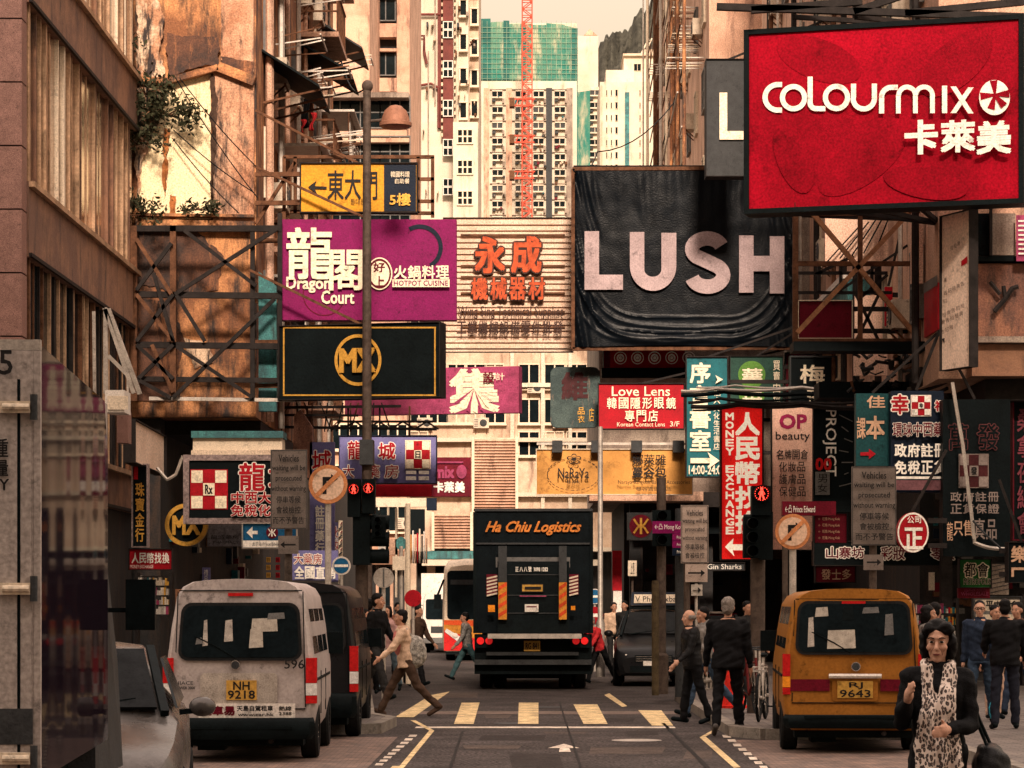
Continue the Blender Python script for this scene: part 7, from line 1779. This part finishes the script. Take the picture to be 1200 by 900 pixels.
# --- bicycle chained to the signal post
def bicycle(label, loc, rz, col):
    t = thing('bicycle', label, 'bicycle', loc, rz)
    for y in (-.52, .52):
        b = MB()
        n = 28; rings = []
        b.path([(0, y + .32 * math.cos(2 * math.pi * k / n), .34 + .32 * math.sin(2 * math.pi * k / n)) for k in range(n + 1)], .022, 6, M['rub'])
        for k in range(12): b.bar((0, y, .34), (0, y + .3 * math.cos(k * .524), .34 + .3 * math.sin(k * .524)), .005, None, M['lsteel'])
        b.tube((-.05, y, .34), (.05, y, .34), .025, 8, None, M['lsteel']); b.build('wheel', None, t, True)
    b = MB()
    for p, q in (((0, .52, .34), (0, .38, .85)), ((0, .40, .78), (0, -.15, .78)), ((0, .42, .68), (0, -.02, .30)), ((0, -.02, .30), (0, -.18, .88)), ((0, -.02, .30), (0, -.52, .34)), ((0, -.15, .72), (0, -.52, .34))): b.tube(p, q, .02, 8, None, col)
    b.tube((0, .38, .85), (0, .36, 1.0), .015, 8, None, M['lsteel']); b.build('frame', None, t, True)
    b = MB(); b.path([(-.28, .25, 1.0), (-.2, .36, 1.02), (0, .37, 1.0), (.2, .36, 1.02), (.28, .25, 1.0)], .014, 6, M['dgrey']); b.build('handlebar', None, t, True)
    b = MB(); b.ell((0, -.22, .92), (.07, .13, .035), M['black']); b.build('saddle', None, t, True)
    b = MB(); b.bar((-.1, -.02, .2), (.1, -.02, .4), .02, None, M['dgrey']); b.box((.08, -.06, .39), (.16, .02, .41), M['black']); b.box((-.16, -.06, .19), (-.08, .02, .21), M['black']); b.build('pedals', None, t, True)
    b = MB(); b.path([(-.11, .62, .72), (.11, .62, .72), (.11, .42, .70), (-.11, .42, .70), (-.11, .62, .72)], .01, 5, M['lsteel'])
    for k in range(5): b.bar((-.1 + k * .05, .62, .72), (-.08 + k * .04, .60, .5), .006, None, M['lsteel'])
    b.build('basket', None, t, True)
    return t
bicycle('silver bicycle chained beside the thick grey signal post', (PX(893, 38.4), 38.4, .14), R(170), M['lsteel'])
bicycle('dark bicycle with red frame leaning behind the man in black', (PX(878, 40.3), 40.3, .14), R(190), mat('dark_red_frame', (.12, .012, .012), .45))
# ------------------------------------------------------------------ people
def blob(mb, voxel, m, name, parent, smooth=3, wr=0.0, wsc=9.0, loose=True):
    """one continuous skin grown over overlapping closed shapes"""
    me = bpy.data.meshes.new('grow_source'); me.from_pydata(mb.v, [], mb.f)
    bm = bmesh.new(); bm.from_mesh(me); bmesh.ops.remove_doubles(bm, verts=bm.verts, dist=1e-5); bmesh.ops.recalc_face_normals(bm, faces=bm.faces); bm.to_mesh(me); bm.free()
    o = bpy.data.objects.new('grow_source', me)
    r = o.modifiers.new('r', 'REMESH'); r.mode = 'VOXEL'; r.voxel_size = voxel; r.use_smooth_shade = True
    q = o.modifiers.new('s', 'SMOOTH'); q.factor = .5; q.iterations = smooth
    out = evaluated(o)
    bpy.data.objects.remove(o); bpy.data.meshes.remove(me)
    if wr:
        nv = len(out.vertices); co = np.empty(nv * 3); no = np.empty(nv * 3)
        out.vertices.foreach_get('co', co); out.vertex_normals.foreach_get('vector', no)
        co = co.reshape(-1, 3); no = no.reshape(-1, 3)
        am = np.array([noise.noise(Vector(c) * wsc) + .7 * noise.noise(Vector((c[0] * 4, c[1] * 4, c[2] * 20 + c[0] * 9))) for c in co])
        out.vertices.foreach_set('co', (co + no * (wr * am)[:, None]).ravel()); out.update()
    out.materials.clear(); out.materials.append(m)
    out.name = name
    n = bpy.data.objects.new(name, out); COL.objects.link(n)
    if parent is not None: n.parent = parent
    return n
def cloth(name, c, **k): return mat(name, c, k.pop('rough', .8), 0, var=k.pop('var', .3), scale=k.pop('scale', 9), bump=.3, fine=.25, spec=.08, **k)
SK = mat('warm_skin', (.42, .22, .145), .5, var=.18, scale=14, fine=.06, bump=.08)
SK2 = mat('tanned_skin', (.52, .29, .20), .5, var=.25, scale=18, fine=.10, bump=.15)
HB = cloth('black_hair', (.007, .006, .006), rough=.5, scale=30); HG = cloth('grey_hair', (.20, .17, .15), rough=.6, var=.6, scale=40)
def person(label, loc, face, h, jacket, trousers, hair=HB, legs=((18, 8, 3), (-20, 14, 3)), arms=((-14, 6, 18, 0), (16, 6, 25, 0)), lean=4, head=(0, 0), skin=SK, shoes=None, hem=-.06, build=1.0, bald=False, hood=None, vox=.016, long_hair=False, longc=None, glasses=False, hair_s=1.0, wide=False, sleeve=1.0):
    t = thing('person', label, 'person', loc, R(face))
    k = h / 1.72
    cl, sl_ = math.cos(R(lean)), math.sin(R(lean))
    J = {}
    for s, (sw, bd, sp) in zip((-1, 1), legs):
        hip = Vector((s * .09, 0, 0)); a = R(sw); b_ = R(sw - bd); x = math.sin(R(sp)) * s
        knee = hip + Vector((x * .43, -math.sin(a) * .43, -math.cos(a) * .43)); ank = knee + Vector((x * .2, -math.sin(b_) * .42, -math.cos(b_) * .42))
        pitch = R(max(-35, min(20, sw - bd)))
        toe = ank + Vector((s * .03, -math.cos(pitch) * .16, -.045 + math.sin(pitch) * .16)); heel = ank + Vector((0, .05, -.05 - .05 * math.sin(pitch)))
        J[s] = [hip, knee, ank, toe, heel]
    low = min(min(J[s][3].z - .032, J[s][4].z - .035) for s in (-1, 1)); up = Vector((0, 0, -low))
    for s in J: J[s] = [(p + up) for p in J[s]]
    pel = up.copy(); D_ = Vector((0, -sl_, cl)); B_ = Vector((0, cl, sl_))
    neck = pel + D_ * .52
    hd = neck + Vector((0, -sl_ * .14 - .01, .155))
    A = {}
    for s, (sw, ab, el, inn) in zip((-1, 1), arms):
        sh = neck - D_ * .055 + Vector((s * .185 * build, 0, 0)); a = R(sw) + R(lean) * .5; e = R(sw + el)
        elb = sh + Vector((s * math.sin(R(ab)), -math.sin(a), -math.cos(a))).normalized() * .29
        wr = elb + Vector((s * math.sin(R(ab)) * .6 - s * math.sin(R(inn)), -math.sin(e), -math.cos(e))).normalized() * .25
        A[s] = (sh, elb, wr)
    def X(p): return p * k
    def torso(mb, e, z0=-.06, z1=.54, flare=0.0):
        rows = [(-.40, .16, .125), (-.2, .165, .122), (-.06, .165, .115), (.06, .155, .11), (.16, .145, .10), (.28, .16, .115), (.38, .175, .118), (.45, .178, .10), (.50, .12, .085), (.54, .07, .07)]
        rings = []
        zz = sorted({z0, z1} | {r[0] for r in rows if z0 < r[0] < z1})
        for z in zz:
            for (za, wa, da), (zb, wb, db_) in zip(rows, rows[1:]):
                if za <= z <= zb: f = (z - za) / (zb - za); w = wa + (wb - wa) * f; d_ = da + (db_ - da) * f
            fl = flare * max(0, .05 - z)
            c = pel + (D_ * z if z > 0 else Vector((0, 0, z)))
            rings.append([X(c + Vector((math.cos(2 * math.pi * i / 20), 0, 0)) * ((w * build + e + fl)) + B_ * (math.sin(2 * math.pi * i / 20) * (d_ * build + e + fl))) for i in range(20)])
        mb.loft(rings)
    # body, one continuous surface
    b = MB(); torso(b, 0)
    b.caps(X(neck - D_ * .03), X(hd - Vector((0, -.01, .06))), .052 * k, .05 * k)
    tz = Matrix.Rotation(R(head[0]), 3, 'Z') @ Matrix.Rotation(R(head[1]), 3, 'X')
    def Hd(x, y, z): return X(hd + tz @ Vector((x, y, z)))
    b.ell(Hd(0, .012, .028), (.074 * k, .093 * k, .095 * k), rot=tz); b.ell(Hd(0, -.018, -.045), (.056 * k, .066 * k, .072 * k), rot=tz)
    b.ell(Hd(0, -.055, -.095), (.028 * k, .026 * k, .022 * k), rot=tz)
    b.caps(Hd(0, -.082, .012), Hd(0, -.106, -.028), .010 * k, .015 * k); b.ell(Hd(0, -.076, .035), (.05 * k, .016 * k, .014 * k), rot=tz); b.ell(Hd(0, -.078, -.062), (.026 * k, .013 * k, .011 * k), rot=tz)
    for s in (-1, 1):
        b.ell(Hd(s * .076, .015, -.005), (.012 * k, .022 * k, .034 * k), rot=tz); b.ell(Hd(s * .042, -.062, -.022), (.024 * k, .02 * k, .024 * k), rot=tz)
        hip, knee, ank, toe, heel = [X(p) for p in J[s]]
        b.caps(hip, knee, .075 * k, .052 * k); b.caps(knee, ank, .052 * k, .036 * k); b.caps(heel, toe, .032 * k, .03 * k); b.caps(ank, heel, .036 * k, .03 * k)
        sh, elb, wr = [X(p) for p in A[s]]
        b.caps(sh, elb, .047 * k, .038 * k); b.caps(elb, wr, .038 * k, .026 * k)
        fd = (wr - elb).normalized(); sd = Vector((s, 0, 0)); pn = fd.cross(sd).normalized() if fd.cross(sd).length > .01 else Vector((0, -1, 0)); wd = pn.cross(fd).normalized()
        pal = wr + fd * .055 * k
        b.caps(wr, pal, .026 * k, .032 * k); b.ell(pal, (.030 * k, .038 * k, .045 * k))
        fw = Vector((0, -1, 0)) if abs(fd.y) < .7 else Vector((0, 0, 1))
        for q in range(4):
            o = (q - 1.5) * .019 * k; p0 = pal + fd * .03 * k + fw * o; L_ = (.06, .072, .068, .052)[q] * k
            p1 = p0 + fd * L_ * .55; p2 = p1 + (fd * .7 - sd * s * 0 - Vector((s, 0, 0)) * .5).normalized() * L_ * .55
            b.caps(p0, p1, .0105 * k, .0098 * k, n=8); b.caps(p1, p2, .0098 * k, .0085 * k, n=8)
        th = pal - fd * .02 * k + fw * .03 * k; b.caps(th, th + (fd + fw * .8).normalized() * .055 * k, .0125 * k, .010 * k, n=8)
    blob(b, min(vox, .013) if vox > .01 else vox, skin, 'body', t, 3)
    # garments
    b = MB(); torso(b, .022 * k, hem, .52)
    for s in (-1, 1):
        sh, elb, wr = [X(p) for p in A[s]]; b.caps(sh, elb, .068 * k * sleeve, .058 * k * sleeve); b.caps(elb, elb.lerp(wr, .93), .058 * k * sleeve, .044 * k)
        b.caps(X(neck - D_ * .05), sh, .06 * k, .06 * k)
    b.lathe([(.062 * k, -.02 * k), (.075 * k, .0), (.070 * k, .045 * k), (.058 * k, .05 * k), (.05 * k, 0)], X(neck), None, 18)
    blob(b, vox, jacket, 'jacket', t, 2, .018 * k)
    b = MB(); torso(b, .012 * k, -.10, .10)
    for s in (-1, 1):
        hip, knee, ank, toe, heel = [X(p) for p in J[s]]; b.caps(hip, knee, .097 * k, .072 * k); b.caps(knee, ank + Vector((0, 0, -.005)), .072 * k, .058 * k)
    blob(b, vox, trousers, 'trousers', t, 2, .016 * k)
    for s in (-1, 1):
        hip, knee, ank, toe, heel = [X(p) for p in J[s]]; b = MB(); b.caps(heel, toe, .040 * k, .037 * k); b.caps(ank - Vector((0, 0, .03 * k)), heel, .044 * k, .038 * k); blob(b, vox * .8, shoes or M['black'], 'shoe', t, 2)
    b = MB(); hs_ = hair_s
    if bald:
        for a in range(-5, 6): 
            an = R(90 + a * 22); b.ell(Hd(.074 * math.cos(an), .03 + .078 * math.sin(an) - .01, .01), (.02 * k, .02 * k, .042 * k))
    else:
        b.ell(Hd(0, .026, .06), (.083 * k * hs_, .094 * k * hs_, .080 * k * hs_), rot=tz); b.ell(Hd(0, .05, .0), (.078 * k * hs_, .066 * k * hs_, .09 * k * hs_), rot=tz)
        if long_hair:
            b.ell(Hd(0, .055, -.06), (.088 * k * hs_, .07 * k * hs_, .11 * k * hs_), rot=tz)
            for s in (-1, 1): b.ell(Hd(s * (.086 if wide else .07), .015, -.015), (.030 * k * hs_, .055 * k * hs_, .09 * k * hs_), rot=tz)
            if wide: b.ell(Hd(0, .03, .085), (.085 * k, .085 * k, .065 * k), rot=tz); b.ell(Hd(.05, -.02, .088), (.055 * k, .06 * k, .04 * k), rot=tz); b.ell(Hd(-.05, -.02, .088), (.055 * k, .06 * k, .04 * k), rot=tz)
    blob(b, vox * .8, hair, 'hair', t, 2, (.014 if wide else .007) * k, 26)
    if hood: 
        b = MB(); b.ell(X(neck + Vector((0, .07, .02))), (.12 * k, .085 * k, .075 * k)); blob(b, vox, hood, 'hood', t, 2, .008)
    for s in (-1, 1):
        b = MB(); b.ell(Hd(s * .031, -.079, .012), (.0115 * k, .007 * k, .0065 * k), M['black']); b.ell(Hd(s * .031, -.078, .012), (.015 * k, .005 * k, .0068 * k), M['white']); b.build('eye', None, t, True)
    if glasses:
        b = MB()
        for s in (-1, 1):
            n = 14; b.path([Hd(s * .033 + .026 * math.cos(2 * math.pi * q / n), -.098, .012 + .018 * math.sin(2 * math.pi * q / n)) for q in range(n + 1)], .004, 5, M['black']); b.bar(Hd(s * .058, -.096, .014), Hd(s * .078, .01, .014), .006, None, M['black'])
        b.bar(Hd(-.008, -.1, .014), Hd(.008, -.1, .014), .005, None, M['black']); b.build('glasses', None, t, True)
    b = MB(); b.ell(Hd(0, -.087, -.064), (.021 * k, .006 * k, .006 * k), mat('lips', (.25, .07, .06), .5)); b.build('mouth', None, t, True)
    t['scale_factor'] = k
    return t, dict(hd=X(hd), neck=X(neck), pel=X(pel), A={s: [X(p) for p in A[s]] for s in A}, k=k, Hd=Hd)
def wp(t, p): return root_matrix(t) @ p
blk = cloth('black_cloth', (.008, .008, .009)); blk2 = cloth('charcoal_cloth', (.022, .021, .021)); leather = cloth('black_leather', (.014, .014, .015), rough=.38, var=.4)
den = cloth('blue_denim', (.04, .065, .105), var=.4); den2 = cloth('dark_denim', (.022, .032, .055), var=.4); jean = cloth('pale_denim', (.13, .19, .24), var=.45); gry = cloth('grey_cloth', (.20, .18, .165)); crm = cloth('cream_cloth', (.58, .40, .28)); brn = cloth('brown_cloth', (.06, .036, .025)); redc_ = cloth('red_cloth', (.50, .03, .035)); pch = cloth('peach_cloth_light', (.55, .36, .27))
# walking woman with patterned bag
t, j = person('woman in cream top walking to the left with large patterned shoulder bag', (PX(476, 43), 43, .008), -84, 1.74, crm, brn, legs=((30, 6, 2), (-24, 22, 2)), arms=((-6, 4, 12, 0), (30, 6, 20, 0)), lean=7, hem=-.10, long_hair=False, shoes=brn)
b = MB(); torso_c = j['neck'] - Vector((0, 0, .2)); b.ell(torso_c + Vector((0, -.03, -.02)), (.165, .125, .235)); blob(b, .016, cloth('pink_vest_cloth', (.50, .17, .15)), 'waistcoat', t, 2, .008)
pat = mat('leaf_print_cloth', (.30, .28, .25), .8, var=.9, scale=22, fine=.9)
b = MB(); c = wp(t, j['neck'] + Vector((.05, .19, -.38))); b.ell(c, (.20, .11, .27)); b.path([c + Vector((0, 0, .2)), wp(t, j['neck'] + Vector((.12, .06, -.02))), wp(t, j['neck'] + Vector((.12, -.1, -.15)))], .022, 6)
tag(blob(b, .016, pat, 'shoulder_bag', None, 2, .012), 'large grey leaf patterned bag slung behind the walking woman', 'bag')
person('man in black jacket stepping right behind the walking woman', (PX(440, 45), 45, .14), 62, 1.80, blk, blk2, legs=((22, 6, 2), (-18, 14, 2)), arms=((-10, 4, 14, 0), (14, 5, 30, 0)), head=(14, 0))
person('dark haired person stooping beside the black van', (PX(420, 46.5), 46.5, .14), 40, 1.55, blk2, blk, lean=22, legs=((8, 4, 3), (-4, 6, 3)), vox=.02)
person('pedestrian in red brown top far behind the walking woman', (PX(466, 56), 56, .14), 20, 1.66, cloth('rust_cloth', (.20, .08, .05)), blk, vox=.02)
person('person in grey shirt and jeans hurrying left past the lorry', (PX(548, 63), 63, .008), -86, 1.62, cloth('check_cloth', (.26, .24, .22), var=.8, scale=40), cloth('teal_jean_cloth', (.06, .12, .13)), legs=((30, 6, 2), (-28, 20, 2)), lean=6, vox=.018)
person('balding man in black leather jacket and black trousers facing left', (PX(812, 40.3), 40.3, .008), -78, 1.66, leather, blk, HG, bald=True, legs=((10, 4, 2), (-12, 8, 2)), arms=((4, 6, 30, 0), (10, 6, 40, 0)), lean=5, skin=SK2, vox=.014, build=1.12)
person('young man in grey hooded top and blue jeans behind the leather jacket man', (PX(827, 42.5), 42.5, .008), -70, 1.74, gry, den, legs=((22, 6, 2), (-24, 20, 2)), hood=gry, vox=.015, arms=((-6, 5, 20, 0), (12, 6, 60, 0)))
person('man with grey hair in black jacket seen from behind stepping off the kerb', (PX(853, 36.9), 36.9, .008), 172, 1.83, blk, blk, HG, legs=((16, 10, 4), (-12, 16, 4)), arms=((-4, 9, 12, 0), (4, 10, 14, 0)), vox=.013, build=1.14, shoes=cloth('grey_shoe', (.10, .09, .085)), hair_s=1.06, hem=-.10)
person('man with glasses in dark denim jacket facing the viewer by the doorway', (PX(1149, 38), 38, .14), -22, 1.66, den2, den, HB, legs=((10, 4, 3), (-10, 8, 3)), arms=((-4, 7, 10, 0), (6, 7, 18, 0)), head=(14, 0), glasses=True, vox=.014, skin=SK2, hair_s=.93)
person('man in black seen from behind standing before the notice board', (PX(1178, 35.8), 35.8, .14), 176, 1.68, blk, cloth('ink_trousers', (.018, .02, .03)), HB, legs=((4, 2, 5), (-4, 4, 5)), arms=((6, 9, 30, 0), (10, 10, 55, 10)), vox=.014, build=1.15, hem=-.10)
person('person in pale peach trousers half hidden behind the man in black', (PX(1165, 38.8), 38.8, .14), 15, 1.6, gry, pch, legs=((8, 4, 3), (-8, 6, 3)), vox=.018)
b = MB(); c = P(1165, 832, 37.0); b.ell(c, (.075, .05, .15)); b.path([c + Vector((-.04, 0, .1)), c + Vector((0, 0, .26)), c + Vector((.04, 0, .1))], .010, 6)
tag(blob(b, .010, mat('turquoise_plastic', (.03, .30, .42), .35, var=.3, scale=18), 'carrier_bag', None, 2, .008), 'small turquoise carrier bag hanging beside the man in black', 'bag')
person('dark haired woman in grey top walking right beside the orange van', (PX(1084, 34.3), 34.3, .14), 70, 1.60, gry, blk, long_hair=True, vox=.015, legs=((12, 4, 2), (-12, 8, 2)))
person('person in bright red jacket bending beside the lorry', (PX(703, 60.5), 60.5, .008), -50, 1.52, redc_, blk, HG, lean=26, legs=((22, 4, 2), (-24, 10, 2)), arms=((30, 6, 30, 0), (20, 6, 30, 0)), vox=.018)
person('pedestrian in cream jacket beyond the person in red', (PX(719, 67), 67, .14), 10, 1.66, crm, blk2, vox=.02)
person('pedestrian in dark coat beside the red and white pillar', (PX(733, 66), 66, .14), -30, 1.7, blk2, blk, vox=.02)
person('dark clothed pedestrian standing behind the signal post and bicycles', (PX(874, 47), 47, .14), 30, 1.68, blk2, blk, vox=.018)

person('dark coated pedestrian half hidden behind the dark haired woman in grey', (PX(1095, 37.5), 37.5, .14), 150, 1.66, blk2, blk, vox=.018)
person('pedestrian in rust brown jacket at the edge behind the man in black', (PX(1194, 40), 40, .14), -40, 1.66, cloth('rust_brown_cloth', (.08, .04, .03)), den2, vox=.018, legs=((20, 6, 2), (-20, 12, 2)))
person('person in navy jacket walking away behind the man in black jacket', (PX(432, 49), 49, .14), 175, 1.72, den2, blk, vox=.02, legs=((18, 6, 2), (-18, 12, 2)))
person('woman in pale pink top waiting beyond the guard rail', (PX(455, 51), 51, .14), -15, 1.6, cloth('pale_pink_cloth', (.45, .26, .24)), jean, long_hair=True, vox=.02)
person('man in brown coat walking under the red round disc', (PX(488, 58), 58, .008), 60, 1.72, brn, blk, vox=.02, legs=((20, 6, 2), (-20, 12, 2)))
# woman in front: coat, leopard scarf, one hand at her strap
lp = bpy.data.materials.new('leopard_print'); lp.use_nodes = True
nt = lp.node_tree; bs = nt.nodes['Principled BSDF']; L = nt.links.new
geo = nt.nodes.new('ShaderNodeNewGeometry'); mp = nt.nodes.new('ShaderNodeMapping'); mp.inputs['Scale'].default_value = (1, 1, .62); L(geo.outputs['Position'], mp.inputs[0])
nz = nt.nodes.new('ShaderNodeTexNoise'); nz.inputs['Scale'].default_value = 40; L(mp.outputs[0], nz.inputs['Vector'])
ad = nt.nodes.new('ShaderNodeMixRGB'); ad.blend_type = 'ADD'; ad.inputs[0].default_value = .018; L(mp.outputs[0], ad.inputs[1]); L(nz.outputs['Color'], ad.inputs[2])
vo = nt.nodes.new('ShaderNodeTexVoronoi'); vo.inputs['Scale'].default_value = 58; L(ad.outputs[0], vo.inputs['Vector'])
cr = nt.nodes.new('ShaderNodeValToRGB'); e = cr.color_ramp.elements
e[0].position = .0; e[0].color = (.30, .20, .15, 1); e[1].position = .62; e[1].color = (.72, .60, .52, 1)
x = e.new(.20); x.color = (.10, .06, .05, 1); x = e.new(.34); x.color = (.02, .016, .016, 1); x = e.new(.46); x.color = (.05, .04, .035, 1); x = e.new(.52); x.color = (.70, .58, .50, 1)
L(vo.outputs['Distance'], cr.inputs[0]); L(cr.outputs[0], bs.inputs['Base Color']); bs.inputs['Roughness'].default_value = .8
wd = 16.0
t, j = person('older woman in black coat with long leopard print scarf in front of the orange van', (PX(1099, wd), wd, .008), -8, 1.645, blk, blk, HB, legs=((6, 3, 3), (-6, 6, 3)), arms=((10, 10, 118, 14), (6, 8, 78, 50)), lean=2, head=(-6, 2), skin=SK2, vox=.0075, long_hair=True, hem=-.40, build=.90, sleeve=.92, hair_s=.99, wide=True)
k = j['k']
b = MB()
for s in (-1, 1):
    rings = []
    for q in range(15):
        f = q / 14; z = j['neck'].z + .03 - f * .98; y = -.075 - .085 * min(1, f * 4) + .012 * math.sin(q * 1.3 + s); w = .034 + .030 * min(1, f * 2.2) + .032 * f; x = s * (.060 - .012 * min(1, f * 4) + .012 * f) + .008 * math.sin(q * .9 + s)
        rings.append([Vector((x + w * math.cos(2 * math.pi * a / 14), y + .026 * math.sin(2 * math.pi * a / 14) + .017 * math.sin(a * 2.7 + q * .25 + s), z)) for a in range(14)])
    b.loft(rings)
b.path([j['neck'] + Vector((.062, -.07, -.02)), j['neck'] + Vector((.078, -.01, .03)), j['neck'] + Vector((.05, .06, .05)), j['neck'] + Vector((0, .08, .055)), j['neck'] + Vector((-.05, .06, .05)), j['neck'] + Vector((-.078, -.01, .03)), j['neck'] + Vector((-.062, -.07, -.02))], .03, 10)
blob(b, .0075, lp, 'scarf', t, 2, .009, 14)
b = MB()                                          # brow furrows, cheek folds and lids, crease shade put into darker lines
for s in (-1, 1):
    b.path([j['Hd'](s * .016, -.098, -.022), j['Hd'](s * .032, -.088, -.045), j['Hd'](s * .036, -.076, -.068)], .0016, 5, mat('skin_fold_shade', (.20, .09, .06), .6)); b.path([j['Hd'](s * .016, -.090, .034), j['Hd'](s * .034, -.091, .040), j['Hd'](s * .052, -.078, .034)], .0034, 5, HB)
b.build('eyebrow', None, t, True)
b = MB(); c = wp(t, j['pel'] + Vector((.30, .02, -.08))); b.ell(c, (.11, .17, .15)); b.ell(c + Vector((0, -.05, -.05)), (.12, .13, .12)); tag(blob(b, .01, leather, 'handbag', None, 2, .02), 'black shiny handbag hanging at the side of the woman with leopard scarf', 'handbag')
hb = bpy.data.objects['handbag']; b = MB(); b.path([c + Vector((-.02, -.05, .12)), wp(t, j['pel'] + Vector((.22, -.03, .2))), wp(t, j['neck'] + Vector((.15, -.02, -.02))), wp(t, j['pel'] + Vector((.24, .08, .2))), c + Vector((.02, .06, .12))], .011, 6, M['black']); b.build('strap', None, hb)
disc_sign(484, 701, 10, 54, 'red round disc sign on a pole behind the walking woman', M['red'], lambda s: None)
# laundry on the balconies and plants on the stained wall
def hang(px0, py0, px1, py1, d, m, label, n=10):
    b = MB(); vs = []; fs = []
    for jn in range(9):
        for i in range(n + 1):
            u, v = i / n, jn / 8; p = P(px0 + (px1 - px0) * u, py0 + (py1 - py0) * v, d); p.y += .07 * math.sin(u * 9 + v * 2) * (.3 + v); p.x += .05 * math.sin(v * 5 + u); vs.append(p)
    for jn in range(8):
        for i in range(n): a = jn * (n + 1) + i; fs.append((a, a + 1, a + n + 2, a + n + 1))
    b.add(vs, fs, m, True); o = b.build('laundry'); md = o.modifiers.new('s', 'SOLIDIFY'); md.thickness = .012
    tag(o, label, 'laundry', 'laundry hung from the balconies')
hang(347, 98, 364, 150, 66, blk, 'long black garment hung out below the balconies'); hang(364, 132, 369, 153, 66.4, redc_, 'narrow red patterned cloth hung beside the black garment'); hang(336, 94, 347, 130, 67, cloth('checked_cloth', (.42, .25, .22), var=.9, scale=14), 'checked red and white cloth hung out among the balcony racks'); hang(352, 140, 357, 156, 65.5, redc_, 'small red cloth below the long black garment')
leafm = mat('wall_plant_leaf', (.035, .036, .018), .7, var=.6, scale=5)
def plant(px, py, r, n, label, seed):
    rn = random.Random(seed); d = 55.7; o = P(px, py, d); t = thing('wall_plant', label, 'plant', o, 0, 'plants rooted in the stained wall')
    b = MB(); tips = []
    for q in range(7):
        a = rn.uniform(-.6, 3.7); l = rn.uniform(.5, 1) * r; p = o + Vector((l * math.cos(a), -rn.uniform(.05, .5), l * math.sin(a) * .7)); tips.append(p); b.tube(o, p, .018, 5, .006, M['rust'])
    b.build('stem', None, t); b = MB()
    for q in range(int(n * 1.9)):
        c = rn.choice(tips) + Vector((rn.gauss(0, r * .28), rn.gauss(0, .12), rn.gauss(0, r * .25))); s = rn.uniform(.03, .085); u = Vector((rn.gauss(0, 1), rn.gauss(0, 1), rn.gauss(0, 1))).normalized(); v = u.cross(Vector((rn.gauss(0, 1), rn.gauss(0, 1), rn.gauss(0, 1)))).normalized()
        b.add([c - u * s, c + v * s * .45, c + u * s, c - v * s * .45], [(0, 1, 2, 3)], leafm)
    b.flat = True; b.build('foliage', None, t)
plant(196, 135, .55, 420, 'bushy plant growing out of the stained wall beside the cream patch', 1); plant(168, 168, .45, 260, 'smaller plant clinging to the wall edge below the bushy one', 2); plant(170, 110, .5, 200, 'straggly plant at the wall corner above the cream patch', 3); plant(238, 246, .3, 120, 'tuft of weeds at the foot of the cream patch', 4); plant(168, 252, .4, 160, 'trailing weeds at the lower corner of the stained wall', 5); plant(140, 62, .5, 160, 'dry creeper on the upper wall beside the glass block', 6)

bpy.data.scenes.remove(_bench)
